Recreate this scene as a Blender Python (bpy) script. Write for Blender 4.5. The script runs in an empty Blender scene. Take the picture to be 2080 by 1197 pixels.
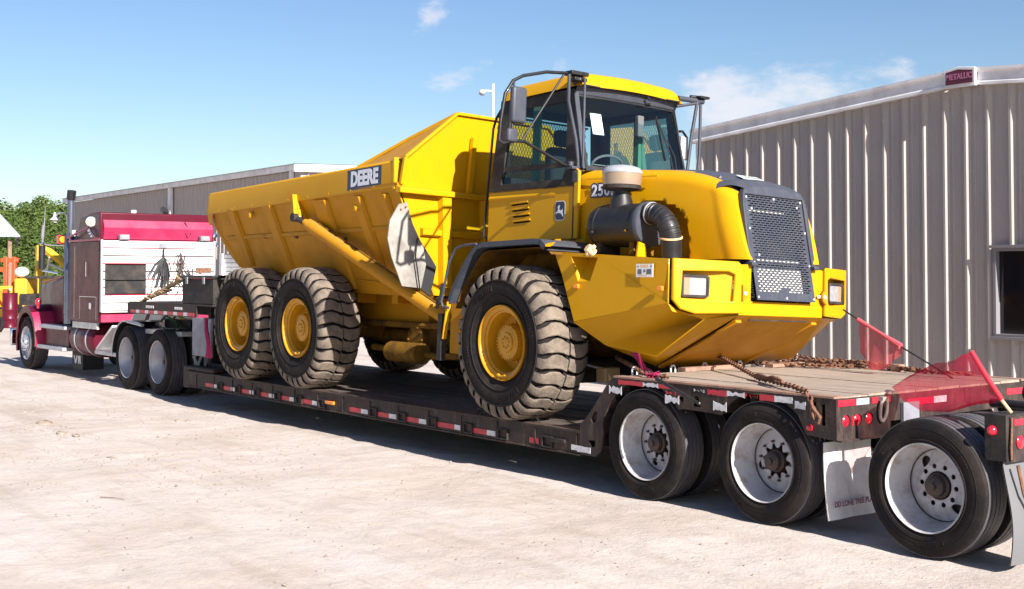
import bpy, bmesh, math, random
from math import sin, cos, pi, radians, sqrt, atan2, hypot
from mathutils import Vector, Matrix, Quaternion
from mathutils.geometry import delaunay_2d_cdt

random.seed(7)
SC = bpy.context.scene
COL = SC.collection

# ------------------------------------------------------------------ camera, sky, sun, exposure
CAM_POS = Vector((9.482, -7.135, 1.896))
YAW, PITCH, FPX = 0.656, 0.031, 2513.6
cam_d = bpy.data.cameras.new("camera")
cam = bpy.data.objects.new("camera", cam_d)
COL.objects.link(cam)
SC.camera = cam
cam.location = CAM_POS
fwd = Vector((-cos(YAW) * cos(PITCH), sin(YAW) * cos(PITCH), sin(PITCH)))
cam.rotation_euler = fwd.to_track_quat('-Z', 'Y').to_euler()
cam_d.sensor_width = 36.0
cam_d.lens = FPX / 2080.0 * 36.0
cam_d.shift_y = -(598.5 - 480.0) / 2080.0
cam_d.clip_start = 0.1
cam_d.clip_end = 3000.0

SUN_EL, SUN_AZ = radians(29.0), radians(-4.5)      # azimuth from +X towards +Y
sun_dir = Vector((cos(SUN_EL) * cos(SUN_AZ), cos(SUN_EL) * sin(SUN_AZ), sin(SUN_EL)))
sun_d = bpy.data.lights.new("sun", 'SUN')
sun_d.energy = 5.0
sun_d.angle = radians(0.55)
sun_d.color = (1.0, 0.955, 0.88)
sun = bpy.data.objects.new("sun", sun_d)
COL.objects.link(sun)
sun.rotation_euler = sun_dir.to_track_quat('Z', 'Y').to_euler()
sun.location = (0, 0, 30)

world = bpy.data.worlds.new("World")
SC.world = world
world.use_nodes = True
wn, wl = world.node_tree.nodes, world.node_tree.links
wn.clear()
sky = wn.new('ShaderNodeTexSky')
sky.sky_type = 'NISHITA'
sky.sun_disc = False
sky.sun_elevation = SUN_EL
sky.sun_rotation = radians(94.5)
sky.air_density = 1.0
sky.dust_density = 0.6
sky.ozone_density = 2.0
bg = wn.new('ShaderNodeBackground')
bg.inputs[1].default_value = 0.057
wo = wn.new('ShaderNodeOutputWorld')
geo = wn.new('ShaderNodeTexCoord')


def wmath(op, a, b=None, c=None, clamp=False):
    n = wn.new('ShaderNodeMath')
    n.operation = op
    n.use_clamp = clamp
    for i, x in enumerate((a, b, c)):
        if x is None:
            continue
        if isinstance(x, (int, float)):
            n.inputs[i].default_value = x
        else:
            wl.new(x, n.inputs[i])
    return n.outputs[0]


def px_dir(px, py):
    r = fwd.cross(Vector((0, 0, 1))).normalized()
    u = r.cross(fwd)
    return (fwd * FPX + r * (px - 1040) + u * (480 - py)).normalized()


# clouds: wispy noise that is dense only round a few compass directions and thin elsewhere
mp = wn.new('ShaderNodeMapping')
mp.inputs['Scale'].default_value = (1.0, 1.0, 2.2)
wl.new(geo.outputs['Generated'], mp.inputs[0])
nz = wn.new('ShaderNodeTexNoise')
nz.inputs['Scale'].default_value = 26.0
nz.inputs['Detail'].default_value = 7.0
nz.inputs['Roughness'].default_value = 0.62
wl.new(mp.outputs[0], nz.inputs[0])
nz2 = wn.new('ShaderNodeTexNoise')
nz2.inputs['Scale'].default_value = 6.0
nz2.inputs['Detail'].default_value = 4.0
wl.new(mp.outputs[0], nz2.inputs[0])
acc = None
for (px, py, sig, amp) in ((862, 34, .0125, .36), (885, 28, .008, .18), (868, 166, .009, .34), (912, 168, .008, .28),
                           (955, 147, .010, .30), (998, 126, .006, .24), (1128, 136, .010, .30), (930, 120, .010, .14),
                           (1470, 228, .028, .34), (1560, 215, .026, .30), (1660, 188, .020, .34), (1760, 165, .018, .36), (1840, 150, .012, .26),
                           (1430, 185, .022, .22)):
    dn = wn.new('ShaderNodeVectorMath')
    dn.operation = 'DISTANCE'
    wl.new(geo.outputs['Generated'], dn.inputs[0])
    dn.inputs[1].default_value = px_dir(px, py)
    q = wmath('DIVIDE', dn.outputs['Value'], sig)
    q = wmath('MULTIPLY', q, q)
    q = wmath('MULTIPLY', q, -0.5)
    q = wmath('EXPONENT', q)
    q = wmath('MULTIPLY', q, amp)
    acc = q if acc is None else wmath('ADD', acc, q)
nsum = wmath('ADD', nz.outputs[0], acc)
wide = wmath('MULTIPLY', nz2.outputs[0], 0.16)
nsum = wmath('ADD', nsum, wide)
cl = wn.new('ShaderNodeMapRange')
cl.interpolation_type = 'SMOOTHSTEP'
cl.inputs['From Min'].default_value = 0.80
cl.inputs['From Max'].default_value = 1.22
wl.new(nsum, cl.inputs[0])
clm = wmath('MULTIPLY', cl.outputs[0], 0.75)
mixc = wn.new('ShaderNodeMix')
mixc.data_type = 'RGBA'
wl.new(clm, mixc.inputs['Factor'])
hs = wn.new('ShaderNodeHueSaturation')
hs.inputs['Saturation'].default_value = 1.15
hs.inputs['Hue'].default_value = 0.508
wl.new(sky.outputs[0], hs.inputs['Color'])
wl.new(hs.outputs[0], mixc.inputs['A'])
mixc.inputs['B'].default_value = (6.9, 6.7, 7.0, 1)
wl.new(mixc.outputs['Result'], bg.inputs[0])
wl.new(bg.outputs[0], wo.inputs[0])

SC.render.engine = 'CYCLES'
SC.cycles.max_bounces = 7
SC.cycles.transparent_max_bounces = 12
SC.view_settings.view_transform = 'Standard'
SC.view_settings.look = 'None'
SC.view_settings.gamma = 1.0
SC.view_settings.use_curve_mapping = False
SC.view_settings.exposure = 1.28

# ------------------------------------------------------------------ materials
MATS = {}


def mat(name, col, rough=0.5, metal=0.0, dirt=None, amt=0.0, scale=3.0, bump=0.0, bscale=60.0, coat=0.0,
        spec=0.5, emit=None, estr=0.0, lo=0.42, hi=0.68, stretch=None):
    if name in MATS:
        return MATS[name]
    m = bpy.data.materials.new(name)
    m.use_nodes = True
    n, l = m.node_tree.nodes, m.node_tree.links
    p = n['Principled BSDF']
    p.inputs['Base Color'].default_value = (*col, 1)
    p.inputs['Roughness'].default_value = rough
    p.inputs['Metallic'].default_value = metal
    p.inputs['Specular IOR Level'].default_value = spec
    p.inputs['Coat Weight'].default_value = coat
    p.inputs['Coat Roughness'].default_value = 0.06
    if emit:
        p.inputs['Emission Color'].default_value = (*emit, 1)
        p.inputs['Emission Strength'].default_value = estr
    tc = n.new('ShaderNodeTexCoord')
    src = tc.outputs['Object']
    if stretch:
        mpn = n.new('ShaderNodeMapping')
        mpn.inputs['Scale'].default_value = stretch
        l.new(src, mpn.inputs[0])
        src = mpn.outputs[0]
    if dirt is not None and amt > 0:
        t = n.new('ShaderNodeTexNoise')
        t.inputs['Scale'].default_value = scale
        t.inputs['Detail'].default_value = 6
        t.inputs['Roughness'].default_value = 0.65
        l.new(src, t.inputs[0])
        r = n.new('ShaderNodeMapRange')
        r.inputs['From Min'].default_value = lo
        r.inputs['From Max'].default_value = hi
        r.inputs['To Max'].default_value = amt
        l.new(t.outputs[0], r.inputs[0])
        mx = n.new('ShaderNodeMix')
        mx.data_type = 'RGBA'
        mx.inputs['A'].default_value = (*col, 1)
        mx.inputs['B'].default_value = (*dirt, 1)
        l.new(r.outputs[0], mx.inputs['Factor'])
        l.new(mx.outputs['Result'], p.inputs['Base Color'])
        r2 = n.new('ShaderNodeMapRange')
        r2.inputs['To Min'].default_value = rough
        r2.inputs['To Max'].default_value = min(1.0, rough + 0.3)
        l.new(r.outputs[0], r2.inputs[0])
        l.new(r2.outputs[0], p.inputs['Roughness'])
    if bump > 0:
        t = n.new('ShaderNodeTexNoise')
        t.inputs['Scale'].default_value = bscale
        t.inputs['Detail'].default_value = 5
        l.new(src, t.inputs[0])
        b = n.new('ShaderNodeBump')
        b.inputs['Strength'].default_value = min(1.0, bump)
        b.inputs['Distance'].default_value = 0.012
        l.new(t.outputs[0], b.inputs['Height'])
        l.new(b.outputs[0], p.inputs['Normal'])
    MATS[name] = m
    return m


def glass(name, tint, refl=0.9, trans=0.75):
    m = bpy.data.materials.new(name)
    m.use_nodes = True
    n, l = m.node_tree.nodes, m.node_tree.links
    n.clear()
    o = n.new('ShaderNodeOutputMaterial')
    tr = n.new('ShaderNodeBsdfTransparent')
    tr.inputs[0].default_value = (*[c * trans for c in tint], 1)
    gl = n.new('ShaderNodeBsdfGlossy')
    gl.inputs['Roughness'].default_value = 0.02
    fr = n.new('ShaderNodeFresnel')
    fr.inputs['IOR'].default_value = 1.5
    ad = n.new('ShaderNodeMath')
    ad.operation = 'MULTIPLY_ADD'
    ad.inputs[1].default_value = refl
    ad.inputs[2].default_value = 0.02
    l.new(fr.outputs[0], ad.inputs[0])
    mx = n.new('ShaderNodeMixShader')
    l.new(ad.outputs[0], mx.inputs[0])
    l.new(tr.outputs[0], mx.inputs[1])
    l.new(gl.outputs[0], mx.inputs[2])
    l.new(mx.outputs[0], o.inputs[0])
    MATS[name] = m
    return m


def cloth_sheer(name, col, opac, weave=900.0):
    m = bpy.data.materials.new(name)
    m.use_nodes = True
    n, l = m.node_tree.nodes, m.node_tree.links
    n.clear()
    o = n.new('ShaderNodeOutputMaterial')
    tr = n.new('ShaderNodeBsdfTransparent')
    tr.inputs[0].default_value = (1, 0.72, 0.74, 1)
    di = n.new('ShaderNodeBsdfDiffuse')
    di.inputs[0].default_value = (*col, 1)
    tl = n.new('ShaderNodeBsdfTranslucent')
    tl.inputs[0].default_value = (*col, 1)
    m1 = n.new('ShaderNodeMixShader')
    m1.inputs[0].default_value = 0.45
    l.new(di.outputs[0], m1.inputs[1])
    l.new(tl.outputs[0], m1.inputs[2])
    tc = n.new('ShaderNodeTexCoord')
    t = n.new('ShaderNodeTexNoise')
    t.inputs['Scale'].default_value = 9
    t.inputs['Detail'].default_value = 4
    l.new(tc.outputs['Object'], t.inputs[0])
    r = n.new('ShaderNodeMapRange')
    r.inputs['To Min'].default_value = opac - 0.15
    r.inputs['To Max'].default_value = opac + 0.15
    l.new(t.outputs[0], r.inputs[0])
    mx = n.new('ShaderNodeMixShader')
    l.new(r.outputs[0], mx.inputs[0])
    l.new(tr.outputs[0], mx.inputs[1])
    l.new(m1.outputs[0], mx.inputs[2])
    l.new(mx.outputs[0], o.inputs[0])
    MATS[name] = m
    return m


YEL = mat('yellow_paint', (0.54, 0.270, 0.002), 0.40, dirt=(0.44, 0.20, 0.008), amt=0.25, scale=1.7, coat=0.04, spec=0.15, bump=0.03, bscale=9)
YELW = mat('worn_yellow_paint', (0.46, 0.205, 0.003), 0.5, dirt=(0.28, 0.12, 0.015), amt=0.45, scale=3.0, spec=0.15, bump=0.12, bscale=25)
YELR = mat('rim_yellow_paint', (0.52, 0.24, 0.004), 0.4, dirt=(0.33, 0.16, 0.02), amt=0.45, spec=0.3, scale=9, coat=0.2, bump=0.05)
YELD = mat('greasy_yellow_paint', (0.17, 0.085, 0.010), 0.7, spec=0.15, dirt=(0.04, 0.022, 0.012), amt=0.8, scale=6, bump=0.25, bscale=40)
BLKP = mat('black_paint', (0.010, 0.010, 0.013), 0.42, spec=0.35, dirt=(0.03, 0.027, 0.025), amt=0.3, scale=8, coat=0.06)
BLKM = mat('matte_black_steel', (0.016, 0.015, 0.016), 0.65, spec=0.3, dirt=(0.10, 0.075, 0.06), amt=0.45, scale=5, bump=0.15)
CHAR = mat('charcoal_plastic', (0.040, 0.044, 0.062), 0.45, spec=0.35, dirt=(0.065, 0.068, 0.08), amt=0.4, scale=6, bump=0.05)
RUB = mat('tyre_rubber', (0.011, 0.009, 0.010), 0.82, spec=0.2, dirt=(0.048, 0.035, 0.028), amt=0.5, scale=4, bump=0.2, bscale=50)
RUBD = mat('dusty_tread_rubber', (0.185, 0.145, 0.112), 0.95, dirt=(0.05, 0.040, 0.034), amt=0.85, scale=8, bump=0.6, bscale=45, lo=0.40, hi=0.72)
RUBG = mat('road_tread_rubber', (0.070, 0.065, 0.072), 0.45, spec=0.5, dirt=(0.12, 0.11, 0.11), amt=0.5, scale=9, bump=0.2)
WHT = mat('white_wheel_paint', (0.50, 0.49, 0.51), 0.5, spec=0.3, dirt=(0.22, 0.15, 0.11), amt=0.75, scale=7, lo=0.48, hi=0.75, bump=0.05)
ALU = mat('polished_aluminium', (0.46, 0.47, 0.52), 0.36, metal=0.6, dirt=(0.35, 0.33, 0.33), amt=0.4, scale=4)
CHR = mat('chrome', (0.80, 0.81, 0.84), 0.08, metal=1.0)
ALUD = mat('dull_aluminium', (0.62, 0.61, 0.62), 0.4, metal=0.35, dirt=(0.42, 0.34, 0.26), amt=0.6, scale=8)
HUBD = mat('greasy_hub_steel', (0.035, 0.026, 0.022), 0.45, dirt=(0.12, 0.06, 0.04), amt=0.6, scale=14, bump=0.3)
TRL = mat('worn_brown_trailer_steel', (0.026, 0.018, 0.018), 0.6, spec=0.3, dirt=(0.085, 0.052, 0.040), amt=0.6, scale=5, bump=0.35, bscale=30)
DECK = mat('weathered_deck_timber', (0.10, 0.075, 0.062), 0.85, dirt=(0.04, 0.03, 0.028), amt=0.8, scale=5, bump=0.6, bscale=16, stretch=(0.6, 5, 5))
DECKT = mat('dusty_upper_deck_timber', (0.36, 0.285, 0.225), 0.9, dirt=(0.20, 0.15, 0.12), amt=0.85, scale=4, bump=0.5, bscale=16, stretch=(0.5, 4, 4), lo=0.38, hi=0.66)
DECKR = mat('rusty_deck_steel', (0.30, 0.17, 0.12), 0.8, dirt=(0.12, 0.08, 0.07), amt=0.8, scale=6, bump=0.4)
RTAPE = mat('red_reflective_tape', (0.50, 0.015, 0.035), 0.35, dirt=(0.20, 0.03, 0.04), amt=0.6, scale=22)
WTAPE = mat('white_reflective_tape', (0.62, 0.62, 0.66), 0.35, dirt=(0.26, 0.22, 0.21), amt=0.6, scale=24)
REDL = mat('red_lamp_lens', (0.55, 0.012, 0.03), 0.15, coat=0.6)
AMBL = mat('amber_lamp_lens', (0.85, 0.22, 0.01), 0.2, coat=0.6)
AMBG = mat('lit_amber_lens', (0.85, 0.25, 0.01), 0.2, emit=(1.0, 0.30, 0.01), estr=1.1)
LENS = mat('headlamp_lens', (0.34, 0.34, 0.36), 0.12, metal=0.35, coat=0.8, dirt=(0.5, 0.48, 0.48), amt=0.6, scale=26, bump=0.25, bscale=70)
PINKL = mat('indicator_lens', (0.55, 0.20, 0.12), 0.15, coat=0.8)
RUST = mat('rusty_chain_steel', (0.20, 0.085, 0.045), 0.75, dirt=(0.05, 0.035, 0.03), amt=0.8, scale=22, bump=0.3)
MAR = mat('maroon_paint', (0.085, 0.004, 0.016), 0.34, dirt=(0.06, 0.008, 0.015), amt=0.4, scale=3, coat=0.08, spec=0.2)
MARP = mat('sunlit_maroon_paint', (0.33, 0.013, 0.060), 0.38, dirt=(0.40, 0.035, 0.095), amt=0.5, scale=2.4, coat=0.3)  # brighter copy of the maroon, sunlight painted into the colour; mouldings use it too
WHB = mat('white_rack_paint', (0.74, 0.73, 0.74), 0.4, dirt=(0.55, 0.48, 0.45), amt=0.5, scale=6)
PLATE = mat('grey_galvanised_plate', (0.22, 0.22, 0.26), 0.5, dirt=(0.13, 0.12, 0.13), amt=0.6, scale=6)
FLAPW = mat('white_mudflap', (0.78, 0.77, 0.76), 0.5, dirt=(0.5, 0.42, 0.36), amt=0.35, scale=9)
FLAPG = mat('grey_rubber_flap', (0.12, 0.12, 0.13), 0.6, dirt=(0.12, 0.11, 0.11), amt=0.5, scale=5, bump=0.1)
FLAPD = mat('dusty_rubber_flap', (0.27, 0.25, 0.225), 0.8, dirt=(0.13, 0.115, 0.105), amt=0.8, scale=5, bump=0.2)
MUDP = mat('purple_print', (0.24, 0.11, 0.15), 0.6)
SILV = mat('silver_cap', (0.40, 0.41, 0.47), 0.35, metal=0.3, dirt=(0.30, 0.29, 0.30), amt=0.5, scale=10)
BOWL = mat('smoky_dust_bowl', (0.22, 0.17, 0.14), 0.25, coat=0.5, dirt=(0.27, 0.17, 0.08), amt=0.8, scale=5)
TAN = mat('tan_plastic', (0.72, 0.48, 0.25), 0.5)
ROPE = mat('frayed_rope', (0.42, 0.30, 0.17), 0.9, dirt=(0.2, 0.12, 0.08), amt=0.7, scale=30)
BLKR = mat('black_rubber_cord', (0.012, 0.012, 0.015), 0.6)
DECALW = mat('decal_silver_white', (0.62, 0.62, 0.68), 0.4)
DECALN = mat('decal_navy', (0.010, 0.014, 0.045), 0.35)
DECALP = mat('decal_pale', (0.70, 0.76, 0.72), 0.4)
MAGS = mat('magenta_strap', (0.33, 0.006, 0.07), 0.7, dirt=(0.2, 0.01, 0.05), amt=0.5, scale=14)
CORE = mat('radiator_core', (0.008, 0.010, 0.014), 0.6)
COOL = mat('bright_cooler_core', (0.70, 0.69, 0.64), 0.5, dirt=(0.4, 0.38, 0.34), amt=0.5, scale=20)
SEAT = mat('seat_cloth', (0.02, 0.02, 0.022), 0.9)
INT = mat('cab_trim', (0.10, 0.10, 0.105), 0.7)
INTG = mat('cab_green_pillar', (0.05, 0.16, 0.10), 0.5)
WIRE = mat('guard_wire', (0.06, 0.05, 0.03), 0.5)
STK = mat('dark_chrome', (0.14, 0.15, 0.20), 0.25, metal=0.7, dirt=(0.08, 0.07, 0.07), amt=0.5, scale=5)
GLS = glass('cab_glass', (0.80, 0.94, 0.95), 0.9, 0.97)
GLD = glass('tinted_side_glass', (0.55, 0.80, 0.76), 0.6, 0.68)
SHEER1 = cloth_sheer('sheer_pink_flag_cloth', (0.62, 0.10, 0.12), 0.55)
SHEER2 = cloth_sheer('sheer_red_flag_cloth', (0.50, 0.008, 0.055), 0.55)
PAPER = mat('white_paper', (0.80, 0.82, 0.80), 0.7)
SIDEM = mat('taupe_wall_steel', (0.385, 0.343, 0.325), 0.6, spec=0.2, dirt=(0.325, 0.290, 0.275), amt=0.6, scale=1.4, bump=0.05, bscale=12, stretch=(3, 3, 0.5))
TRIM = mat('pale_trim_steel', (0.74, 0.72, 0.74), 0.5, dirt=(0.43, 0.40, 0.40), amt=0.6, scale=2.5)
TRIMS = mat('shadow_trim_steel', (0.40, 0.375, 0.36), 0.55)
ROOFM = mat('galvalume_roof', (0.30, 0.33, 0.38), 0.5, metal=0.1)
WINF = mat('window_frame_metal', (0.20, 0.185, 0.20), 0.45)
WING = mat('dark_window_glass', (0.006, 0.008, 0.013), 0.08, coat=0.2)
WINS = mat('window_reveal', (0.045, 0.04, 0.055), 0.6)
SIGNR = mat('maroon_sign', (0.10, 0.008, 0.028), 0.45)
SIGNL = mat('sign_letter', (0.38, 0.12, 0.22), 0.5)
WOOD = mat('grey_wood_post', (0.22, 0.15, 0.10), 0.85, dirt=(0.10, 0.07, 0.05), amt=0.6, scale=6)
ORG = mat('orange_red_paint', (0.62, 0.060, 0.015), 0.45)
YELB = mat('yard_machine_yellow', (0.66, 0.40, 0.02), 0.5, dirt=(0.35, 0.2, 0.04), amt=0.5, scale=2)
CONC = mat('concrete', (0.32, 0.31, 0.31), 0.9, dirt=(0.22, 0.21, 0.2), amt=0.5, scale=2)




def add_dust(m, col, amt, zlo, zhi, streak=True):
    """second, finer layer: vertical run marks, chips and dust settled on ledges (faces that look up)"""
    n, l = m.node_tree.nodes, m.node_tree.links
    p = n['Principled BSDF']
    old = p.inputs['Base Color'].links[0].from_socket
    tc = n.new('ShaderNodeTexCoord')
    mp_ = n.new('ShaderNodeMapping')
    mp_.inputs['Scale'].default_value = (9, 9, 1.6)
    l.new(tc.outputs['Object'], mp_.inputs[0])
    t = n.new('ShaderNodeTexNoise')
    t.inputs['Scale'].default_value = 2.6
    t.inputs['Detail'].default_value = 8
    t.inputs['Roughness'].default_value = .72
    l.new(mp_.outputs[0], t.inputs[0])
    r = n.new('ShaderNodeMapRange')
    r.inputs['From Min'].default_value = .52
    r.inputs['From Max'].default_value = .74
    r.inputs['To Max'].default_value = amt
    l.new(t.outputs[0], r.inputs[0])
    ge = n.new('ShaderNodeNewGeometry')
    sx = n.new('ShaderNodeSeparateXYZ')
    l.new(ge.outputs['Normal'], sx.inputs[0])
    r2 = n.new('ShaderNodeMapRange')
    r2.inputs['From Min'].default_value = .45
    r2.inputs['From Max'].default_value = 1.0
    r2.inputs['To Max'].default_value = amt * .55
    l.new(sx.outputs[2], r2.inputs[0])
    ad = n.new('ShaderNodeMath')
    ad.operation = 'ADD'
    ad.use_clamp = True
    l.new(r.outputs[0], ad.inputs[0]); l.new(r2.outputs[0], ad.inputs[1])
    mx = n.new('ShaderNodeMix')
    mx.data_type = 'RGBA'
    l.new(ad.outputs[0], mx.inputs['Factor'])
    l.new(old, mx.inputs['A'])
    mx.inputs['B'].default_value = (*col, 1)
    l.new(mx.outputs['Result'], p.inputs['Base Color'])


add_dust(YELW, (0.34, 0.22, 0.10), .42, 0, 1)
add_dust(YEL, (0.40, 0.20, 0.02), .25, 0, 1)
add_dust(CHAR, (0.12, 0.11, 0.11), .35, 0, 1)
add_dust(TRL, (0.16, 0.11, 0.085), .5, 0, 1)
add_dust(WHT, (0.20, 0.13, 0.09), .45, 0, 1)
add_dust(SIDEM, (0.30, 0.25, 0.22), .5, 0, 1)
add_dust(FLAPW, (0.35, 0.28, 0.23), .5, 0, 1)
add_dust(BLKP, (0.05, 0.045, 0.04), .35, 0, 1)


# ------------------------------------------------------------------ mesh helpers
def inpoly(x, y, poly):
    c = False
    j = len(poly) - 1
    for i in range(len(poly)):
        xi, yi = poly[i]
        xj, yj = poly[j]
        if (yi > y) != (yj > y) and x < (xj - xi) * (y - yi) / (yj - yi) + xi:
            c = not c
        j = i
    return c


class G:
    def __init__(s):
        s.v, s.f, s.m = [], [], []

    def add(s, vs, fs, mi=0):
        b = len(s.v)
        s.v += [tuple(v) for v in vs]
        for i, f in enumerate(fs):
            s.f.append(tuple(b + k for k in f))
            s.m.append(mi[i] if isinstance(mi, list) else mi)

    def box(s, x0, x1, y0, y1, z0, z1, mi=0, M=None):
        vs = [Vector((x, y, z)) for x in (x0, x1) for y in (y0, y1) for z in (z0, z1)]
        if M:
            vs = [M @ v for v in vs]
        s.add(vs, [(0, 1, 3, 2), (4, 6, 7, 5), (0, 4, 5, 1), (2, 3, 7, 6), (0, 2, 6, 4), (1, 5, 7, 3)], mi)
        return s

    def bar(s, p0, p1, w, h, up=(0, 0, 1), mi=0):
        p0, p1 = Vector(p0), Vector(p1)
        d = (p1 - p0).normalized()
        u = Vector(up)
        a = d.cross(u)
        if a.length < 1e-4:
            a = d.cross(Vector((0, 1, 0)))
        a.normalize()
        u = a.cross(d)
        vs = [p + a * sx * w / 2 + u * sz * h / 2 for p in (p0, p1) for sx in (-1, 1) for sz in (-1, 1)]
        s.add(vs, [(0, 1, 3, 2), (4, 6, 7, 5), (0, 4, 5, 1), (2, 3, 7, 6), (0, 2, 6, 4), (1, 5, 7, 3)], mi)
        return s

    def tube(s, path, r, n=8, mi=0, caps=True):
        P = [Vector(p) for p in path]
        R = r if isinstance(r, (list, tuple)) else [r] * len(P)
        t0 = (P[1] - P[0]).normalized()
        a = t0.orthogonal().normalized()
        vs = []
        for i, p in enumerate(P):
            if i == 0:
                t = t0
            elif i == len(P) - 1:
                t = (P[i] - P[i - 1]).normalized()
            else:
                t = ((P[i] - P[i - 1]).normalized() + (P[i + 1] - P[i]).normalized()).normalized()
            a = (a - t * a.dot(t)).normalized()
            b = t.cross(a)
            for k in range(n):
                an = 2 * pi * k / n
                vs.append(p + (a * cos(an) + b * sin(an)) * R[i])
        fs = []
        for i in range(len(P) - 1):
            for k in range(n):
                k2 = (k + 1) % n
                fs.append((i * n + k, i * n + k2, (i + 1) * n + k2, (i + 1) * n + k))
        if caps:
            fs.append(tuple(range(n - 1, -1, -1)))
            fs.append(tuple((len(P) - 1) * n + k for k in range(n)))
        s.add(vs, fs, mi)
        return s

    def lathe(s, prof, o=(0, 0, 0), ax=(0, 1, 0), n=48, mi=0, close=False):
        """prof: list of (radius, distance along axis); mi may be a list per profile segment"""
        o, ax = Vector(o), Vector(ax).normalized()
        a = ax.orthogonal().normalized()
        b = ax.cross(a)
        vs, fs, ms = [], [], []
        for (r, h) in prof:
            for k in range(n):
                an = 2 * pi * k / n
                vs.append(o + ax * h + (a * cos(an) + b * sin(an)) * r)
        m = len(prof)
        for i in range(m if close else m - 1):
            j = (i + 1) % m
            for k in range(n):
                k2 = (k + 1) % n
                fs.append((i * n + k, i * n + k2, j * n + k2, j * n + k))
                ms.append(mi[i] if isinstance(mi, list) else mi)
        s.add(vs, fs, ms)
        return s

    def cyl(s, o, ax, r, h, n=20, mi=0, r2=None):
        r2 = r if r2 is None else r2
        return s.lathe([(0.0001, 0), (r, 0), (r2, h), (0.0001, h)], o, ax, n, mi)

    def sphere(s, c, r, n=12, mi=0, sq=(1, 1, 1)):
        vs, fs = [], []
        m = n // 2
        for i in range(m + 1):
            t = pi * i / m
            for k in range(n):
                a = 2 * pi * k / n
                vs.append((c[0] + r * sq[0] * sin(t) * cos(a), c[1] + r * sq[1] * sin(t) * sin(a), c[2] + r * sq[2] * cos(t)))
        for i in range(m):
            for k in range(n):
                k2 = (k + 1) % n
                fs.append((i * n + k, (i + 1) * n + k, (i + 1) * n + k2, i * n + k2))
        s.add(vs, fs, mi)
        return s

    def grid(s, fn, nu, nv, mi=0):
        vs = [fn(i / nu, j / nv) for i in range(nu + 1) for j in range(nv + 1)]
        fs, ms = [], []
        for i in range(nu):
            for j in range(nv):
                a = i * (nv + 1) + j
                fs.append((a, a + nv + 1, a + nv + 2, a + 1))
                ms.append(mi(i / nu, j / nv) if callable(mi) else mi)
        s.add(vs, fs, ms)
        return s

    def plate(s, outer, holes, fn, t, mi=0, mside=None):
        """flat plate with real openings. outer/holes: 2-D polygons, fn(u, v, w) places it, w in 0..t"""
        mside = mi if mside is None else mside
        ccw = lambda q: q if sum(q[i][0] * q[(i + 1) % len(q)][1] - q[(i + 1) % len(q)][0] * q[i][1] for i in range(len(q))) > 0 else list(reversed(q))
        outer, holes = ccw(list(outer)), [ccw(list(h)) for h in holes]
        pts, faces = [], []
        for poly in [outer] + holes:
            faces.append(list(range(len(pts), len(pts) + len(poly))))
            pts += [Vector(p) for p in poly]
        V, E, F, ov, oe, of = delaunay_2d_cdt(pts, [], faces, 0, 1e-6)
        keep = []
        for f, o in zip(F, of):
            if 0 in o and all(k == 0 for k in o):
                keep.append(f)
        n = len(V)
        vs = [fn(p[0], p[1], 0) for p in V] + [fn(p[0], p[1], t) for p in V]
        fs = [tuple(f) for f in keep] + [tuple(n + k for k in reversed(f)) for f in keep]
        s.add(vs, fs, mi)
        for poly in [outer] + holes:
            k = len(poly)
            vs = [fn(p[0], p[1], 0) for p in poly] + [fn(p[0], p[1], t) for p in poly]
            s.add(vs, [(i, (i + 1) % k, k + (i + 1) % k, k + i) for i in range(k)], mside)
        return s


WLOC = {}


def finish(name, g, mats, parent=None, T=None, ang=38, bevel=0.0, link=True, recenter=True, label=None, bseg=2):
    if not isinstance(mats, (list, tuple)):
        mats = [mats]
    vs = [T(v) for v in g.v] if T else g.v
    c = Vector((0, 0, 0))
    if recenter and vs:
        mn = [min(v[i] for v in vs) for i in range(3)]
        mx = [max(v[i] for v in vs) for i in range(3)]
        c = Vector([(a + b) / 2 for a, b in zip(mn, mx)])
    me = bpy.data.meshes.new(name)
    me.from_pydata([tuple(Vector(v) - c) for v in vs], [], g.f)
    for m in mats:
        me.materials.append(m)
    if len(mats) > 1:
        me.polygons.foreach_set('material_index', g.m)
    bm = bmesh.new()
    bm.from_mesh(me)
    bmesh.ops.remove_doubles(bm, verts=bm.verts, dist=1e-5)
    bmesh.ops.recalc_face_normals(bm, faces=bm.faces)
    for f in bm.faces:
        f.smooth = True
    bm.to_mesh(me)
    bm.free()
    me.set_sharp_from_angle(angle=radians(ang))
    o = bpy.data.objects.new(name, me)
    if link:
        COL.objects.link(o)
    WLOC[o.name] = c.copy()
    if parent is not None:
        o.parent = parent
        o.location = c - WLOC[parent.name]
    else:
        o.location = c
    if bevel > 0:
        b = o.modifiers.new('bevel', 'BEVEL')
        b.width = bevel
        b.segments = bseg
        b.limit_method = 'ANGLE'
        b.angle_limit = radians(40)
        b.harden_normals = False
    if label:
        o['label'] = label
    return o


def empty(name, loc, parent=None, label=None, cat=None, group=None):
    o = bpy.data.objects.new(name, None)
    o.empty_display_size = 0.2
    COL.objects.link(o)
    WLOC[o.name] = Vector(loc)
    o.location = Vector(loc) - (WLOC[parent.name] if parent else Vector((0, 0, 0)))
    if parent:
        o.parent = parent
    tag(o, label, cat, group)
    return o


def tag(o, label=None, cat=None, group=None, kind=None):
    if label:
        o['label'] = label
    if cat:
        o['category'] = cat
    if group:
        o['group'] = group
    if kind:
        o['kind'] = kind
    return o


def copy_to(o, parent, wloc, rotz=None):
    c = o.copy()
    COL.objects.link(c)
    WLOC[c.name] = Vector(wloc)
    c.parent = parent
    c.location = Vector(wloc) - (WLOC[parent.name] if parent else Vector((0, 0, 0)))
    if rotz is not None:
        c.rotation_euler = (0, 0, rotz)
    return c


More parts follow.
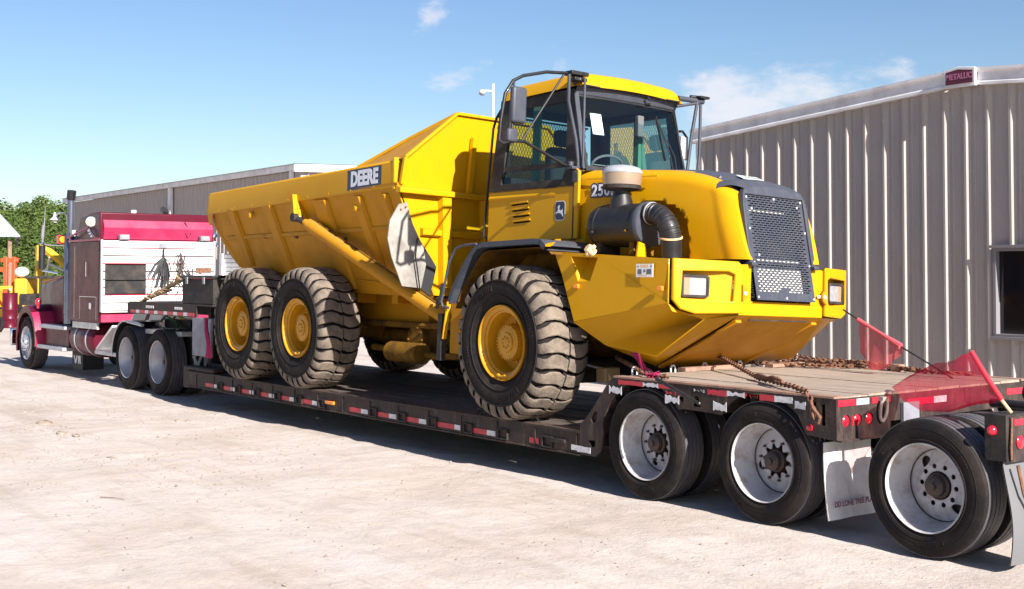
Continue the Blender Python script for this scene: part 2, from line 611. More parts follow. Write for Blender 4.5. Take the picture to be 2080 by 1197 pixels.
def text(name, body, size, m, parent, M, extr=0.002, bold=0.0, space=1.0, sx=1.0, T=None):
    cu = bpy.data.curves.new(name, 'FONT')
    cu.body = body
    cu.size = size
    cu.extrude = extr
    cu.offset = bold
    cu.space_character = space
    cu.align_x = 'CENTER'
    cu.align_y = 'CENTER'
    cu.resolution_u = 3
    t = bpy.data.objects.new(name, cu)
    COL.objects.link(t)
    dg = bpy.context.evaluated_depsgraph_get()
    me = bpy.data.meshes.new_from_object(t.evaluated_get(dg))
    bpy.data.objects.remove(t)
    g = G()
    S = Matrix.Diagonal((sx, 1, 1, 1))
    g.v = [tuple(M @ (S @ v.co)) for v in me.vertices]
    g.f = [tuple(p.vertices) for p in me.polygons]
    g.m = [0] * len(g.f)
    bpy.data.meshes.remove(me)
    return finish(name, g, m, parent, T=T, ang=30)


def frame(o, x, y):
    """matrix whose local x, y run along the given directions at o"""
    x, y = Vector(x).normalized(), Vector(y).normalized()
    z = x.cross(y).normalized()
    y = z.cross(x)
    return Matrix(((x[0], y[0], z[0], o[0]), (x[1], y[1], z[1], o[1]), (x[2], y[2], z[2], o[2]), (0, 0, 0, 1)))


FACE_NEAR = lambda o, roll=0.0: frame(o, (1, 0, roll), (0, 0, 1))      # lettering on a side that faces the camera


def circ(cx, cy, r, n=16, a0=0.0):
    return [(cx + r * cos(a0 + 2 * pi * k / n), cy + r * sin(a0 + 2 * pi * k / n)) for k in range(n)]
# ------------------------------------------------------------------ ground
def axis(segs):
    out = [segs[0][0]]
    for a, b, n in segs:
        out += [a + (b - a) * (i + 1) / n for i in range(n)]
    return out


from mathutils import noise as mnoise
gx = axis([(-900, -200, 8), (-200, -60, 14), (-60, -20, 30), (-20, 7, 270), (7, 60, 20), (60, 900, 8)])
gy = axis([(-600, -60, 8), (-60, -9, 20), (-9, 3, 120), (3, 40, 30), (40, 900, 12)])
g = G()
for x in gx:
    for y in gy:
        z = 0.0
        w = 1.0 if (-22 < x < 8 and -10 < y < 4) else 0.0
        if w:
            z = 0.018 * (mnoise.noise(Vector((x * 0.9, y * 1.4, 0.3)))) + 0.010 * mnoise.noise(Vector((x * 4, y * 4, 5))) + 0.004 * mnoise.noise(Vector((x * 9, y * 9, 2)))
            z -= 0.006
        g.v.append((x, y, z))
ny = len(gy)
for i in range(len(gx) - 1):
    for j in range(ny - 1):
        a = i * ny + j
        g.f.append((a, a + ny, a + ny + 1, a + 1))
        g.m.append(0)
gm = bpy.data.materials.new('pale_crushed_limestone')
gm.use_nodes = True
n, l = gm.node_tree.nodes, gm.node_tree.links
p = n['Principled BSDF']
p.inputs['Roughness'].default_value = 0.95
p.inputs['Specular IOR Level'].default_value = 0.15
tc = n.new('ShaderNodeTexCoord')


def noise_node(scale, detail=6, rough=0.6, stretch=None, rot=0.0):
    src = tc.outputs['Object']
    if stretch:
        mpn = n.new('ShaderNodeMapping')
        mpn.inputs['Scale'].default_value = stretch
        mpn.inputs['Rotation'].default_value = (0, 0, rot)
        l.new(src, mpn.inputs[0])
        src = mpn.outputs[0]
    t = n.new('ShaderNodeTexNoise')
    t.inputs['Scale'].default_value = scale
    t.inputs['Detail'].default_value = detail
    t.inputs['Roughness'].default_value = rough
    l.new(src, t.inputs[0])
    return t.outputs[0]


def ramp(src, lo, hi, to=1.0):
    r = n.new('ShaderNodeMapRange')
    r.interpolation_type = 'SMOOTHSTEP'
    r.inputs['From Min'].default_value = lo
    r.inputs['From Max'].default_value = hi
    r.inputs['To Max'].default_value = to
    l.new(src, r.inputs[0])
    return r.outputs[0]


def mixc_(fac, a, b):
    m = n.new('ShaderNodeMix')
    m.data_type = 'RGBA'
    l.new(fac, m.inputs['Factor'])
    for k, x in (('A', a), ('B', b)):
        if isinstance(x, tuple):
            m.inputs[k].default_value = (*x, 1)
        else:
            l.new(x, m.inputs[k])
    return m.outputs['Result']


big = noise_node(0.55, 7, 0.62)
trk = noise_node(1.1, 6, 0.6, (0.22, 1.5, 1), radians(-12))
med = noise_node(5.0, 6, 0.65)
fin = noise_node(38.0, 4, 0.7)
spk = noise_node(17.0, 6, 0.75, (0.7, 1.6, 1), radians(20))
c1 = mixc_(ramp(big, 0.42, 0.62), (0.50, 0.437, 0.402), (0.45, 0.378, 0.332))
c2 = mixc_(ramp(trk, 0.47, 0.70, 0.55), c1, (0.34, 0.275, 0.225))
c3 = mixc_(ramp(med, 0.52, 0.75, 0.45), c2, (0.33, 0.27, 0.23))
c4 = mixc_(ramp(fin, 0.56, 0.78, 0.5), c3, (0.27, 0.22, 0.19))
c5 = mixc_(ramp(spk, 0.66, 0.76, 0.8), c4, (0.20, 0.155, 0.125))
trk2 = noise_node(7.0, 5, 0.7, (0.10, 2.2, 1), radians(-14))
c6 = mixc_(ramp(trk2, 0.55, 0.72, 0.55), c5, (0.37, 0.295, 0.245))
pal = noise_node(0.9, 5, 0.6, (0.5, 1.4, 1), radians(-10))
c7 = mixc_(ramp(pal, 0.54, 0.70, 0.6), c6, (0.54, 0.485, 0.452))
l.new(c7, p.inputs['Base Color'])
bmp = n.new('ShaderNodeBump')
bmp.inputs['Strength'].default_value = 0.8
bmp.inputs['Distance'].default_value = 0.02
ma = n.new('ShaderNodeMath')
ma.operation = 'MULTIPLY_ADD'
ma.inputs[1].default_value = 0.35
l.new(fin, ma.inputs[0])
l.new(med, ma.inputs[2])
l.new(ma.outputs[0], bmp.inputs['Height'])
l.new(bmp.outputs[0], p.inputs['Normal'])
gr = finish('ground', g, gm, recenter=False, ang=80)
tag(gr, kind='structure')

# scattered crumbs, grit and twigs on the ground (uncountable)
rs = random.Random(3)
g = G()
for k in range(4200):
    x = rs.uniform(-18, 5.4)
    y = rs.uniform(-6.5, 0.1)
    if rs.random() < 0.6:
        x = -6 + rs.gauss(0, 4); y = -2.2 + rs.gauss(0, 1.1)
    r = rs.uniform(0.003, 0.011) * (1.8 if rs.random() < 0.06 else 1)
    a = rs.uniform(0, pi)
    vs = []
    for i in range(5):
        an = a + 2 * pi * i / 5
        vs.append((x + r * cos(an) * rs.uniform(.7, 1.4), y + r * sin(an) * rs.uniform(.7, 1.3), -0.004))
    vs.append((x, y, -0.004 + r * rs.uniform(.6, 1.1)))
    g.add(vs, [(i, (i + 1) % 5, 5) for i in range(5)])
peb = mat('brown_grit', (0.25, 0.185, 0.14), 0.95, dirt=(0.38, 0.33, 0.29), amt=0.9, scale=0.7)
tag(finish('loose_grit', g, peb, ang=60), 'brown grit and small stones scattered over the pale yard', 'grit', kind='stuff')
for (x, y, s, lab) in ((-6.72, -2.19, .12, 'larger flat brown clod on the pale yard, left of the trailer'),
                       (-5.59, -2.34, .07, 'small brown clod on the yard, middle one of a ragged row'),
                       (-5.25, -2.27, .055, 'pale brown crumb at the near end of the row of clods'),
                       (-5.94, -0.74, .045, 'dark stone beside the trailer shadow, left of a pair'),
                       (-5.86, -0.64, .04, 'dark stone beside the trailer shadow, right of a pair')):
    g = G()
    g.sphere((x, y, 0.0), s, 10, sq=(1.2, .8, .32))
    g.v = [(a + rs.uniform(-.12, .12) * s, b + rs.uniform(-.12, .12) * s, c + rs.uniform(-.1, .1) * s) for a, b, c in g.v]
    tag(finish('dirt_clod', g, peb, ang=60), lab, 'clod', 'clods and stones lying on the yard')
for (x, y, a, L_, lab) in ((-1.05, -3.45, .5, .26, 'long thin twig lying on the pale yard, nearest to the trailer'),
                           (-3.3, -2.6, .4, .16, 'short brown twig on the yard among tyre marks'),
                           (-2.6, -4.35, 2.5, .15, 'bent dark twig on the yard at lower left')):
    g = G()
    g.tube([(x, y, .004), (x + L_ * .5 * cos(a) + .01, y + L_ * .5 * sin(a), .012), (x + L_ * cos(a), y + L_ * sin(a), .003)], [.004, .004, .002], 5)
    tag(finish('twig', g, WOOD), lab, 'twig', 'twigs on the yard')

# ------------------------------------------------------------------ metal buildings
def rib_panel(g, x0, x1, yw, z0f, z1f, ribs, rh=0.046, rw=0.028, rb=0.115, minor=True, n=4):
    """corrugated sheet: points along x with outward depth, extruded in z (top may slope)"""
    pts = [(x0, 0.0)]
    for r in ribs:
        for dx, d in ((-rb / 2, 0), (-rw / 2, rh), (rw / 2, rh), (rb / 2, 0)):
            pts.append((r + dx, d))
        if minor:
            for mm in (0.10, 0.205):
                for dx, d in ((-.022, 0), (-.010, .009), (.010, .009), (.022, 0)):
                    pts.append((r + mm + dx, d))
    pts.append((x1, 0.0))
    pts = sorted([q for q in pts if x0 <= q[0] <= x1], key=lambda q: q[0])
    if pts[0][0] > x0:
        pts.insert(0, (x0, 0.0))
    vs, fs = [], []
    for x, d in pts:
        vs += [(x, yw - d, z0f(x)), (x, yw - d, z1f(x))]
    for i in range(len(pts) - 1):
        a = 2 * i
        fs.append((a, a + 2, a + 3, a + 1))
    g.add(vs, fs)


# near building: gable end facing the truck
NY = 7.0
XL, XR, XP = -4.07, 5.17, 0.55
ZE, SL = 3.98, 0.0725
ztop = lambda x: ZE + SL * (min(x, XP) - XL) - SL * max(0, x - XP)
nb = empty('metal_building', (XP, NY + 8, 0), label='taupe ribbed steel building with a low gable beside the yellow truck', cat='building')
WX0, WX1, WZ0, WZ1 = 0.95, 2.17, 1.12, 2.23
RIBS = [1.20 + .305 * k for k in range(-18, 15)]
bounds = [XL] + [0.95 - .915 * k for k in range(5, 0, -1)] + [0.95, 1.865, 2.17, 3.085, 4.0, 4.915, XR]
bounds = sorted(set(round(b, 4) for b in bounds if XL <= b <= XR))
for a, b in zip(bounds[:-1], bounds[1:]):
    rb = [r for r in RIBS if a - 0.05 < r < b + .3]
    if a >= WX0 - .001 and b <= WX1 + .001:
        for (zl, zh) in ((lambda x: 0.0, lambda x: WZ0 - .03), (lambda x: WZ1 + .03, ztop)):
            g = G(); rib_panel(g, a, b, NY, zl, zh, rb)
            finish('wall_panel', g, SIDEM, nb, ang=20)
    else:
        g = G(); rib_panel(g, a, b, NY, lambda x: 0.0, ztop, rb)
        finish('wall_panel', g, SIDEM, nb, ang=20)
# panel fasteners in rows
g = G()
for z in (1.02, 2.15, 3.2):
    for r in RIBS:
        if XL < r < XR and not (WX0 < r + .06 < WX1 and WZ0 < z < WZ1 + .1):
            g.sphere((r + .06, NY - .005, z), .008, 6)
tag(finish('panel_screws', g, ALUD, nb), kind='stuff')
# window
g = G()
g.plate([(WX0, WZ0), (WX1, WZ0), (WX1, WZ1), (WX0, WZ1)], [[(WX0 + .045, WZ0 + .045), (WX1 - .045, WZ0 + .045), (WX1 - .045, WZ1 - .045), (WX0 + .045, WZ1 - .045)]],
        lambda u, v, w: (u, NY - .05 + w, v), .11)
w_ = finish('window', g, WINF, nb, bevel=.004)
g = G(); g.box(WX0 - .03, WX1 + .03, NY - .085, NY - .051, WZ0 - .03, WZ0 + .012); finish('sill', g, WINF, w_, bevel=.004)
g = G(); g.box(WX0 - .03, WX1 + .03, NY - .075, NY - .051, WZ1 - .01, WZ1 + .03); finish('head_trim', g, WINF, w_, bevel=.004)
g = G(); g.box(WX0 + .045, WX1 - .045, NY + .035, NY + .05, WZ0 + .045, WZ1 - .045); finish('pane', g, WING, w_)
g = G(); g.box(1.54, 1.58, NY + .012, NY + .033, WZ0 + .045, WZ1 - .045); finish('mullion', g, WINS, w_)
# side and back walls, roof
g = G()
for X in (XL, XR):
    g.box(X - .005, X + .005, NY + .01, NY + 18, 0, ZE)
g.box(XL, XR, NY + 18.001, NY + 18.02, 0, ZE)
finish('side_wall', g, SIDEM, nb)
for sgn, xa, xb in ((1, XL - .12, XP), (-1, XP, XR + .12)):
    za = ZE + .04 + (xa - XL) * SL if sgn > 0 else ZE + .04 + SL * (XP - XL)
    zb = ZE + .04 + SL * (XP - XL) if sgn > 0 else ZE + .04 - SL * .12 + 0
    g = G()
    vs = [(xa, NY - .02, za), (xb, NY - .02, zb), (xb, NY + 18.1, zb), (xa, NY + 18.1, za)]
    vs2 = [(a, b, c + .02) for a, b, c in vs]
    g.add(vs + vs2, [(0, 1, 2, 3), (4, 7, 6, 5), (0, 4, 5, 1), (1, 5, 6, 2), (2, 6, 7, 3), (3, 7, 4, 0)])
    finish('roof_slope', g, ROOFM, nb)
# rake trim: soffit strip, ribbed fascia with bright lips
def rake(x0, x1, z0, z1, name='rake_trim'):
    u = Vector((x1 - x0, 0, z1 - z0)).normalized()
    def q(x, y, dz):
        t = (x - x0) / (x1 - x0)
        return (x, y, z0 + (z1 - z0) * t + dz)
    g = G()
    prof = [(.00, -.02, 1), (-.085, -.02, 0), (-.085, .015, 0), (-.07, .04, 1), (-.07, .135, 1), (-.095, .16, 0), (-.095, .20, 0), (.02, .21, 0)]
    for i in range(len(prof) - 1):
        y0, d0, _ = prof[i]; y1, d1, m1 = prof[i + 1]
        vs = [q(x0, NY + y0, d0), q(x1, NY + y0, d0), q(x1, NY + y1, d1), q(x0, NY + y1, d1)]
        g.add(vs, [(0, 1, 2, 3)], 0)
    for x in (x0, x1):
        g.add([q(x, NY + y, d) for y, d, _ in prof], [tuple(range(len(prof)))])
    return finish(name, g, TRIM, nb, ang=15)
zr = lambda x: ztop(x) + .0
rake(XL - .12, 0.36, zr(XL) - .009, zr(.36))
rake(0.78, XR + .12, zr(.78), zr(XR) - .009)
g = G()
o_ = [(.355, zr(.36) - .03), (.79, zr(.78) - .03), (.79, zr(.78) + .20), (.56, zr(.55) + .215), (.355, zr(.36) + .20)]
g.plate(o_, [], lambda u, v, w: (u, NY - .075 - w, v), .06)
pk = finish('peak_box', g, TRIM, nb, bevel=.004)
g = G()
s_ = [(.385, zr(.385) + .005), (.765, zr(.765) + .01), (.765, zr(.765) + .165), (.56, zr(.56) + .18), (.385, zr(.385) + .165)]
g.plate(s_, [], lambda u, v, w: (u, NY - .137 - w, v), .006)
finish('name_plate', g, SIGNR, pk)
text('lettering', 'METALLIC', .10, SIGNL, pk, FACE_NEAR((.575, NY - .1445, zr(.575) + .088)), .002, .0035, 1.02, .80)
# corner trim
g = G(); g.box(XL - .03, XL + .10, NY - .045, NY - .036, 0, ZE); g.box(XL - .035, XL - .031, NY - .04, NY + .08, 0, ZE)
finish('corner_trim', g, TRIM, nb)

# far building: long side wall towards the truck
FY = 11.0
FX0, FX1 = -46.9, -24.8
fb = empty('metal_building', (-36, FY + 8, 0), label='long brown ribbed steel shed with a pale gutter behind the maroon tractor', cat='building')
x = FX0
k = 0
DX0, DX1, DZ = -29.8, -26.2, 2.6
edges = []
while x < FX1 - .01:
    edges.append(x); x += .915
edges.append(FX1)
for a, b in zip(edges[:-1], edges[1:]):
    ribs = [a + .1525 + .305 * i for i in range(3)]
    ribs = [r for r in ribs if r < b]
    zl = DZ if (a > DX0 - .9 and b < DX1 + .9) else 0.0
    g = G(); rib_panel(g, a, b, FY, lambda x: zl, lambda x: 5.12, ribs, rh=.045, rw=.03, rb=.10, minor=False)
    finish('wall_panel', g, SIDEM, fb, ang=20)
g = G(); g.box(DX0 - .72, DX0 - .5, FY - .09, FY + .05, 0, DZ + .02); finish('door_jamb', g, TRIM, fb)
g = G(); g.box(DX1 + .1, DX1 + .3, FY - .09, FY + .05, 0, DZ + .02); finish('door_jamb', g, TRIM, fb)
dr = empty('roll_up_door', (-28, FY, 0), fb)
sl_me = None
for k in range(17):
    z = .02 + k * .152
    if sl_me is None:
        g = G()
        w = DX1 + .1 - (DX0 - .5)
        pr = [(0, -.070), (-.02, -.045), (-.02, .045), (0, .070)]
        vs = []
        for (y, zz) in pr:
            vs += [(-w / 2, y, zz), (w / 2, y, zz)]
        g.add(vs, [(0, 1, 3, 2), (2, 3, 5, 4), (4, 5, 7, 6)])
        so = finish('door_slat', g, WHB, dr, recenter=False)
        sl_me = so
        so.location = Vector(((DX0 - .5 + DX1 + .1) / 2, FY + .03, z + .076)) - WLOC[dr.name]
    else:
        so = sl_me.copy(); COL.objects.link(so)
        so.location = Vector(((DX0 - .5 + DX1 + .1) / 2, FY + .03, z + .076)) - WLOC[dr.name]
# gutter / eave
g = G(); g.box(FX0 - .1, FX1 + .02, FY - .22, FY - .03, 5.13, 5.30); finish('gutter', g, TRIM, fb, bevel=.01)
# gable end wall towards the sun
gpts = [(0, 5.12), (8, 5.35), (16, 5.12)]
g = G()
for i in range(52):
    y0 = FY + i * .305; y1 = y0 + .305
    zt = lambda y: 5.12 + .03 * (min(y, FY + 8) - FY) - .03 * max(0, y - FY - 8)
    for (a, b, d0, d1) in ((y0, y0 + .21, 0, 0), (y0 + .21, y0 + .24, 0, .04), (y0 + .24, y0 + .27, .04, .04), (y0 + .27, y1, .04, 0)):
        g.add([(FX1 + d0, a, 0), (FX1 + d1, b, 0), (FX1 + d1, b, zt(b)), (FX1 + d0, a, zt(a))], [(0, 1, 2, 3)])
finish('gable_wall', g, SIDEM, fb, ang=20)
g = G()
for (ya, yb, za, zb) in ((FY - .3, FY + 8, 5.06, 5.30), (FY + 8, FY + 16.3, 5.30, 5.06)):
    vs = [(FX1 + .06, ya, za), (FX1 + .06, yb, zb), (FX1 + .06, yb, zb + .25), (FX1 + .06, ya, za + .25)]
    vs2 = [(a + .12, b, c) for a, b, c in vs]
    g.add(vs + vs2, [(0, 1, 2, 3), (4, 7, 6, 5), (0, 4, 5, 1), (1, 5, 6, 2), (2, 6, 7, 3), (3, 7, 4, 0)])
finish('rake_trim', g, TRIM, fb)
g = G()
for (ya, yb, za, zb) in ((FY - .3, FY + 8, 5.29, 5.54), (FY + 8, FY + 16.3, 5.54, 5.29)):
    vs = [(FX0 - .1, ya, za), (FX1 + .18, ya, za), (FX1 + .18, yb, zb), (FX0 - .1, yb, zb)]
    vs2 = [(a, b, c + .02) for a, b, c in vs]
    g.add(vs + vs2, [(0, 1, 2, 3), (4, 7, 6, 5), (0, 4, 5, 1), (1, 5, 6, 2), (2, 6, 7, 3), (3, 7, 4, 0)])
finish('roof', g, ROOFM, fb)
g = G(); g.box(FX0, FX1 - .1, FY + 16, FY + 16.05, 0, 5.1); g.box(FX0 - .02, FX0, FY + .02, FY + 16, 0, 5.1); finish('back_wall', g, SIDEM, fb)
g = G(); g.box(FX1 - .5, FX1 - .36, FY - .14, FY - .045, 0, 5.12); finish('downspout', g, TRIM, fb)
g = G(); g.box(-34.98, -34.74, FY - .16, FY - .05, 0, 5.12); finish('downspout', g, TRIM, fb, bevel=.01)
g = G()
g.tube([(-35.2, FY - .12, 0), (-35.2, FY - .12, 3.7), (-35.12, FY - .14, 4.05), (-34.85, FY - .3, 4.25), (-34.55, FY - .5, 4.30)], .11, 10)
finish('vent_pipe', g, BLKP, fb)
# barn lamp on the far corner
lm = empty('barn_lamp', (FX0 - .05, FY - .05, 4.5), label='pale barn lamp on a curved arm at the far corner of the brown shed', cat='lamp')
g = G(); g.tube([(FX0 + .1, FY - .05, 4.2), (FX0 + .1, FY - .1, 4.55), (FX0 - .1, FY - .15, 4.68), (FX0 - .6, FY - .2, 4.68), (FX0 - .95, FY - .2, 4.62)], .035, 6)
finish('arm', g, TRIM, lm)
g = G(); g.lathe([(.06, .35), (.09, .2), (.12, .1), (.26, 0), (.24, -.02), (.02, .02)], (FX0 - 1.15, FY - .2, 4.40), (0, 0, 1), 16)
finish('shade', g, TRIM, lm)
g = G(); g.sphere((FX0 - 1.15, FY - .2, 4.36), .12, 10); finish('bulb', g, WHB, lm)

# thin white pole with globe behind the dump body
lp = empty('light_pole', (-19.56, 14.52, 0), label='thin white pole with a round lamp rising behind the dump body', cat='light pole')
g = G(); g.tube([(-19.56, 14.52, 0), (-19.56, 14.52, 7.5)], .038, 10); finish('pole', g, WHB, lp)
g = G(); g.tube([(-19.56, 14.52, 7.28), (-19.71, 14.35, 7.3)], .03, 6); finish('bracket', g, WHB, lp)
g = G(); g.sphere((-19.76, 14.27, 7.25), .09, 14); finish('lamp_globe', g, WHB, lp)
g = G(); g.sphere((-19.76, 14.27, 7.22), .094, 14, sq=(1, 1, .75)); finish('lamp_hood', g, PLATE, lp)

# open shelter at the far left
CR = Vector((cos(radians(52.4)), sin(radians(52.4)), 0))     # direction seen as 'right'
CB = Vector((-CR.y, CR.x, 0))                                 # away from the camera
def at(o, r, b, z):
    return Vector(o) + CR * r + CB * b + Vector((0, 0, z))
so_ = Vector((-45.7, 8.15, 0))
sh = empty('open_shelter', so_, label='open shed roof of pale metal on a thin post at the far left', cat='shelter')
g = G()
CBR = CB - CR * .41
def at2(o, r, b, z):
    return Vector(o) + CR * r + CBR * b + Vector((0, 0, z))
e0, e1 = at2(so_, .45, -.3, 3.5), at2(so_, .45, 7, 3.5)
r0, r1 = at2(so_, -3.2, -.3, 7.4), at2(so_, -3.2, 7, 7.4)
e2, e3 = at2(so_, -6.8, -.3, 3.5), at2(so_, -6.8, 7, 3.5)
for vs in ([e0, e1, r1, r0], [e2, e3, r1, r0]):
    g.add(vs + [v + Vector((0, 0, .06)) for v in vs], [(0, 1, 2, 3), (4, 7, 6, 5), (0, 4, 5, 1), (1, 5, 6, 2), (2, 6, 7, 3), (3, 7, 4, 0)])
finish('roof', g, ROOFM, sh)
g = G(); g.bar(at2(so_, .35, -.1, 3.36), at2(so_, .35, 6.8, 3.36), .08, .18); finish('eave_beam', g, BLKM, sh)
g = G(); g.add([e0 + Vector((.05, 0, 0)), e2, r0], [(0, 1, 2)]); finish('gable_sheet', g, ROOFM, sh)
g = G(); g.bar(at(so_, 0, 0, 0), at(so_, 0, 0, 3.4), .15, .15, (0, 1, 0)); finish('post', g, WOOD, sh)
g = G(); g.bar(at2(so_, 0, 6.5, 0), at2(so_, 0, 6.5, 3.4), .15, .15, (0, 1, 0)); finish('post', g, WOOD, sh)
g = G(); g.box(-62, -46.5, 9.5, 17, .004, .30)
tag(finish('concrete_slab', g, CONC), kind='structure')
g = G(); g.lathe([(.13, -.07), (.27, -.08), (.30, -.04), (.30, .04), (.27, .08), (.13, .07)], (-33.2, 4.3, .22), (.5, -.8, .25), 24, close=True)
tag(finish('scrap_tyre', g, RUB), 'old black tyre standing on the far yard beyond the tractor nose', 'tyre')

# trees
def crown_mesh(name, seed, blobs, nleaf, size, m):
    r = random.Random(seed)
    g = G()
    tot = sum(b[3] ** 2 for b in blobs)
    for (cx, cy, cz, rad) in blobs:
        for _ in range(int(nleaf * rad ** 2 / tot)):
            d = Vector((r.gauss(0, 1), r.gauss(0, 1), r.gauss(0, 1))).normalized()
            rr = rad * (0.55 + 0.5 * r.random() ** 0.6)
            c = Vector((cx, cy, cz)) + Vector((d.x * rr, d.y * rr, d.z * rr * .85))
            if r.random() < .12:
                c += d * rad * .25
            nn = (d + Vector((r.uniform(-.9, .9), r.uniform(-.9, .9), r.uniform(-.4, 1.1)))).normalized()
            a = nn.orthogonal().normalized()
            b = nn.cross(a)
            s = size * r.uniform(.6, 1.4)
            an = r.uniform(0, pi)
            a2 = (a * cos(an) + b * sin(an)) * s
            b2 = (b * cos(an) - a * sin(an)) * s * .7
            g.add([c - a2, c + b2 * .8, c + a2, c - b2], [(0, 1, 2, 3)], 0 if r.random() < .7 else 1)
    return g


def leafmat(name, c, c2):
    m = mat(name, c, 0.7, dirt=c2, amt=1.0, scale=.6, spec=0.2)
    nn, ll = m.node_tree.nodes, m.node_tree.links
    p = nn['Principled BSDF']
    o = nn['Material Output']
    tl = nn.new('ShaderNodeBsdfTranslucent')
    tl.inputs[0].default_value = (c2[0] * 1.2, c2[1] * 1.3, c2[2] * .8, 1)
    mx = nn.new('ShaderNodeMixShader')
    mx.inputs[0].default_value = .32
    ll.new(p.outputs[0], mx.inputs[1]); ll.new(tl.outputs[0], mx.inputs[2]); ll.new(mx.outputs[0], o.inputs[0])
    return m


LF1 = leafmat('oak_leaves', (0.065, 0.105, 0.024), (0.115, 0.16, 0.042))
LF2 = leafmat('pale_oak_leaves', (0.085, 0.120, 0.034), (0.15, 0.19, 0.06))
BARK = mat('bark', (0.10, 0.075, 0.055), .95)
protos = []
for s in range(4):
    r = random.Random(50 + s)
    bl = []
    for k in range(17):
        h = r.uniform(.12, 1.0)
        w = (1.0 if h < .7 else .62) * (0.62 + .3 * r.random())
        a = r.uniform(0, 2 * pi)
        bl.append((cos(a) * w * 2.2 * r.uniform(.3, 1), sin(a) * w * 2.2 * r.uniform(.3, 1), .8 + h * 6.6, r.uniform(.7, 1.35)))
    bl.append((0, 0, 8.0, .9))
    g = crown_mesh('crown', s, bl, 9000, .13, None)
    cr = finish('crown', g, [LF1, LF2], None, recenter=False, link=False, ang=10)
    g = G()
    g.tube([(0, 0, 0), (.05, .03, 1.5), (-.06, .05, 3.4), (.1, 0, 5.6), (.02, .05, 7.6)], [.24, .19, .15, .09, .04], 8)
    for k in range(7):
        a = r.uniform(0, 2 * pi); z0 = r.uniform(1.2, 5)
        g.tube([(0, 0, z0), (cos(a) * .8, sin(a) * .8, z0 + .9), (cos(a) * 1.9, sin(a) * 1.9, z0 + 1.5)], [.09, .06, .025], 5)
    tr = finish('trunk', g, BARK, None, recenter=False, link=False)
    protos.append((cr, tr))
tl_ = [(-30, 100, 1.02, 'tree at the far left edge of the tree line, cut off by the frame'),
       (-12, 92, .98, 'tall tree of the tree line behind the shelter roof'),
       (14, 104, .93, 'tree of the tree line just right of the shelter roof peak'),
       (36, 96, .90, 'broad tree in the tree line above the yellow loader'),
       (58, 108, .88, 'tree at the low dip of the tree line'),
       (74, 92, .86, 'bushy tree behind the excavator boom'),
       (92, 100, 1.03, 'tallest rounded tree left of the exhaust stack'),
       (110, 94, .93, 'tree in front of the tall rounded one, by the mirror bracket'),
       (128, 106, .90, 'tree behind the amber lamp of the tractor'),
       (146, 98, .84, 'tree next to the far corner of the brown shed'),
       (172, 120, 1.12, 'small tree top showing over the shed roof beside the exhaust stack'),
       (205, 118, 1.16, 'larger tree top showing over the shed roof'),
       (238, 116, .92, 'last low tree top over the shed roof'),
       (2, 120, 1.08, 'tree at the back of the line behind the shelter'),
       (50, 124, 1.06, 'tall tree at the back of the line beyond the loader'),
       (84, 126, 1.12, 'tall tree at the back of the line beyond the excavator'),
       (120, 122, 1.08, 'tall tree at the back of the line beside the barn lamp'),
       (150, 126, 1.02, 'back row tree touching the corner of the brown shed')]
rt = random.Random(11)
for i, (px, Z, hs, lab) in enumerate(tl_):
    d = px_dir(px, 557)
    k = Z / d.dot(fwd)
    P = CAM_POS + d * k
    loc = Vector((P.x, P.y, 0))
    t = empty('tree', loc, label=lab, cat='tree', group='trees beyond the yard')
    cr, tr = protos[i % 4]
    sc = hs * (Z / 100.0) * (.80 if px < 160 else .73)
    t.scale = (sc * rt.uniform(.95, 1.15), sc * rt.uniform(.95, 1.15), sc)
    t.rotation_euler = (0, 0, rt.uniform(0, 6.28))
    for q in (cr, tr):
        c = q.copy(); COL.objects.link(c); c.parent = t; c.location = (0, 0, 0)
r = random.Random(77)
bl = []
for px in range(-60, 260, 7):
    Z = 88 + r.uniform(-3, 6)
    d = px_dir(px, 557); P = CAM_POS + d * (Z / d.dot(fwd))
    bl.append((P.x, P.y, r.uniform(.6, 1.6), r.uniform(1.3, 2.0)))
g = crown_mesh('brush', 5, bl, 9000, .2, None)
tag(finish('undergrowth', g, [LF1, LF2], ang=10), 'green brush along the foot of the tree line', 'brush', kind='stuff')

# yard machines far behind (seen small between post and tractor)
def yard(px, Z):
    d = px_dir(px, 557)
    P = CAM_POS + d * (Z / d.dot(fwd))
    return Vector((P.x, P.y, 0))
def MB(o):
    return frame(o, CR, CB) if False else Matrix(((CR.x, CB.x, 0, o.x), (CR.y, CB.y, 0, o.y), (0, 0, 1, o.z), (0, 0, 0, 1)))
def wheelY(g, M, x, y, z, r, w, n=16, mi=0):
    g.lathe([(r * .5, -w / 2), (r * .9, -w / 2), (r, -w * .3), (r, w * .3), (r * .9, w / 2), (r * .5, w / 2)], M @ Vector((x, y, z)), M.to_3x3() @ Vector((0, 1, 0)), n, mi, close=True)
# orange mast forklift
o = yard(0, 46); M = MB(o)
fk = empty('forklift', o, label='orange red forklift mast machine behind the shelter post at the far left', cat='forklift')
g = G()
for x in (.12, .42):
    g.box(x, x + .14, 0, .16, .3, 2.55, M=M)
g.box(.0, .65, .02, .14, 2.35, 2.5, M=M)
finish('mast', g, ORG, fk, bevel=.02)
g = G(); g.box(-1.6, .12, .04, .2, 2.0, 2.16, M=M); g.box(-1.5, .12, .04, .2, 1.2, 1.3, M=M); finish('carriage', g, ORG, fk)
g = G(); g.box(-1.3, .1, -.3, 1.2, .55, 1.35, M=M); finish('body', g, YELB, fk, bevel=.04)
g = G()
for x in (-1.0, -.1):
    wheelY(g, M, x, -.2, .38, .38, .3)
finish('wheels', g, RUB, fk)
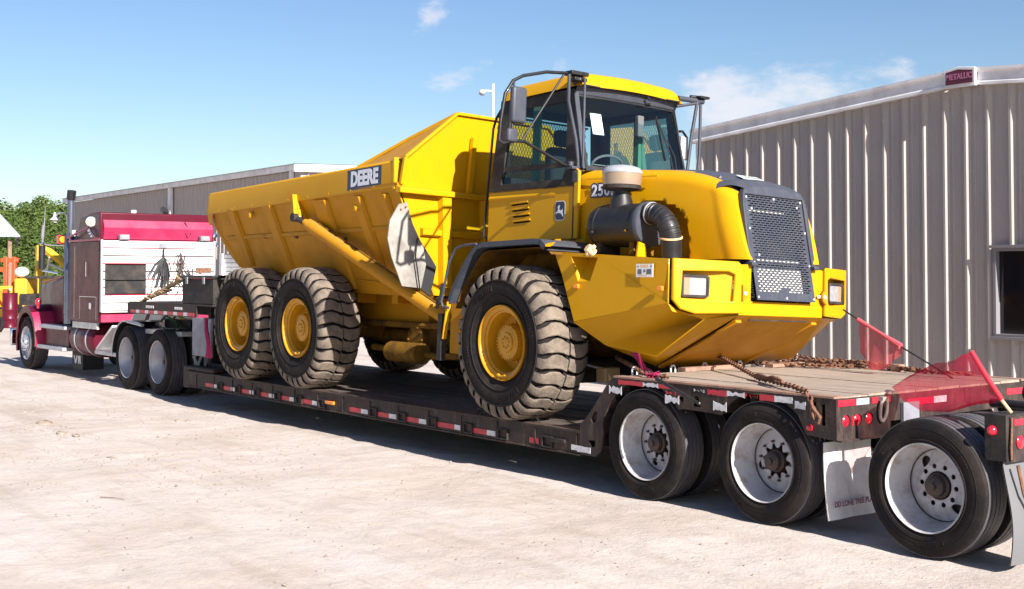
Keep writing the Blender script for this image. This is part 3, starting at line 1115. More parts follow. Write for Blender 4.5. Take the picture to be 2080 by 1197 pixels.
# yellow loader
o = yard(40, 45); M = MB(o)
ld = empty('skid_loader', o, label='yellow skid loader with white domed cap left of the maroon hood', cat='loader')
g = G(); g.box(-1.5, -.35, 0, 1.3, .35, .60, M=M); g.box(-.1, 1.3, -.2, 1.2, .55, .78, M=M); g.box(-.2, .25, .0, 1.1, .78, 1.75, M=M)
finish('body', g, YELB, ld, bevel=.04)
g = G()
g.box(-.92, -.83, -.05, .05, .5, 1.42, M=M); g.box(-.35, -.26, -.05, .05, .5, 1.42, M=M); g.box(-.92, -.26, -.05, .05, 1.36, 1.48, M=M); g.box(-1.05, -.2, -.05, .05, .45, .58, M=M)
finish('front_guard', g, YELB, ld, bevel=.02)
g = G(); g.box(.05, .65, -.1, 1.0, .78, 1.2, M=M); g.box(.7, .78, 0, .1, .7, 1.75, M=M); g.box(.2, 1.6, 0, .9, 1.75, 1.84, M=M); g.box(1.45, 1.52, 0, .1, .7, 1.75, M=M)
finish('roll_cage', g, BLKM, ld)
g = G(); g.sphere(M @ Vector((.0, .2, 1.98)), .26, 14, sq=(1, 1, .75)); finish('domed_cap', g, WHB, ld)
g = G()
for x in (-.05, 1.1):
    wheelY(g, M, x, -.25, .42, .42, .3)
finish('wheels', g, RUB, ld)
g = G()
for x in (-.88, -.3):
    g.sphere(M @ Vector((x, -.09, 1.36)), .055, 8)
finish('work_lamps', g, WHB, ld)
# maroon barrel beside
o = yard(21, 44); M = MB(o)
g = G(); g.lathe([(.001, 0), (.26, 0), (.275, .02), (.26, .04), (.26, .30), (.275, .32), (.26, .34), (.26, .62), (.275, .64), (.26, .66), (.26, 1.25), (.001, 1.25)], o, (0, 0, 1), 20)
tag(finish('oil_drum', g, MAR), 'tall dull red drum standing right of the shelter post', 'drum')
# excavator
o = yard(92, 60); M = MB(o)
ex = empty('excavator', o, label='yellow excavator with raised boom and stick behind the maroon hood', cat='excavator')
def P(x, z, y=0):
    return M @ Vector((x, y, z))
g = G(); g.bar(P(-.35, .8), P(-.30, 3.3), .32, .30, (0, 1, 0)); g.bar(P(-.33, 3.2), P(.15, 3.0), .3, .26, (0, 1, 0)); finish('boom', g, YELB, ex, bevel=.03)
g = G(); g.bar(P(.1, 3.05), P(1.5, 1.95), .26, .30, (0, 1, 0)); g.bar(P(.9, 1.4), P(1.35, 2.1), .2, .2, (0, 1, 0)); finish('stick', g, YELB, ex, bevel=.03)
g = G(); g.tube([P(-.1, 1.2), P(.25, 2.9)], .07, 8); g.tube([P(.2, 2.4), P(1.2, 1.95)], .06, 8); finish('hydraulic_ram', g, ALUD, ex)
g = G(); g.box(-.6, 1.6, -.5, 1.2, .8, 1.7, M=M); finish('house', g, YELB, ex, bevel=.05)
g = G(); g.box(-.7, 1.8, -.7, 1.4, .02, .7, M=M); finish('tracks', g, BLKM, ex, bevel=.1)
# ------------------------------------------------------------------ road wheels (dual tyres), shared meshes
def road_tyre(R=.465, w=.27, name='tyre'):
    g = G()
    p = [(R * .62, .02), (R * .66, .004), (R * .78, -.012), (R * .90, -.006), (R * .965, .012), (R * .985, .03)]
    tread = []
    gw = .008
    n = 4
    y0, y1 = .03, w - .03
    yy = y0
    seg = (y1 - y0 - n * gw) / (n + 1)
    for k in range(n + 1):
        cr = .010 * (1 - abs((yy + seg / 2 - w / 2) / (w / 2)) ** 2)
        tread += [(R * .985 + cr, yy), (R * .985 + cr, yy + seg)]
        yy += seg
        if k < n:
            tread += [(R * .965, yy + .001), (R * .965, yy + gw - .001)]
            yy += gw
    q = [(r, w - h) for r, h in reversed(p)]
    prof = p + tread + q
    mi = [0] * (len(p) - 1) + [1] * (len(tread) + 1) + [0] * (len(q) - 1)
    g.lathe(prof, (0, 0, 0), (0, 1, 0), 64, mi)
    # moulded rings and raised lettering blocks on the sidewall
    for r in (.70, .86):
        g.lathe([(R * r - .003, -.004 - (.008 if r < .8 else .004)), (R * r, -.010 - (.006 if r < .8 else .0)), (R * r + .003, -.004 - (.008 if r < .8 else .004))], (0, 0, 0), (0, 1, 0), 64, 0)
    rq = random.Random(8)
    for a0 in (.3, 2.4, 4.5):
        a = a0
        for k in range(11):
            da = rq.uniform(.035, .06)
            if k != 5:
                r0, r1 = R * .765, R * .825
                vs = []
                for rr_, dd in ((r0, 0), (r1, 0)):
                    for aa in (a, a + da * .6):
                        vs.append((rr_ * cos(aa), -.0085, rr_ * sin(aa)))
                vs2 = [(x_, -.0145, z_) for x_, _, z_ in vs]
                g.add(vs + vs2, [(4, 5, 7, 6), (0, 1, 5, 4), (2, 6, 7, 3), (0, 4, 6, 2), (1, 3, 7, 5)], 0)
            a += da
    return finish(name, g, [RUB, RUBG], None, recenter=False, link=False, ang=28)


def rim_deep(R=.305, style=0, m=WHT):
    """outer dual disc wheel: wide barrel, recessed disc with real hand holes, bolt ring, hub"""
    g = G()
    n = 56
    g.lathe([(R * .985, .030), (R, .010), (R * .985, -.004), (R * .955, .004), (R * .945, .03), (R * .90, .055), (R * .885, .12), (R * .83, .15), (R * .81, .225)], (0, 0, 0), (0, 1, 0), n)
    holes = []
    if style == 0:
        hh = [(.192, 2 * pi * k / 2, .037) for k in range(2)]
    else:
        hh = [(.192, 2 * pi * k / 2, .038) for k in range(2)]
    for rr, a, hr in hh:
        holes.append(circ(rr * cos(a), rr * sin(a), hr, 14))
    ns = 10
    for k in range(ns):
        a = 2 * pi * (k + .3) / ns
        if style == 1:
            holes.append(circ(.132 * cos(a), .132 * sin(a), .018, 10))
    if style == 0:
        holes.append([((.135 if k % 4 in (1, 2) else .100) * cos(2 * pi * k / 40), (.135 if k % 4 in (1, 2) else .100) * sin(2 * pi * k / 40)) for k in range(40)])
    else:
        holes.append(circ(0, 0, .098, 24))
    f = lambda u, v, w: (u, .222 + w - .045 * (1 - min(1, max(0, (hypot(u, v) - .155) / .04))), v)
    g.plate(circ(0, 0, R * .812, 56), holes, f, .010)
    g.lathe([(R * .811, .206), (R * .80, .2115), (R * .792, .2135)], (0, 0, 0), (0, 1, 0), n, 1)
    g.lathe([(R * .978, .0235), (R * .974, .0245)], (0, 0, 0), (0, 1, 0), n, 1)
    return finish('rim', g, [m, HUBD], None, recenter=False, link=False, ang=30)


def hub_mesh(style=0):
    g = G()
    g.lathe([(.092, .24), (.088, .165), (.072, .155), (.070, .115), (.052, .105), (.03, .10), (.0001, .098)], (0, 0, 0), (0, 1, 0), 24)
    g.cyl((0, .085, 0), (0, 1, 0), .026, .03, 12)
    g.lathe([(.27, .262), (.11, .250), (.09, .22)], (0, 0, 0), (0, 1, 0), 24)
    for k in range(10):
        a = 2 * pi * (k + .3) / 10
        if style == 0:
            c = Vector((.150 * cos(a), .158, .150 * sin(a)))
            g.cyl(c, (0, 1, 0), .011, .03, 6)
        else:
            pass
    return finish('hub', g, HUBD, None, recenter=False, link=False, ang=35)


TY = road_tyre()
RIM0, RIM1 = rim_deep(style=0), rim_deep(style=1)
HUB0, HUB1 = hub_mesh(0), hub_mesh(1)


def put(src, parent, loc, rotz=0.0, roll=0.0, name=None, sc=None):
    c = src.copy()
    if name:
        c.name = name
    COL.objects.link(c)
    c.parent = parent
    c.location = loc
    c.rotation_euler = Matrix.Rotation(rotz, 4, 'Z').to_euler() if not roll else (Matrix.Rotation(rotz, 4, 'Z') @ Matrix.Rotation(roll, 4, 'Y')).to_euler()
    if sc:
        c.scale = sc
    return c


def dual(parent, X, Y, Z, far=False, rim=RIM0, hub=HUB0, tyre=TY, roll=0.0, w=.27, sc=1.0):
    e = empty('dual_wheel', (X, Y, Z), parent)
    rz = pi if far else 0.0
    s = (sc, sc, sc)
    sg = -1 if far else 1
    put(tyre, e, (0, 0, 0), rz, roll, sc=s)
    put(tyre, e, (0, sg * .32 * sc, 0), rz, roll + .7, sc=s)
    put(rim, e, (0, 0, 0), rz, roll, sc=s)
    put(hub, e, (0, 0, 0), rz, roll, sc=s)
    return e


# ------------------------------------------------------------------ lowboy trailer
tr = empty('lowboy_trailer', (-2.0, 1.44, 0), label='long dusty black lowboy trailer carrying the yellow dump truck', cat='trailer')
T0, T1 = .15, 2.73
TC = (T0 + T1) / 2
X1, X2, X3 = 1.839, 3.129, 4.546
dual(tr, X1, T0, .462, rim=RIM0, roll=radians(117))
dual(tr, X2, T0, .462, rim=RIM0, roll=radians(162))
dual(tr, X1, T1, .462, far=True)
dual(tr, X2, T1, .462, far=True)
dual(tr, X3, T0, .462, rim=RIM1, hub=HUB1, roll=radians(-130))
dual(tr, X3, T1, .462, far=True, rim=RIM1, hub=HUB1)
for X in (X1, X2, X3):
    g = G(); g.tube([(X, T0 + .2, .462), (X, T1 - .2, .462)], .065, 12); finish('axle', g, HUBD, tr)
# lower deck: side rails with a flange, cross members, planks
for Y, s in ((T0, 1), (T1, -1)):
    g = G()
    g.box(-7.75, 1.02, Y + s * .012, Y + s * .03, .285, .47)
    g.box(-7.75, 1.02, Y, Y + s * .13, .47, .495)
    g.box(-7.75, 1.02, Y + .0, Y + s * .13, .268, .285)
    if s > 0:
        for k in range(15):
            x = -7.45 + .6 * k
            g.box(x, x + .02, Y + .002, Y + .012, .286, .469)
    finish('side_rail', g, TRL, tr, bevel=.003)
g = G()
for k in range(19):
    x = -7.5 + k * .46
    g.box(x, x + .08, T0 + .13, T1 - .13, .30, .44)
g.box(-7.75, 1.0, 1.0, 1.12, .22, .43); g.box(-7.75, 1.0, 1.76, 1.88, .22, .43)
finish('cross_members', g, BLKM, tr)
for k in range(9):
    y0 = T0 + .13 + k * (T1 - T0 - .26) / 9
    y1 = y0 + (T1 - T0 - .26) / 9 - .012
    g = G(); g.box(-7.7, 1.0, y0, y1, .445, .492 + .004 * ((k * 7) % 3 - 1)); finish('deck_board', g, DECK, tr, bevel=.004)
# tape, stake slots, marker lamps along the near side
segs = [(-7.12, -6.85, -6.74), (-6.52, -6.28, -6.16), (-5.98, -5.71, -5.59), (-5.39, -5.14, -5.0), (-4.84, -4.57, -4.43), (-4.27, -3.98, -3.85),
        (-3.08, -2.82, -2.67), (-2.48, -2.22, -2.07), (-1.89, -1.62, -1.48), (-1.28, -.96, -.84), (-.67, -.40, -.26), (.28, .42, .42)]
for i, (a, b, c) in enumerate(segs):
    g = G(); g.box(a, b, T0 + .006, T0 + .0115, .312, .362); finish('reflective_tape', g, RTAPE, tr)
    if c > b:
        g = G(); g.box(b + .002, c, T0 + .006, T0 + .0115, .312, .362); finish('reflective_tape', g, WTAPE, tr)
    x = c + .05
    g = G()
    g.plate([(x, .295), (x + .16, .295), (x + .16, .40), (x, .40)], [[(x + .02, .31), (x + .14, .31), (x + .14, .385), (x + .02, .385)]], lambda u, v, w: (u, T0 - .012 + w, v), .024)
    finish('stake_pocket', g, BLKM, tr, bevel=.003)
g = G(); g.box(.90, 1.05, T0 - .004, T0 + .004, .315, .36); finish('reflective_tape', g, WTAPE, tr)
for x in (-3.62, .62):
    g = G(); g.box(x, x + .20, T0 - .02, T0 + .010, .355, .395); mk = finish('marker_lamp', g, AMBL if x < 0 else BLKM, tr, bevel=.008)
for x in (-7.2, -5.9, -4.6, -2.0, -.6, .3):
    g = G(); g.lathe([(.045, -.008), (.055, 0), (.045, .008), (.035, 0)], (x, T0 + .075, .50), (0, 1, .2), 14, close=True); finish('lashing_ring', g, BLKM, tr)
text('lettering', 'XL 70LP', .055, WTAPE, tr, FACE_NEAR((.72, T0 - .001, .445)), .0015, 0.0, 1.0, .8) if False else None
# rear side plates with arches and lightening holes
def arc(cx, cz, r, a0, a1, n=12):
    return [(cx + r * cos(a0 + (a1 - a0) * k / n), cz + r * sin(a0 + (a1 - a0) * k / n)) for k in range(n + 1)]
for Y, s in ((T0, 1), (T1, -1)):
    o_ = [(1.02, .285), (1.22, .285), (1.295, .34), (1.33, .50)]
    o_ += arc(X1, .462, .53, radians(168), radians(38), 14)
    o_ += [(2.30, .80), (2.62, .795)]
    o_ += arc(X2, .462, .53, radians(142), radians(47), 12)
    o_ += [(3.56, .72), (3.82, .70), (3.82, 1.0), (1.47, 1.0), (1.40, .96), (1.30, .84), (1.18, .70), (1.08, .60), (1.02, .56)]
    hol = []
    if s > 0:
        hol = [[(1.16, .62), (1.22, .69), (1.255, .68), (1.24, .60), (1.19, .575)],
               [(1.12, .42), (1.22, .43), (1.22, .375), (1.18, .36)],
               [(2.41, .83), (2.50, .83), (2.475, .915), (2.44, .92)], [(2.24, .89), (2.30, .845), (2.31, .90)],
               [(3.62, .875), (3.655, .875), (3.655, .965), (3.62, .965)], [(3.70, .80), (3.735, .80), (3.735, .955), (3.70, .955)]]
    g = G(); g.plate(o_, hol, lambda u, v, w: (u, Y + s * w, v), .022)
    finish('side_plate', g, TRL, tr, ang=30)
    g = G(); g.box(1.47, 3.82, Y - s * .006, Y + s * .10, 1.001, 1.016); finish('deck_edge', g, DECKR, tr)
    g = G()
    pth = [(X1 - .53, .55), (X1 - .50, .70)] + arc(X1, .462, .54, radians(150), radians(38), 10)
    for a, b in zip(pth[:-1], pth[1:]):
        g.add([(a[0], Y + s * .022, a[1]), (b[0], Y + s * .022, b[1]), (b[0], Y + s * .6, b[1]), (a[0], Y + s * .6, a[1])], [(0, 1, 2, 3)])
    pth = arc(X2, .462, .54, radians(142), radians(40), 10)
    for a, b in zip(pth[:-1], pth[1:]):
        g.add([(a[0], Y + s * .022, a[1]), (b[0], Y + s * .022, b[1]), (b[0], Y + s * .6, b[1]), (a[0], Y + s * .6, a[1])], [(0, 1, 2, 3)])
    finish('wheel_well', g, BLKM, tr)
rt = random.Random(5)
def ragged(x0, x1, z0, z1, n=5, j=.012):
    pts = [(x0, z0)] + [(x0 + (x1 - x0) * k / n, z0 + rt.uniform(0, j)) for k in range(1, n)] + [(x1, z0)]
    pts += [(x1, z1)] + [(x1 - (x1 - x0) * k / n, z1 - rt.uniform(0, j)) for k in range(1, n)] + [(x0, z1)]
    return pts
for (x0, x1, z0, z1, m, j) in ((1.53, 1.83, .945, .99, RTAPE, .006), (1.835, 2.02, .945, .99, WTAPE, .02), (2.025, 2.19, .945, .985, RTAPE, .01),
                               (2.43, 2.54, .95, .975, WTAPE, .015), (2.58, 2.78, .935, .985, RTAPE, .012), (2.785, 2.97, .94, .985, WTAPE, .02), (2.975, 3.10, .945, .985, RTAPE, .03),
                               (3.12, 3.26, .935, .985, RTAPE, .004), (3.265, 3.44, .935, .985, WTAPE, .004), (3.46, 3.56, .90, .96, WTAPE, .015),
                               (1.41, 1.57, .855, .93, WTAPE, .028), (2.10, 2.26, .83, .905, WTAPE, .028), (2.11, 2.22, .905, .935, RTAPE, .02), (2.64, 2.78, .815, .895, WTAPE, .028),
                               (.98, 1.16, .305, .36, WTAPE, .004)):
    g = G(); g.plate(ragged(x0, x1, z0, z1, 6, j), [], lambda u, v, w: (u, T0 - .0035 + w, v), .003)
    finish('reflective_tape', g, m, tr)
# transition slope between decks and the upper deck
g = G(); g.add([(1.0, T0 + .03, .50), (1.46, T0 + .03, .98), (1.46, T1 - .03, .98), (1.0, T1 - .03, .50), (1.0, T0 + .03, .44), (1.46, T0 + .03, .80), (1.46, T1 - .03, .80), (1.0, T1 - .03, .44)],
               [(0, 1, 2, 3), (4, 7, 6, 5), (0, 4, 5, 1), (2, 6, 7, 3)])
finish('ramp_plate', g, TRL, tr)
for k in range(5):
    y = .5 + k * .45
    g = G()
    pr = [(1.36 + .03 * k % .06, y + dy, z) for dy, z in ((-.028, 1.0), (-.028, 1.045), (-.012, 1.065), (.012, 1.065), (.028, 1.045), (.028, 1.0))]
    g.tube(pr, .009, 6); finish('lashing_ring', g, WHB, tr)
for k in range(8):
    w = (T1 - T0 - .22) / 8
    y0 = T0 + .11 + k * w
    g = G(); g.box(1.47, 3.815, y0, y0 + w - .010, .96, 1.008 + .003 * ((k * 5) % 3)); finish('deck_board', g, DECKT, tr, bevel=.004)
g = G()
for k in range(7):
    g.box(1.5 + k * .36, 1.56 + k * .36, T0 + .1, T1 - .1, .84, .955)
g.box(1.4, 3.8, .98, 1.10, .55, .94); g.box(1.4, 3.8, 1.78, 1.90, .55, .94)
finish('upper_frame', g, BLKM, tr)
# rear light plate, near side
g = G()
hol = [circ(.265, .835, .046, 18), circ(.40, .835, .046, 18), circ(.535, .835, .046, 18)]
g.plate([(T0, .70), (.79, .70), (.79, 1.0), (T0, 1.0)], hol, lambda u, v, w: (3.822 + w, u, v), .014)
g.box(3.822, 3.88, T0, .80, .695, .705)
finish('light_plate', g, TRL, tr)
for y in (.265, .40, .535):
    g = G(); g.lathe([(.0001, .030), (.03, .026), (.044, .012), (.044, 0)], (3.812, y, .835), (1, 0, 0), 20); finish('tail_lamp', g, REDL, tr)
g = G(); g.box(3.837, 3.842, .318, .336, .80, .87); finish('reflective_tape', g, REDL, tr)
for (a, b, m) in ((.165, .375, RTAPE), (.378, .525, WTAPE), (.56, .64, RTAPE), (.71, .785, RTAPE)):
    g = G(); g.box(3.8365, 3.841, a, b, .945, .99); finish('reflective_tape', g, m, tr)
g = G()
pr = []
for k in range(24):
    a = 2 * pi * k / 24
    pr.append((3.865 + .012 * sin(a), .665 + .040 * cos(a), .895 + .085 * sin(a) * (1.0 if sin(a) < 0 else 1.0)))
pr.append(pr[0])
g.tube(pr, .013, 8, caps=False)
g.bar((3.83, .665, .975), (3.885, .665, .975), .07, .03)
finish('tow_ring', g, FLAPD, tr)
g = G(); g.lathe([(.0001, -.028), (.018, -.024), (.026, -.008), (.026, 0)], (3.60, T0 - .002, .775), (0, 1, 0), 16); finish('marker_lamp', g, REDL, tr)
g = G(); g.box(3.80, 3.83, .80, T1, .80, .995); finish('rear_cross_member', g, TRL, tr)
for (a, b, m) in ((1.0, 1.35, RTAPE), (1.352, 1.52, WTAPE), (2.38, 2.7, RTAPE)):
    g = G(); g.box(3.8305, 3.834, a, b, .90, .95); finish('reflective_tape', g, m, tr)
g = G(); g.box(3.835, 3.86, .92, 1.12, .70, .93); finish('hinge_plate', g, PLATE, tr)
# white mudflap behind the second axle
g = G()
def flap(u, v, w):
    return (3.70 - .02 * (1 - v) + .05 * (1 - v) ** 2 * 1.2 + w + .006 * sin(9 * u), .17 + .55 * u, .115 + .56 * v)
g.grid(lambda u, v: flap(u, v, 0), 10, 10); g.grid(lambda u, v: flap(u, v, .007), 10, 10)
mf = finish('mud_flap', g, FLAPW, tr)
text('lettering', 'DD LONE TREE PLA', .055, MUDP, mf, frame((3.762, .44, .225), (.0, 1, 0), (-.06, 0, 1)), .001, .002, 1.0, .92)
# tail carrier around the third axle
for y in (.95, 1.80):
    g = G(); g.box(3.86, 5.10, y, y + .13, .60, .80); finish('tail_beam', g, BLKM, tr, bevel=.006)
g = G(); g.box(5.0, 5.12, T0 + .3, T1 - .3, .72, .96); finish('tail_cross_beam', g, BLKM, tr, bevel=.006)
for y0, y1 in ((T0 + .03, T0 + .33), (T1 - .33, T1 - .03)):
    g = G(); g.box(4.98, 5.135, y0, y1, .70, 1.0); finish('lamp_box', g, BLKM, tr, bevel=.005)
g = G(); g.box(5.136, 5.146, T0 + .06, T0 + .6, .70, .985); finish('light_plate', g, TRL, tr)
g = G(); g.box(5.1465, 5.15, T0 + .10, T0 + .45, .93, .97); finish('reflective_tape', g, RTAPE, tr)
for k in range(3):
    g = G(); g.lathe([(.0001, .02), (.03, .018), (.042, .008), (.042, 0)], (5.147, T0 + .16 + .11 * k, .82), (1, 0, 0), 20); finish('tail_lamp', g, REDL, tr)
g = G(); g.lathe([(.0001, -.035), (.018, -.03), (.032, -.012), (.034, 0)], (5.035, T0 + .029, .895), (0, 1, 0), 20); finish('marker_lamp', g, REDL, tr)
g = G(); g.tube([(4.6, 1.35, 1.04), (5.4, 1.35, 1.02)], .06, 14); g.tube([(4.2, 1.55, .92), (5.4, 1.55, .90)], .035, 10); finish('air_tank', g, BLKP, tr)
g = G(); g.tube([(5.15, .22, .98), (5.155, .2, .80), (5.15, .21, .72)], .008, 6); g.tube([(5.17, .25, .68), (5.19, .28, .50), (5.20, .36, .36)], .012, 6); finish('flap_rod', g, RUST, tr)
g = G()
def flap2(u, v, w):
    return (5.12 + .04 * sin(3.4 * v + .5) + .02 * sin(7 * u) * (1 - v) + w, .19 + .46 * u, .05 + .65 * v)
g.grid(lambda u, v: flap2(u, v, 0), 12, 16); g.grid(lambda u, v: flap2(u, v, .008), 12, 16)
finish('mud_flap', g, FLAPG, tr)
# gooseneck
for Y, s in ((T0 + .05, 1), (T1 - .05, -1)):
    g = G(); g.box(-10.25, -7.55, Y, Y + s * .025, 1.275, 1.44); g.box(-10.25, -7.0, Y, Y + s * .12, 1.44, 1.462)
    finish('gooseneck_rail', g, TRL, tr)
for k in range(8):
    w = (T1 - T0 - .36) / 8
    y0 = T0 + .18 + k * w
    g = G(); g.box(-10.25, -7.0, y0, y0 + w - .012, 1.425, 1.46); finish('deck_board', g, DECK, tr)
x = -10.15
k = 0
while x < -7.7:
    m = (RTAPE, WTAPE)[k % 2]
    L_ = .24 if k % 2 == 0 else .14
    g = G(); g.box(x, x + L_ - .002, T0 + .045, T0 + .0495, 1.285, 1.335); finish('reflective_tape', g, m, tr)
    x += L_; k += 1
for (a, b) in ((-9.5, -9.15), (-8.35, -8.05)):
    for q in range(4):
        w = (b - a) / 4
        g = G(); g.box(a + q * w, a + q * w + w * .7, T0 + .045, T0 + .0495, 1.37, 1.41); finish('painted_mark', g, WTAPE, tr)
g = G(); g.box(-10.3, -10.25, T0 + .05, T1 - .05, 1.26, 1.44); finish('gooseneck_front_plate', g, BLKM, tr)
g = G(); g.box(-7.7, -7.6, T0 + .3, T1 - .3, .5, 1.44); finish('gooseneck_riser', g, BLKM, tr)
g = G(); g.box(-7.58, -7.0, T0 + .30, T1 - .30, .497, .60); finish('gooseneck_foot', g, BLKM, tr)
g = G(); g.box(-7.70, -7.02, T0 + .05, T0 + .08, .72, 1.27); finish('side_guard', g, PLATE, tr, bevel=.01)
g = G(); g.box(-7.95, -7.75, T0 + .02, T0 + .32, .24, .52); g.box(-7.95, -6.9, T0 + .02, T0 + .2, .497, .56); finish('end_block', g, TRL, tr, bevel=.02)
g = G(); g.box(-7.98, -7.9, T0 + .2, T0 + .75, .50, .74); vfl = finish('mud_flap', g, BLKR, tr)
g = G()
g.plate([(-.13, .07), (-.09, .07), (-.05, -.02), (-.01, .07), (.03, .07), (-.03, -.08), (-.07, -.08)], [], lambda u, v, w: (-7.895 + w, .42 + u, .62 + v), .004)
g.plate([(.05, .07), (.14, .07), (.16, .04), (.14, .0), (.16, -.08), (.12, -.08), (.10, -.01), (.09, -.08), (.05, -.08)], [], lambda u, v, w: (-7.895 + w, .42 + u, .62 + v), .004)
finish('lettering', g, WTAPE, vfl)
g = G()
for y in (1.0, 1.7):
    g.bar((-10.1, y, 1.34), (-7.6, y, 1.34), .14, .16)
finish('gooseneck_beam', g, BLKM, tr)

# things lying on the trailer
tb = empty('toolbox', (-7.6, .7, 1.465), label='black toolbox on the trailer gooseneck in front of the dump body', cat='toolbox')
g = G(); g.box(-8.12, -7.02, .22, 1.35, 1.465, 1.83); finish('body', g, BLKM, tb, bevel=.01)
g = G(); g.box(-8.15, -6.99, .19, 1.38, 1.835, 1.885); finish('lid', g, BLKP, tb, bevel=.012)
for x in (-7.9, -7.3):
    g = G(); g.box(x, x + .06, .175, .189, 1.76, 1.86); finish('latch', g, PLATE, tb)
g = G(); g.bar((-9.95, .32, 1.47), (-8.35, .40, 1.86), .05, .04); g.bar((-9.9, .30, 1.475), (-8.9, .36, 1.66), .045, .035)
tag(finish('lumber', g, ROPE), 'rough boards leaning across the front of the trailer neck', 'lumber')
rr = random.Random(9)
g = G()
for k in range(26):
    x = -9.95 + rr.random() * 1.6
    z = 1.48 + (x + 9.95) * .22
    g.tube([(x, .30 + rr.uniform(-.05, .05), z), (x + rr.uniform(.05, .25), .28 + rr.uniform(-.05, .05), z + rr.uniform(-.02, .12)), (x + rr.uniform(.1, .4), .3, z + rr.uniform(-.08, .08))], .010, 5)
tag(finish('rope_tangle', g, ROPE), 'tangle of frayed rope and hose over the leaning boards', 'rope', kind='stuff')
g = G()
g.grid(lambda u, v: (-7.02 + .03 * sin(5 * v), .10 + .1 * v + .03 * sin(4 * u), .74 + .50 * v * (1 - .2 * u) + .0 * u + u * .001) if False else (-7.06 + .20 * u * (1 - v * .55) + .02 * sin(6 * v), .12 + .02 * sin(8 * u + 3 * v), .72 + .56 * v), 6, 10)
tag(finish('warning_flag', g, MAGS), 'small crimson flag hanging beside the grey panel behind the rear dump truck tyre', 'flag', 'red warning flags on the trailer')

# chains
def link_mesh(g, c, d, roll, L_=.052, w=.034, r=.0062):
    d = Vector(d).normalized()
    a = d.orthogonal().normalized()
    a = (Matrix.Rotation(roll, 3, d) @ a)
    pts = []
    n = 8
    for k in range(n):
        an = 2 * pi * k / n
        pts.append(Vector(c) + d * (L_ / 2) * cos(an) + a * (w / 2) * sin(an))
    pts.append(pts[0])
    g.tube(pts, r, 5, caps=False)


def chain(path, sag=0.0, seed=0, pitch=.036, jit=0.0, r=.0062, slack=0.4):
    g = G()
    rn = random.Random(seed)
    P = [Vector(p) for p in path]
    pts = []
    for i in range(len(P) - 1):
        n = max(2, int((P[i + 1] - P[i]).length / .05))
        for k in range(n):
            t = k / n
            q = P[i].lerp(P[i + 1], t)
            q.z -= sag * 4 * t * (1 - t)
            pts.append(q)
    pts.append(P[-1])
    k = 0
    carry = 0.0
    for a, b in zip(pts[:-1], pts[1:]):
        L_ = (b - a).length
        t = carry
        while t < L_:
            c = a.lerp(b, t / L_) + Vector((rn.uniform(-jit, jit), rn.uniform(-jit, jit), rn.uniform(0, jit)))
            link_mesh(g, c, (b - a) + Vector((rn.uniform(-.3, .3), rn.uniform(-.3, .3), rn.uniform(-.2, .2))) * (b - a).length * (jit * 30), (k % 2) * pi / 2 + rn.uniform(-.3, .3) * slack + .4, r=r)
            k += 1
            t += pitch
        carry = t - L_
    return g


def chain_thing(lab, parts, name='tie_down_chain'):
    c = empty(name, parts[0][0][0], label=lab, cat='chain', group='rusty chains holding the dump truck down')
    for (path, kw) in parts:
        finish('links', chain(path, **kw), RUST, c, ang=60)
    return c


c1_ = chain_thing('rusty chain with binder running down to the near deck corner, hook through the side slot',
                  [([(.55, 1.9, 1.16), (1.55, 1.42, 1.13), (2.56, .77, 1.04)], dict(seed=1)),
                   ([(2.62, .72, 1.04), (3.2, .38, 1.045), (3.55, .17, 1.035), (3.63, .125, .98), (3.66, .12, .86)], dict(seed=2, jit=.004, r=.0085, pitch=.045))])
g = G(); g.tube([(2.50, .80, 1.05), (2.62, .72, 1.06), (2.80, .62, 1.055), (2.98, .52, 1.06)], [.018, .026, .018, .024], 8)
g.tube([(2.72, .68, 1.05), (2.95, .50, 1.085), (3.15, .38, 1.07)], [.012, .014, .012], 7); g.sphere((2.98, .52, 1.06), .032, 8)
finish('binder', g, RUST, c1_)
g = G(); g.tube([(3.64, .12, .93), (3.68, .115, .90), (3.715, .12, .86), (3.70, .12, .82), (3.665, .12, .83)], [.012, .013, .013, .012, .007], 7)
finish('hook', g, RUST, c1_)
g = G()
c2_ = chain_thing('rusty chain lying heaped along the far edge of the upper deck',
                  [([(1.30, 2.45, 1.03), (1.75, 2.60, 1.035), (2.2, 2.5, 1.03), (2.7, 2.62, 1.035), (3.1, 2.5, 1.03), (3.4, 2.6, 1.03)], dict(seed=4, jit=.012, r=.008)),
                   ([(1.4, 2.52, 1.04), (1.9, 2.48, 1.06), (2.3, 2.62, 1.05), (2.9, 2.45, 1.04)], dict(seed=5, jit=.018, r=.008)),
                   ([(1.9, 2.6, 1.06), (2.3, 2.5, 1.07), (2.55, 2.6, 1.05)], dict(seed=6, jit=.02, r=.008))])
chain_thing('thin dark chain stretched under the bumper to the far deck edge',
            [([(-.1, 2.75, 1.30), (1.0, 2.68, 1.16), (1.9, 2.62, 1.07)], dict(seed=7, sag=.03))])
chain_thing('slack rusty chain lying on the deck below the middle of the bumper',
            [([(.75, 1.9, 1.14), (1.45, 2.05, 1.035), (1.9, 2.3, 1.03), (2.25, 2.45, 1.035)], dict(seed=8, jit=.010, r=.008))])
c5_ = chain_thing('rusty chain between the near front tyre and the deck corner',
                  [([(.62, .95, 1.10), (1.15, .62, 1.08), (1.62, .36, 1.035)], dict(seed=9)), ([(1.60, .34, 1.04), (1.85, .30, 1.03), (2.05, .22, 1.035)], dict(seed=10, jit=.01, r=.008))])
g = G(); g.tube([(2.05, .10, 1.03), (2.30, .08, .955), (2.55, .07, .875)], [.018, .015, .013], 8); g.sphere((2.56, .07, .87), .017, 8)
finish('binder_lever', g, BLKP, c5_)
g = G()
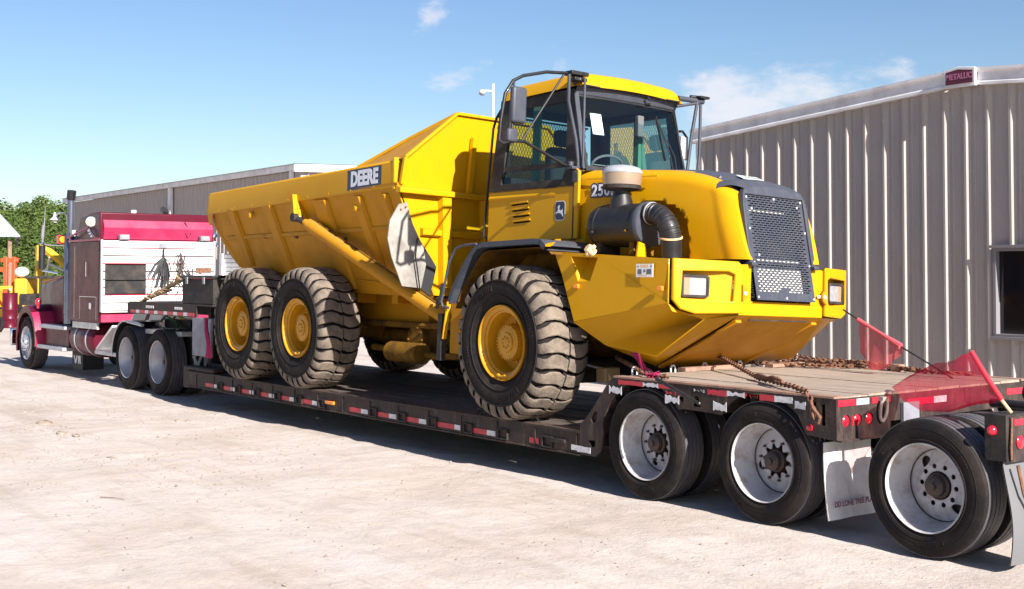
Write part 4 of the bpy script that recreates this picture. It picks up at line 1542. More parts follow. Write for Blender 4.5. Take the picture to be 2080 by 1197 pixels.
def strapf(u, v):
    P = [Vector((.80, .62, 1.36)), Vector((1.15, .58, 1.30)), Vector((1.45, .48, 1.17)), Vector((1.66, .34, 1.05)), Vector((1.80, .28, 1.03))]
    t = u * 4; i = min(3, int(t)); f = t - i
    p = P[i].lerp(P[i + 1], f)
    return p + Vector((.02 * sin(9 * u), .03 * (v - .5), .075 * (v - .5) * (1.2 - u * .5) + .01 * sin(11 * u + 5 * v)))
g.grid(strapf, 24, 6)
tag(finish('tie_strap', g, MAGS), 'magenta webbing strap hanging from under the near bumper to the deck', 'strap')
g = G()
for k in range(40):
    a = rr.uniform(0, 6.28); q = rr.uniform(.01, .07)
    c = Vector((1.84 + q * cos(a), .26 + q * .6 * sin(a), 1.02 + rr.uniform(0, .035)))
    g.bar(c, c + Vector((rr.uniform(-.05, .05), rr.uniform(-.04, .04), rr.uniform(-.01, .02))), .016, .006)
tag(finish('strap_knot', g, MAGS), 'crumpled magenta strap end bunched on the near deck edge', 'strap')
g = G(); g.bar((1.45, 1.0, 1.03), (1.45, 1.75, 1.03), .10, .035); g.bar((1.62, 2.0, 1.03), (1.62, 2.5, 1.03), .10, .03)
tag(finish('wood_block', g, DECKR), 'reddish timber blocking across the front edge of the upper deck', 'timber')
g = G(); g.box(1.86, 1.98, 2.48, 2.58, 1.012, 1.075); g.box(2.62, 2.72, 2.50, 2.58, 1.012, 1.08)
tag(finish('wood_chock', g, DECKR, bevel=.005), 'small rusty brown block among the heaped chain', 'block')


# flags on thin rods
f1 = empty('warning_flag', (3.31, 2.2, 1.02), label='faded pink flag on a thin black whip, farther of the two deck flags', cat='flag', group='red warning flags on the trailer')
g = G(); g.tube([(3.45, 2.2, 1.02), (3.31, 2.2, 1.09), (2.9, 2.2, 1.285), (2.52, 2.2, 1.475), (2.33, 2.2, 1.575)], .0075, 6); finish('rod', g, BLKP, f1)
g = G()
def fl1(u, v):
    top = Vector((2.515, 2.19, 1.49)).lerp(Vector((2.93, 2.19, 1.275)), u)
    bl = [(2.485, 1.19), (2.60, 1.09), (2.70, 1.045), (2.80, 1.06), (2.87, 1.15), (2.95, 1.23)]
    t = u * 5; i = min(4, int(t)); f = t - i
    b = Vector((bl[i][0] + (bl[i + 1][0] - bl[i][0]) * f, 2.19, bl[i][1] + (bl[i + 1][1] - bl[i][1]) * f))
    p = top.lerp(b, v)
    p.y += .05 * sin(7 * u + 2 * v) * v + .02 * sin(15 * u) * v
    return p
g.grid(fl1, 20, 14); finish('cloth', g, SHEER1, f1)
g = G(); g.tube([(2.50, 2.19, 1.49), (2.72, 2.19, 1.385), (2.95, 2.19, 1.27)], [.02, .014, .03], 8); finish('hem', g, mat('pink_hem', (.50, .07, .09), .8), f1)
f2 = empty('warning_flag', (5.08, .3, 1.0), label='sheer dark red flag on a bright red stick at the trailer rear corner', cat='flag', group='red warning flags on the trailer')
g = G(); g.tube([(5.10, .3, 1.005), (5.03, .3, 1.085)], .011, 8); finish('stick', g, TAN, f2)
g = G(); g.tube([(5.035, .3, 1.08), (4.93, .3, 1.22), (4.82, .3, 1.385)], [.017, .018, .016], 10); finish('sleeve', g, mat('bright_red_cloth', (.62, .01, .03), .7), f2)
g = G()
st0, st1 = Vector((4.82, .3, 1.385)), Vector((5.03, .3, 1.09))
edge = [(4.07, .95, 1.20), (3.78, 1.0, 1.09), (3.72, .95, 1.055), (3.86, .85, .97), (4.10, .75, .90), (4.45, .55, .93), (4.75, .42, 1.02), (4.95, .34, 1.06)]
def fl2(u, v):
    s_ = st0.lerp(st1, v)
    t = v * 7; i = min(6, int(t)); f = t - i
    e = Vector(edge[i]).lerp(Vector(edge[i + 1]), f)
    p = s_.lerp(e, u)
    p += Vector((0, .05 * sin(6 * v + 5 * u) * u, .018 * sin(10 * u + 4 * v) * u))
    return p
g.grid(fl2, 24, 28); finish('cloth', g, SHEER2, f2)
# ------------------------------------------------------------------ articulated dump truck
# the body leans a touch on its suspension away from the camera
LEAN = radians(2.5)
def TL(v):
    x, y, z = v
    dz = z - 1.24
    return (x, y * cos(LEAN) + dz * sin(LEAN), 1.24 - y * sin(LEAN) + dz * cos(LEAN))


CY = 1.435
adt = empty('articulated_dump_truck', (-2.0, CY, .50), label='yellow articulated dump truck with empty dump body loaded on the lowboy trailer', cat='dump truck')


def A(name, g, m, parent=None, **k):
    return finish(name, g, m, parent or adt, T=TL, **k)


# --- tyres
def big_tyre():
    g = G()
    W = .54
    half = [(.345, .075), (.375, .05), (.43, .012), (.50, -.008), (.57, -.012), (.625, .002), (.66, .022), (.685, .055), (.692, .10)]
    prof = half + [(.697, W / 2)] + [(r, W - h) for r, h in reversed(half)]
    g.lathe(prof, (0, 0, 0), (0, 1, 0), 72, 0)
    for r, h in ((.455, .0005), (.60, -.0115)):
        g.lathe([(r - .006, h + .004), (r - .003, h - .006), (r + .003, h - .006), (r + .006, h + .004)], (0, 0, 0), (0, 1, 0), 72, 0)
    rq = random.Random(12)
    for a0 in (.2, 1.8, 3.3, 4.9):
        a = a0
        for k in range(9):
            da = rq.uniform(.045, .075)
            if k != 4:
                vs = [(r_ * cos(aa), -.008, r_ * sin(aa)) for r_ in (.50, .55) for aa in (a, a + da * .62)]
                vs2 = [(x_, -.0165, z_) for x_, _, z_ in vs]
                g.add(vs + vs2, [(4, 5, 7, 6), (0, 1, 5, 4), (2, 6, 7, 3), (0, 4, 6, 2), (1, 3, 7, 5)], 0)
            a += da
    N = 30
    rn = random.Random(4)
    ys = [-.006, .006, .03, .075, .13, .19, .235, .262, .278, .305, .35, .41, .465, .51, .534, .546]
    rt_ = {-.006: .640, .006: .685, .03: .722, .075: .738, .465: .738, .51: .722, .534: .685, .546: .640}
    for k in range(N):
        for side in (0, 1):
            sel = [y for y in ys if (y <= .262 if side == 0 else y >= .278)]
            base = 2 * pi * k / N
            vs = []
            jl = rn.uniform(-.006, .006)
            for y in sel:
                t = y / W
                sag = .060 * sin(2 * pi * t * 1.0 + .2) + (.030 if side else 0) + jl
                rtop = rt_.get(y, .745) - rn.uniform(0, .004)
                rb = min(rtop - .012, .688) if y not in (-.006, .546) else rtop - .03
                hw = .088 * (1.0 if .03 < y < .51 else .82)
                if abs(t - .5) < .12:
                    hw *= .90
                j1, j2 = rn.uniform(-.006, .006), rn.uniform(-.006, .006)
                for (da, rr) in ((-hw * 1.06 + j1, rb), (-hw + j1, rtop - .008), (-hw * .86 + j1, rtop), (hw * .1, rtop + .001), (hw * .86 + j2, rtop), (hw + j2, rtop - .008), (hw * 1.06 + j2, rb)):
                    an = base + sag + da
                    vs.append((rr * cos(an), y, rr * sin(an)))
            fs = []
            n = len(sel)
            for i in range(n - 1):
                for q in range(6):
                    fs.append((i * 7 + q, i * 7 + q + 1, (i + 1) * 7 + q + 1, (i + 1) * 7 + q))
            fs.append(tuple(range(7)))
            fs.append(tuple((n - 1) * 7 + q for q in range(6, -1, -1)))
            g.add(vs, fs, [0 if (i < 6 * (n - 1) and i % 6 in (0, 5)) else 1 for i in range(len(fs))])
    return finish('tyre', g, [RUB, RUBD], None, recenter=False, link=False, ang=42)


def big_rim():
    g = G()
    n = 64
    g.lathe([(.348, .085), (.362, .060), (.366, .035), (.360, .022), (.350, .028), (.342, .045), (.322, .052), (.310, .056), (.306, .075), (.300, .080), (.290, .085), (.284, .20), (.27, .235), (.20, .245)], (0, 0, 0), (0, 1, 0), n)
    return finish('rim', g, YELR, None, recenter=False, link=False, ang=30)


def big_hub():
    g = G()
    g.lathe([(.205, .26), (.205, .235), (.175, .225), (.172, .13), (.160, .11), (.150, .105), (.10, .100), (.095, .085), (.0001, .082)], (0, 0, 0), (0, 1, 0), 48)
    for k in range(32):
        a = 2 * pi * k / 32
        g.cyl((.163 * cos(a), .104, .163 * sin(a)), (0, 1, 0), .009, .02, 6)
        if k % 2:
            continue
        g.cyl((.19 * cos(a + .1), .215, .19 * sin(a + .1)), (0, 1, 0), .012, .03, 6)
    for k in range(8):
        a = 2 * pi * k / 8 + .2
        g.cyl((.05 * cos(a), .072, .05 * sin(a)), (0, 1, 0), .009, .016, 6)
    return finish('hub', g, YELR, None, recenter=False, link=False, ang=30)


def valve_mesh():
    g = G()
    g.tube([(.0, .02, -.30), (.02, .012, -.318), (.07, .012, -.312), (.11, .02, -.296)], .010, 6)
    g.box(-.02, .02, .01, .03, -.325, -.30)
    return finish('valve', g, YELR, None, recenter=False, link=False)


BT, BR, BH, BV = big_tyre(), big_rim(), big_hub(), valve_mesh()
for i, (X, far, rl) in enumerate(((0, 0, .05), (-4.16, 0, .9), (-5.83, 0, 1.7), (0, 1, .4), (-4.16, 1, 1.2), (-5.83, 1, .2))):
    e = empty('wheel', (X, CY * 2 if far else 0, 1.242), adt)
    rz = pi if far else 0
    put(BT, e, (0, 0, 0), rz, rl); put(BR, e, (0, 0, 0), rz, 0); put(BH, e, (0, 0, 0), rz, rl)
    put(BV, e, (0, 0, 0), rz, {0: 0.1, 1: .0, 2: pi}.get(i, 1))

# --- axles, frames, centre joint
for X in (0, -4.16, -5.83):
    g = G(); g.tube([(X, .25, 1.242), (X, .6, 1.242), (X, 1.1, 1.242), (X, 1.43, 1.242), (X, 1.8, 1.242), (X, 2.6, 1.242)], [.17, .14, .15, .27, .15, .17], 14)
    finish('axle', g, YELD, adt)
g = G()
for y in (.92, 1.80):
    g.box(-6.5, -1.55, y, y + .14, 1.33, 1.70)
g.box(-6.5, -6.35, .92, 1.94, 1.33, 1.65); g.box(-2.6, -2.4, .92, 1.94, 1.3, 1.66)
g.box(-1.9, -1.45, .75, 2.1, 1.05, 1.72)
A('rear_frame', g, YELW, bevel=.012)
g = G()
g.bar((-5.9, .72, 1.20), (-4.1, .72, 1.20), .16, .26); g.bar((-5.9, 2.15, 1.20), (-4.1, 2.15, 1.20), .16, .26)
g.tube([(-5.0, .7, 1.3), (-5.0, 2.2, 1.3)], .12, 14)
finish('walking_beam', g, YELD, adt, bevel=.02)
g = G()
g.box(-1.2, 1.15, .95, 1.10, 1.25, 1.62); g.box(-1.2, 1.15, 1.77, 1.92, 1.25, 1.62); g.box(-1.35, -1.0, .9, 1.97, 1.05, 1.8)
g.tube([(-1.4, CY, .98), (-1.4, CY, 1.9)], .17, 18)
A('front_frame', g, YELD, bevel=.015)
g = G()
g.sphere((-2.75, 1.05, 1.17), .25, 18, sq=(1.25, .85, .95)); g.tube([(-3.9, 1.2, 1.2), (-2.8, 1.1, 1.18), (-1.5, 1.3, 1.2)], .085, 12)
g.cyl((-2.70, .82, 1.17), (0, 1, 0), .17, .12, 20); g.tube([(-3.05, .72, 1.02), (-2.4, .72, 1.02)], .12, 14)
for k in range(10):
    a = 2 * pi * k / 10
    g.cyl((-2.70 + .145 * cos(a), .80, 1.17 + .145 * sin(a)), (0, 1, 0), .012, .03, 6)
A('transfer_case', g, YELD, ang=35)
g = G()
for (p) in (((-3.9, .85, 1.34), (-2.0, .85, 1.34), (-1.4, 1.0, 1.30)), ((-3.6, .80, 1.05), (-2.2, .78, 1.0), (-1.2, .9, 1.05))):
    g.tube(p, .04, 8)
A('drag_link', g, YELD)
g = G(); g.box(-1.5, .35, .75, 2.1, .84, 1.06); finish('belly_guard', g, BLKM, adt, bevel=.03)

g = G(); g.box(.36, .50, .92, 1.12, .84, .99); finish('drain_housing', g, TAN, adt, bevel=.015)

# --- dump body
db = empty('dump_body', (-4.4, CY, 1.8), adt)
def rail_top(x):
    return 3.06 + (x + 7.0) / 4.85 * .115
def sec(x, side):
    """outer shell section at x: from rail foot down to floor edge"""
    f = (lambda y: y) if side == 0 else (lambda y: 2 * CY - y)
    zt = rail_top(x) - .28
    return [(f(.13), zt), (f(.36), zt - .44), (f(.60), 1.72 if x > -5 else 1.72)]
TAILP = [(-7.02, 2.76), (-7.10, 2.60), (-6.96, 2.24), (-6.76, 2.02), (-6.38, 1.95), (-5.8, 1.88), (-5.0, 1.76)]
def yside(z):
    return .12 + (2.80 - z) * .445
HX = -2.05
for side in (0, 1):
    f = (lambda y: y) if side == 0 else (lambda y: 2 * CY - y)
    # sloping side sheet
    g = G()
    outer = [(HX, rail_top(HX) - .26), (HX, 1.69)] + [(x, z) for x, z in reversed(TAILP)] + [(-7.0, rail_top(-7) - .26)]
    g.plate(outer, [], lambda u, v, w: (u, f(yside(v) + w), v), .02)
    A('side_sheet', g, YELW, db, ang=20)
    # rail: pressed box with returns
    g = G()
    vs = []
    for x, c in ((-7.06, .02), (-6.98, 0), (-2.16, 0)):
        zt = rail_top(x)
        zl = zt - .31
        vs.append([(x + (0.03 if c else 0), f(.08), zt - .02 - c), (x, f(.10), zt), (x, f(.29), zt), (x, f(.29), zt - .05), (x, f(.20), zl + .03), (x, f(.085), zl), (x, f(.08), zl + .02)])
    for a, b in zip(vs[:-1], vs[1:]):
        g.add(a + b, [(i, (i + 1) % 7, 7 + (i + 1) % 7, 7 + i) for i in range(7)])
    g.add(vs[0], [tuple(range(7))]); g.add(vs[-1], [tuple(range(6, -1, -1))])
    # slightly dropped tail corner
    g.add([(-7.06, f(.085), 3.03), (-7.13, f(.10), 2.80), (-7.10, f(.13), 2.60), (-6.98, f(.13), 2.60), (-6.98, f(.08), 3.04)], [(0, 1, 2, 3, 4)])
    A('top_rail', g, YEL, db, ang=25, bevel=.006)
    # end lug of rail, catches the sun
    g = G(); g.bar((-2.13, f(.19), 2.84), (-2.15, f(.19), 3.20), .23, .05, (1, 0, 0)); A('rail_end', g, YEL, db, bevel=.01)
    # side stiffeners
    for xs, w in ((-6.45, .22), (-5.35, .24), (-4.0, .34), (-3.05, .20), (-2.45, .16)):
        g = G()
        z1 = 2.80
        z0 = 2.04 if xs < -6 else (1.84 if xs < -5 else 1.74)
        o1 = .055
        P = [(xs, f(yside(z1) - .005), z1), (xs + w, f(yside(z1) - .005), z1), (xs + w, f(yside(z0) - .005), z0), (xs, f(yside(z0) - .005), z0)]
        Q = [(xs + .03, f(yside(z1) - .02), z1), (xs + w - .03, f(yside(z1) - .02), z1), (xs + w - .03, f(yside(z0) - o1), z0), (xs + .03, f(yside(z0) - o1), z0)]
        Q = [(a, b - (0 if side else 0), c) for a, b, c in Q]
        if side == 0:
            Q = [(q[0], yside(q[2]) - .05, q[2]) for q in Q]
        else:
            Q = [(q[0], 2 * CY - yside(q[2]) + .05, q[2]) for q in Q]
        g.add(P + Q, [(4, 5, 6, 7), (0, 4, 7, 3), (1, 2, 6, 5), (3, 7, 6, 2), (0, 1, 5, 4)])
        A('side_stiffener', g, YELW, db, ang=20, bevel=.006)
    for zz in (2.42,):
        g = G(); g.bar((-6.8, f(yside(zz) - .01), zz), (HX, f(yside(zz) - .01), zz + .02), .04, .05); A('side_ledge', g, YELW, db, bevel=.005)
# floor, ducktail
g = G()
fl = [(-7.02, 2.62), (-6.72, 2.10), (-6.38, 1.95), (-5.0, 1.76), (-2.05, 1.69)]
for (xa, za), (xb, zb) in zip(fl[:-1], fl[1:]):
    ya, yb = yside(za), yside(zb)
    g.add([(xa, ya, za), (xb, yb, zb), (xb, 2 * CY - yb, zb), (xa, 2 * CY - ya, za), (xa, ya, za - .03), (xb, yb, zb - .03), (xb, 2 * CY - yb, zb - .03), (xa, 2 * CY - ya, za - .03)],
          [(0, 1, 2, 3), (4, 7, 6, 5), (0, 4, 5, 1), (3, 2, 6, 7)])
A('floor', g, YELW, db)
for xs in (-5.6, -4.8, -3.9, -3.0, -2.3):
    g = G(); g.box(xs, xs + .12, .66, 2.2, 1.58, 1.76); A('floor_bearer', g, YELW, db, bevel=.01)
# headboard: lower leaning sheet with stiffeners, upper canopy
g = G()
low = [(.10, 2.80), (.635, 1.69), (2 * CY - .635, 1.69), (2 * CY - .10, 2.80)]
g.plate(low, [], lambda u, v, w: (HX - w, u, v), .02)
up = [(.10, 2.86), (.14, 3.20), (.77, 3.745), (2 * CY - .77, 3.745), (2 * CY - .14, 3.20), (2 * CY - .10, 2.86)]
g.plate(up, [], lambda u, v, w: (HX - w + .10 * (v - 2.86) / .9, u, v), .02)
A('headboard', g, YEL, db, ang=20)
g = G()
g.add([(HX, .06, 2.80), (HX + .10, .06, 2.80), (HX + .10, .06, 2.86), (HX, .06, 2.88), (HX, 2 * CY - .06, 2.80), (HX + .10, 2 * CY - .06, 2.80), (HX + .10, 2 * CY - .06, 2.86), (HX, 2 * CY - .06, 2.88)],
      [(0, 4, 5, 1), (1, 5, 6, 2), (2, 6, 7, 3), (0, 1, 2, 3), (4, 7, 6, 5)])
A('headboard_ledge', g, YEL, db, bevel=.006)
for y, w in ((.62, .16), (1.2, .16), (1.85, .16)):
    g = G()
    y2 = y
    g.add([(HX, y, 2.80), (HX + .075, y + .02, 2.80), (HX + .075, y + w - .02, 2.80), (HX, y + w, 2.80), (HX, y + .05, 1.78), (HX + .075, y + .07, 1.78), (HX + .075, y + w + .03, 1.78), (HX, y + w + .05, 1.78)],
          [(0, 1, 5, 4), (1, 2, 6, 5), (2, 3, 7, 6), (4, 5, 6, 7)])
    A('headboard_stiffener', g, YEL, db, ang=20, bevel=.005)
g = G(); g.add([(HX, .40, 2.44), (HX + .06, .40, 2.42), (HX + .06, .40, 2.36), (HX, .40, 2.34), (HX, 2.47, 2.44), (HX + .06, 2.47, 2.42), (HX + .06, 2.47, 2.36), (HX, 2.47, 2.34)], [(0, 4, 5, 1), (1, 5, 6, 2), (2, 6, 7, 3), (0, 1, 2, 3), (4, 7, 6, 5)])
A('headboard_rib', g, YEL, db)
for y, w in ((.98, .07), (1.5, .07)):
    g = G()
    g.add([(HX + .02, y, 2.87), (HX + .065, y + .01, 2.87), (HX + .065, y + w, 2.87), (HX + .02, y + w + .01, 2.87), (HX + .09, y, 3.5), (HX + .13, y + .01, 3.5), (HX + .13, y + w, 3.5), (HX + .09, y + w + .01, 3.5)],
          [(0, 1, 5, 4), (1, 2, 6, 5), (2, 3, 7, 6), (4, 5, 6, 7)])
    A('headboard_stiffener', g, YEL, db, ang=20)
g = G()   # rolled edge round the canopy
edge = [(HX + .01, .12, 2.90), (HX + .045, .14, 3.20), (HX + .105, .77, 3.75), (HX + .105, 2 * CY - .77, 3.75), (HX + .045, 2 * CY - .14, 3.20), (HX + .01, 2 * CY - .12, 2.90)]
for a, b in zip(edge[:-1], edge[1:]):
    g.bar(a, b, .035, .05, (1, 0, 0))
A('canopy_edge', g, YEL, db, bevel=.005)
# canopy wings running back and down to the rails
for side in (0, 1):
    f = (lambda y: y) if side == 0 else (lambda y: 2 * CY - y)
    g = G()
    vs = [(HX + .04, f(.14), 3.19), (HX + .10, f(.77), 3.745), (-2.75, f(.62), 3.50), (-3.62, f(.42), 3.17), (-3.62, f(.29), 3.14), (-2.16, f(.12), 3.18)]
    g.add(vs + [(a, b + (.02 if side == 0 else -.02), c - .02) for a, b, c in vs], [(0, 1, 2, 3, 4, 5), (11, 10, 9, 8, 7, 6), (0, 6, 7, 1), (1, 7, 8, 2), (2, 8, 9, 3), (3, 9, 10, 4)])
    A('canopy_wing', g, YELW, db, ang=15)
    g = G(); g.bar((HX + .10, f(.77), 3.745), (-2.75, f(.62), 3.50), .03, .035); g.bar((-2.75, f(.62), 3.50), (-3.62, f(.40), 3.17), .03, .035); A('wing_edge', g, YEL, db)
g = G(); g.add([(HX + .10, .77, 3.745), (HX + .10, 2 * CY - .77, 3.745), (-2.75, 2 * CY - .62, 3.50), (-2.75, .62, 3.50), (-3.62, 2 * CY - .42, 3.17), (-3.62, .42, 3.17)], [(0, 1, 2, 3)])
A('canopy_top', g, YELW, db)
g = G(); g.tube([(-3.55, .95, 3.12), (-3.50, .97, 3.30), (-3.42, 1.0, 3.38), (-3.32, 1.03, 3.36), (-3.25, 1.05, 3.22)], .022, 8); A('lifting_loop', g, BLKM, db)
# DEERE decal on rail
def rail_m(x, z, dy=0):
    return frame((x, .0795 - dy, z), (1, 0, .0237), (0, 0, 1))
g = G()
M = rail_m(-2.77, 3.005)
g.plate([(-.375, -.118), (.375, -.118), (.375, .118), (-.375, .118)], [], lambda u, v, w: tuple(M @ Vector((u, v, w))), .0015)
dc = A('name_decal', g, DECALN, db)
text('lettering', 'DEERE', .235, DECALW, dc, rail_m(-2.77, 3.005, .002), .0006, .011, 1.0, .90, T=TL)
for (x, z) in ((-3.0, 2.68), (-5.75, 2.70)):
    g = G(); g.sphere((x, yside(z) - .05, z), .045, 12, sq=(1, .6, 1.2)); A('side_reflector', g, YEL, db)
rr = random.Random(21)
for (x, z) in ((-5.6, 2.42), (-4.75, 2.40), (-3.55, 2.33)):
    g = G(); g.cyl((x, yside(z) - .03, z), (0, 1, 0), .03, .04, 10); A('boss', g, RUST, db)

for (a, b) in (((-6.9, yside(2.79) - .012, 2.79), (-2.1, yside(2.83) - .012, 2.875)), ((-6.3, yside(2.0) - .01, 2.0), (-2.1, yside(1.78) - .01, 1.78))):
    g = G(); g.tube([Vector(a).lerp(Vector(b), k / 40) + Vector((0, rr.uniform(-.002, .002), rr.uniform(-.002, .002))) for k in range(41)], .007, 6); A('weld_bead', g, YELW, db)
for k in range(9):
    x = -6.7 + k * .52
    g = G(); g.cyl((x, .077, rail_top(x) - .275), (0, -1, 0), .010, .008, 6); A('rail_bolt', g, YELW, db)

# lift cylinders
for side in (0, 1):
    f = (lambda y: y) if side == 0 else (lambda y: 2 * CY - y)
    lc = empty('lift_cylinder', (-3, f(.3), 2), adt)
    g = G(); g.tube([(-4.18, f(.10), 2.545), (-4.10, f(.11), 2.515), (-4.10, f(.11), 2.515), (-4.06, f(.115), 2.50), (-2.9, f(.24), 2.03), (-1.45, f(.38), 1.45)], [.045, .045, .075, .078, .078, .078], 16); A('barrel', g, YELW, lc, ang=50)
    g = G(); g.tube([(-4.34, f(.07), 2.60), (-4.16, f(.10), 2.535)], .035, 10); g.cyl((-4.36, f(.01), 2.61), (0, 1 if side == 0 else -1, 0), .055, .12, 14); A('rod_end', g, BLKM, lc)
    g = G(); g.tube([(-3.9, f(.14), 2.52), (-3.2, f(.21), 2.24), (-2.5, f(.27), 1.96), (-1.6, f(.36), 1.60)], .014, 6); A('pipe', g, YELD, lc)
g = G()
g.plate([(-4.52, 2.90), (-4.40, 2.90), (-4.30, 2.62), (-4.34, 2.54), (-4.44, 2.56), (-4.54, 2.66)], [], lambda u, v, w: (u, .075 + w, v), .035)
g.add([(-4.395, .02, 2.90), (-4.32, .02, 2.60), (-4.32, .22, 2.60), (-4.395, .22, 2.90)], [(0, 1, 2, 3)])
A('cylinder_bracket', g, YEL, db, bevel=.004)
# front mud flap of the dump body and rubber behind it
g = G()
pp = [(-.02, 2.66), (-.12, 2.48), (-.155, 2.28), (-.10, 2.08), (.05, 1.775), (.28, 1.76), (.31, 2.02), (.27, 2.2), (.14, 2.45), (.06, 2.68)]
g.plate(pp, [], lambda u, v, w: (-1.80 + w + .10 * (u - .1) + .05 * sin(7 * u + 2 * v), u, v), .014)
fpd = A('mud_flap', g, FLAPD, db, ang=40)
for (u, v) in ((.00, 2.60), (.05, 2.63), (.10, 2.50), (.27, 2.12)):
    g = G(); g.cyl((-1.785 + .10 * (u - .1) + .05 * sin(7 * u + 2 * v), u, v), (1, 0, 0), .012, .012, 6); A('flap_bolt', g, RUST, fpd)
g = G()
pp = [(.16, 2.42), (.27, 2.25), (.31, 2.05), (.29, 1.77), (.42, 1.68), (.46, 1.80), (.50, 2.0), (.44, 2.08)]
g.plate(pp, [], lambda u, v, w: (-1.86 + w, u, v), .014)
A('mud_flap', g, BLKR, db, label='dark rubber flap behind the pale one')
g = G(); g.tube([(-1.76, .18, 2.3), (-1.74, .15, 2.1), (-1.75, .20, 1.9), (-1.77, .24, 1.76)], .008, 6); A('hose', g, BLKR, db)

# --- hood
hd = empty('hood', (1.2, CY, 2.5), adt)
def hood_pt(u, v, side=None):
    """u along 0..1 rear to front, v across 0..1 near foot over the top to far foot"""
    yin = .700 + .195 * min(u, .9) / .9 + .065 * max(0, (u - .92) / .08) ** 2.0
    zt = 3.02 - .10 * u - .19 * u ** 8
    zb = 2.07
    hw = CY - yin
    s = v * 2 if v <= .5 else (1 - v) * 2
    # section: side up to shoulder, rounded shoulder, crowned top
    zs = zt - .17
    if s < .62:
        t = s / .62
        y = yin - .018 * sin(pi * t) ; z = zb + (zs - zb) * t
    elif s < .80:
        t = (s - .62) / .18 * pi / 2
        y = yin + .13 * (1 - cos(t)); z = zs + .125 * sin(t)
    else:
        t = (s - .80) / .20
        y = yin + .13 + (hw - .13) * t; z = zs + .125 + .045 * sin(t * pi / 2)
    xf = 2.268 - .21 * max(0, (z - 2.06)) / .65 - .10 * max(0, (z - 2.62))
    x = .06 + u * (xf - .06)
    if v <= .5:
        k = ((x - 1.02) / .62) ** 4 + ((z - 1.98) / .60) ** 4
        dep = .26 * max(0.0, min(1.0, (1.10 - k) / .16))
        y += dep
        k2 = ((x - 2.12) / .55) ** 2
    else:
        y = 2 * CY - y
    return (x, y, z)
us = [i / 72 for i in range(73)]
g = G()
NU, NV = 96, 72
def hm(u, v):
    x, y, z = hood_pt(u, v)
    return 1 if abs(y - CY) < .43 and .30 < v < .70 else 0
g.grid(lambda u, v: hood_pt(u, v), NU, NV, hm)
# front return
ring = [hood_pt(1, j / NV) for j in range(NV + 1)]
g.add(ring + [(p[0] - .01, CY + (p[1] - CY) * .86, p[2] * .97 + .06) for p in ring], [(i, i + 1, NV + 2 + i, NV + 1 + i) for i in range(NV)])
A('hood_shell', g, [YEL, CHAR], hd, ang=50)
# charcoal front surround and grille
def gp(u, v, w=0.0):
    """point on the leaning front plane: u across (world y), v height"""
    return (2.262 - .20 * (v - 1.95) - .06 * max(0, v - 2.6) + w, u, v)
o_ = [(.995, 2.045), (1.0, 2.55), (1.02, 2.66), (1.06, 2.715), (1.2, 2.735), (CY, 2.745), (2 * CY - 1.2, 2.735), (2 * CY - 1.06, 2.715), (2 * CY - 1.02, 2.66), (2 * CY - 1.0, 2.55), (2 * CY - .995, 2.045), (2 * CY - 1.045, 2.045), (2 * CY - 1.045, 2.655), (1.045, 2.655), (1.045, 2.045)]
g = G(); g.plate(o_, [], lambda u, v, w: gp(u, v, -.036 + w), .05, 0)
g.box(2.19, 2.29, .985, 1.05, 2.015, 2.05); g.box(2.19, 2.29, 1.82, 1.885, 2.015, 2.05)
A('grille_surround', g, CHAR, hd, bevel=.008, ang=30)
# top brow linking surround to the dark hood centre
g = G()
g.grid(lambda a, b: (lambda y, t: Vector(gp(y, 2.735 - .03 * (2 * a - 1) ** 2, .012)).lerp(Vector(hood_pt(.93, .5 + (a - .5) * .34)) + Vector((0, 0, .004)), t) + Vector((0, 0, .028 * sin(pi * t))))(1.04 + (2 * CY - 2.08) * a, b), 14, 8)
A('hood_brow', g, CHAR, hd)
slots = []
sw, shh, px_, pz_ = .046, .0105, .057, .0208
rows = int((2.66 - 1.80) / pz_)
for j in range(rows):
    v = 1.80 + j * pz_
    if 2.67 < v + .02:
        break
    y = 1.085 + (.0285 if j % 2 else 0)
    while y + sw < 2 * CY - 1.075:
        if not (abs(y + sw / 2 - CY) < .04 and j > rows - 3) and not (j < 2 and abs(y + sw / 2 - CY) < .05):
            slots.append([(y, v), (y + sw, v), (y + sw, v + shh), (y, v + shh)])
        y += px_
g = G(); g.plate([(1.045, 1.725), (2 * CY - 1.045, 1.725), (2 * CY - 1.045, 2.655), (1.045, 2.655)], slots, lambda u, v, w: gp(u, v, -.010 + w), .004)
gr_ = A('grille', g, CHAR, hd, ang=20)
g = G()
for (y, z) in ((1.065, 1.75), (CY, 1.748), (1.805, 1.75), (1.065, 2.05), (1.805, 2.05), (1.065, 2.35), (1.805, 2.35), (1.07, 2.63), (CY, 2.635), (1.80, 2.63), (1.12, 2.53), (1.74, 2.58), (1.14, 2.12)):
    c = gp(y, z, -.006); g.cyl(c, (1, 0, 0), .011, .006, 8)
A('grille_bolts', g, ALUD, gr_)
g = G()
g.plate([(1.0, 1.72), (1.87, 1.72), (1.87, 2.68), (1.0, 2.68)], [], lambda u, v, w: gp(u, v, -.14 + w), .02); A('radiator', g, CORE, hd)
g = G()
g.plate([(1.12, 2.505), (1.6, 2.505), (1.6, 2.525), (1.12, 2.525)], [], lambda u, v, w: gp(u, v, -.058 + w), .01); A('core_bar', g, COOL, hd); g = G()
g.plate([(1.10, 2.06), (1.72, 2.06), (1.72, 2.085), (1.10, 2.085)], [], lambda u, v, w: gp(u, v, -.058 + w), .01); A('core_bar', g, COOL, hd); g = G()
g.plate([(1.14, 1.745), (1.72, 1.745), (1.72, 2.00), (1.14, 2.00)], [], lambda u, v, w: gp(u, v, -.058 + w), .01)
A('cooler_core', g, COOL, hd)
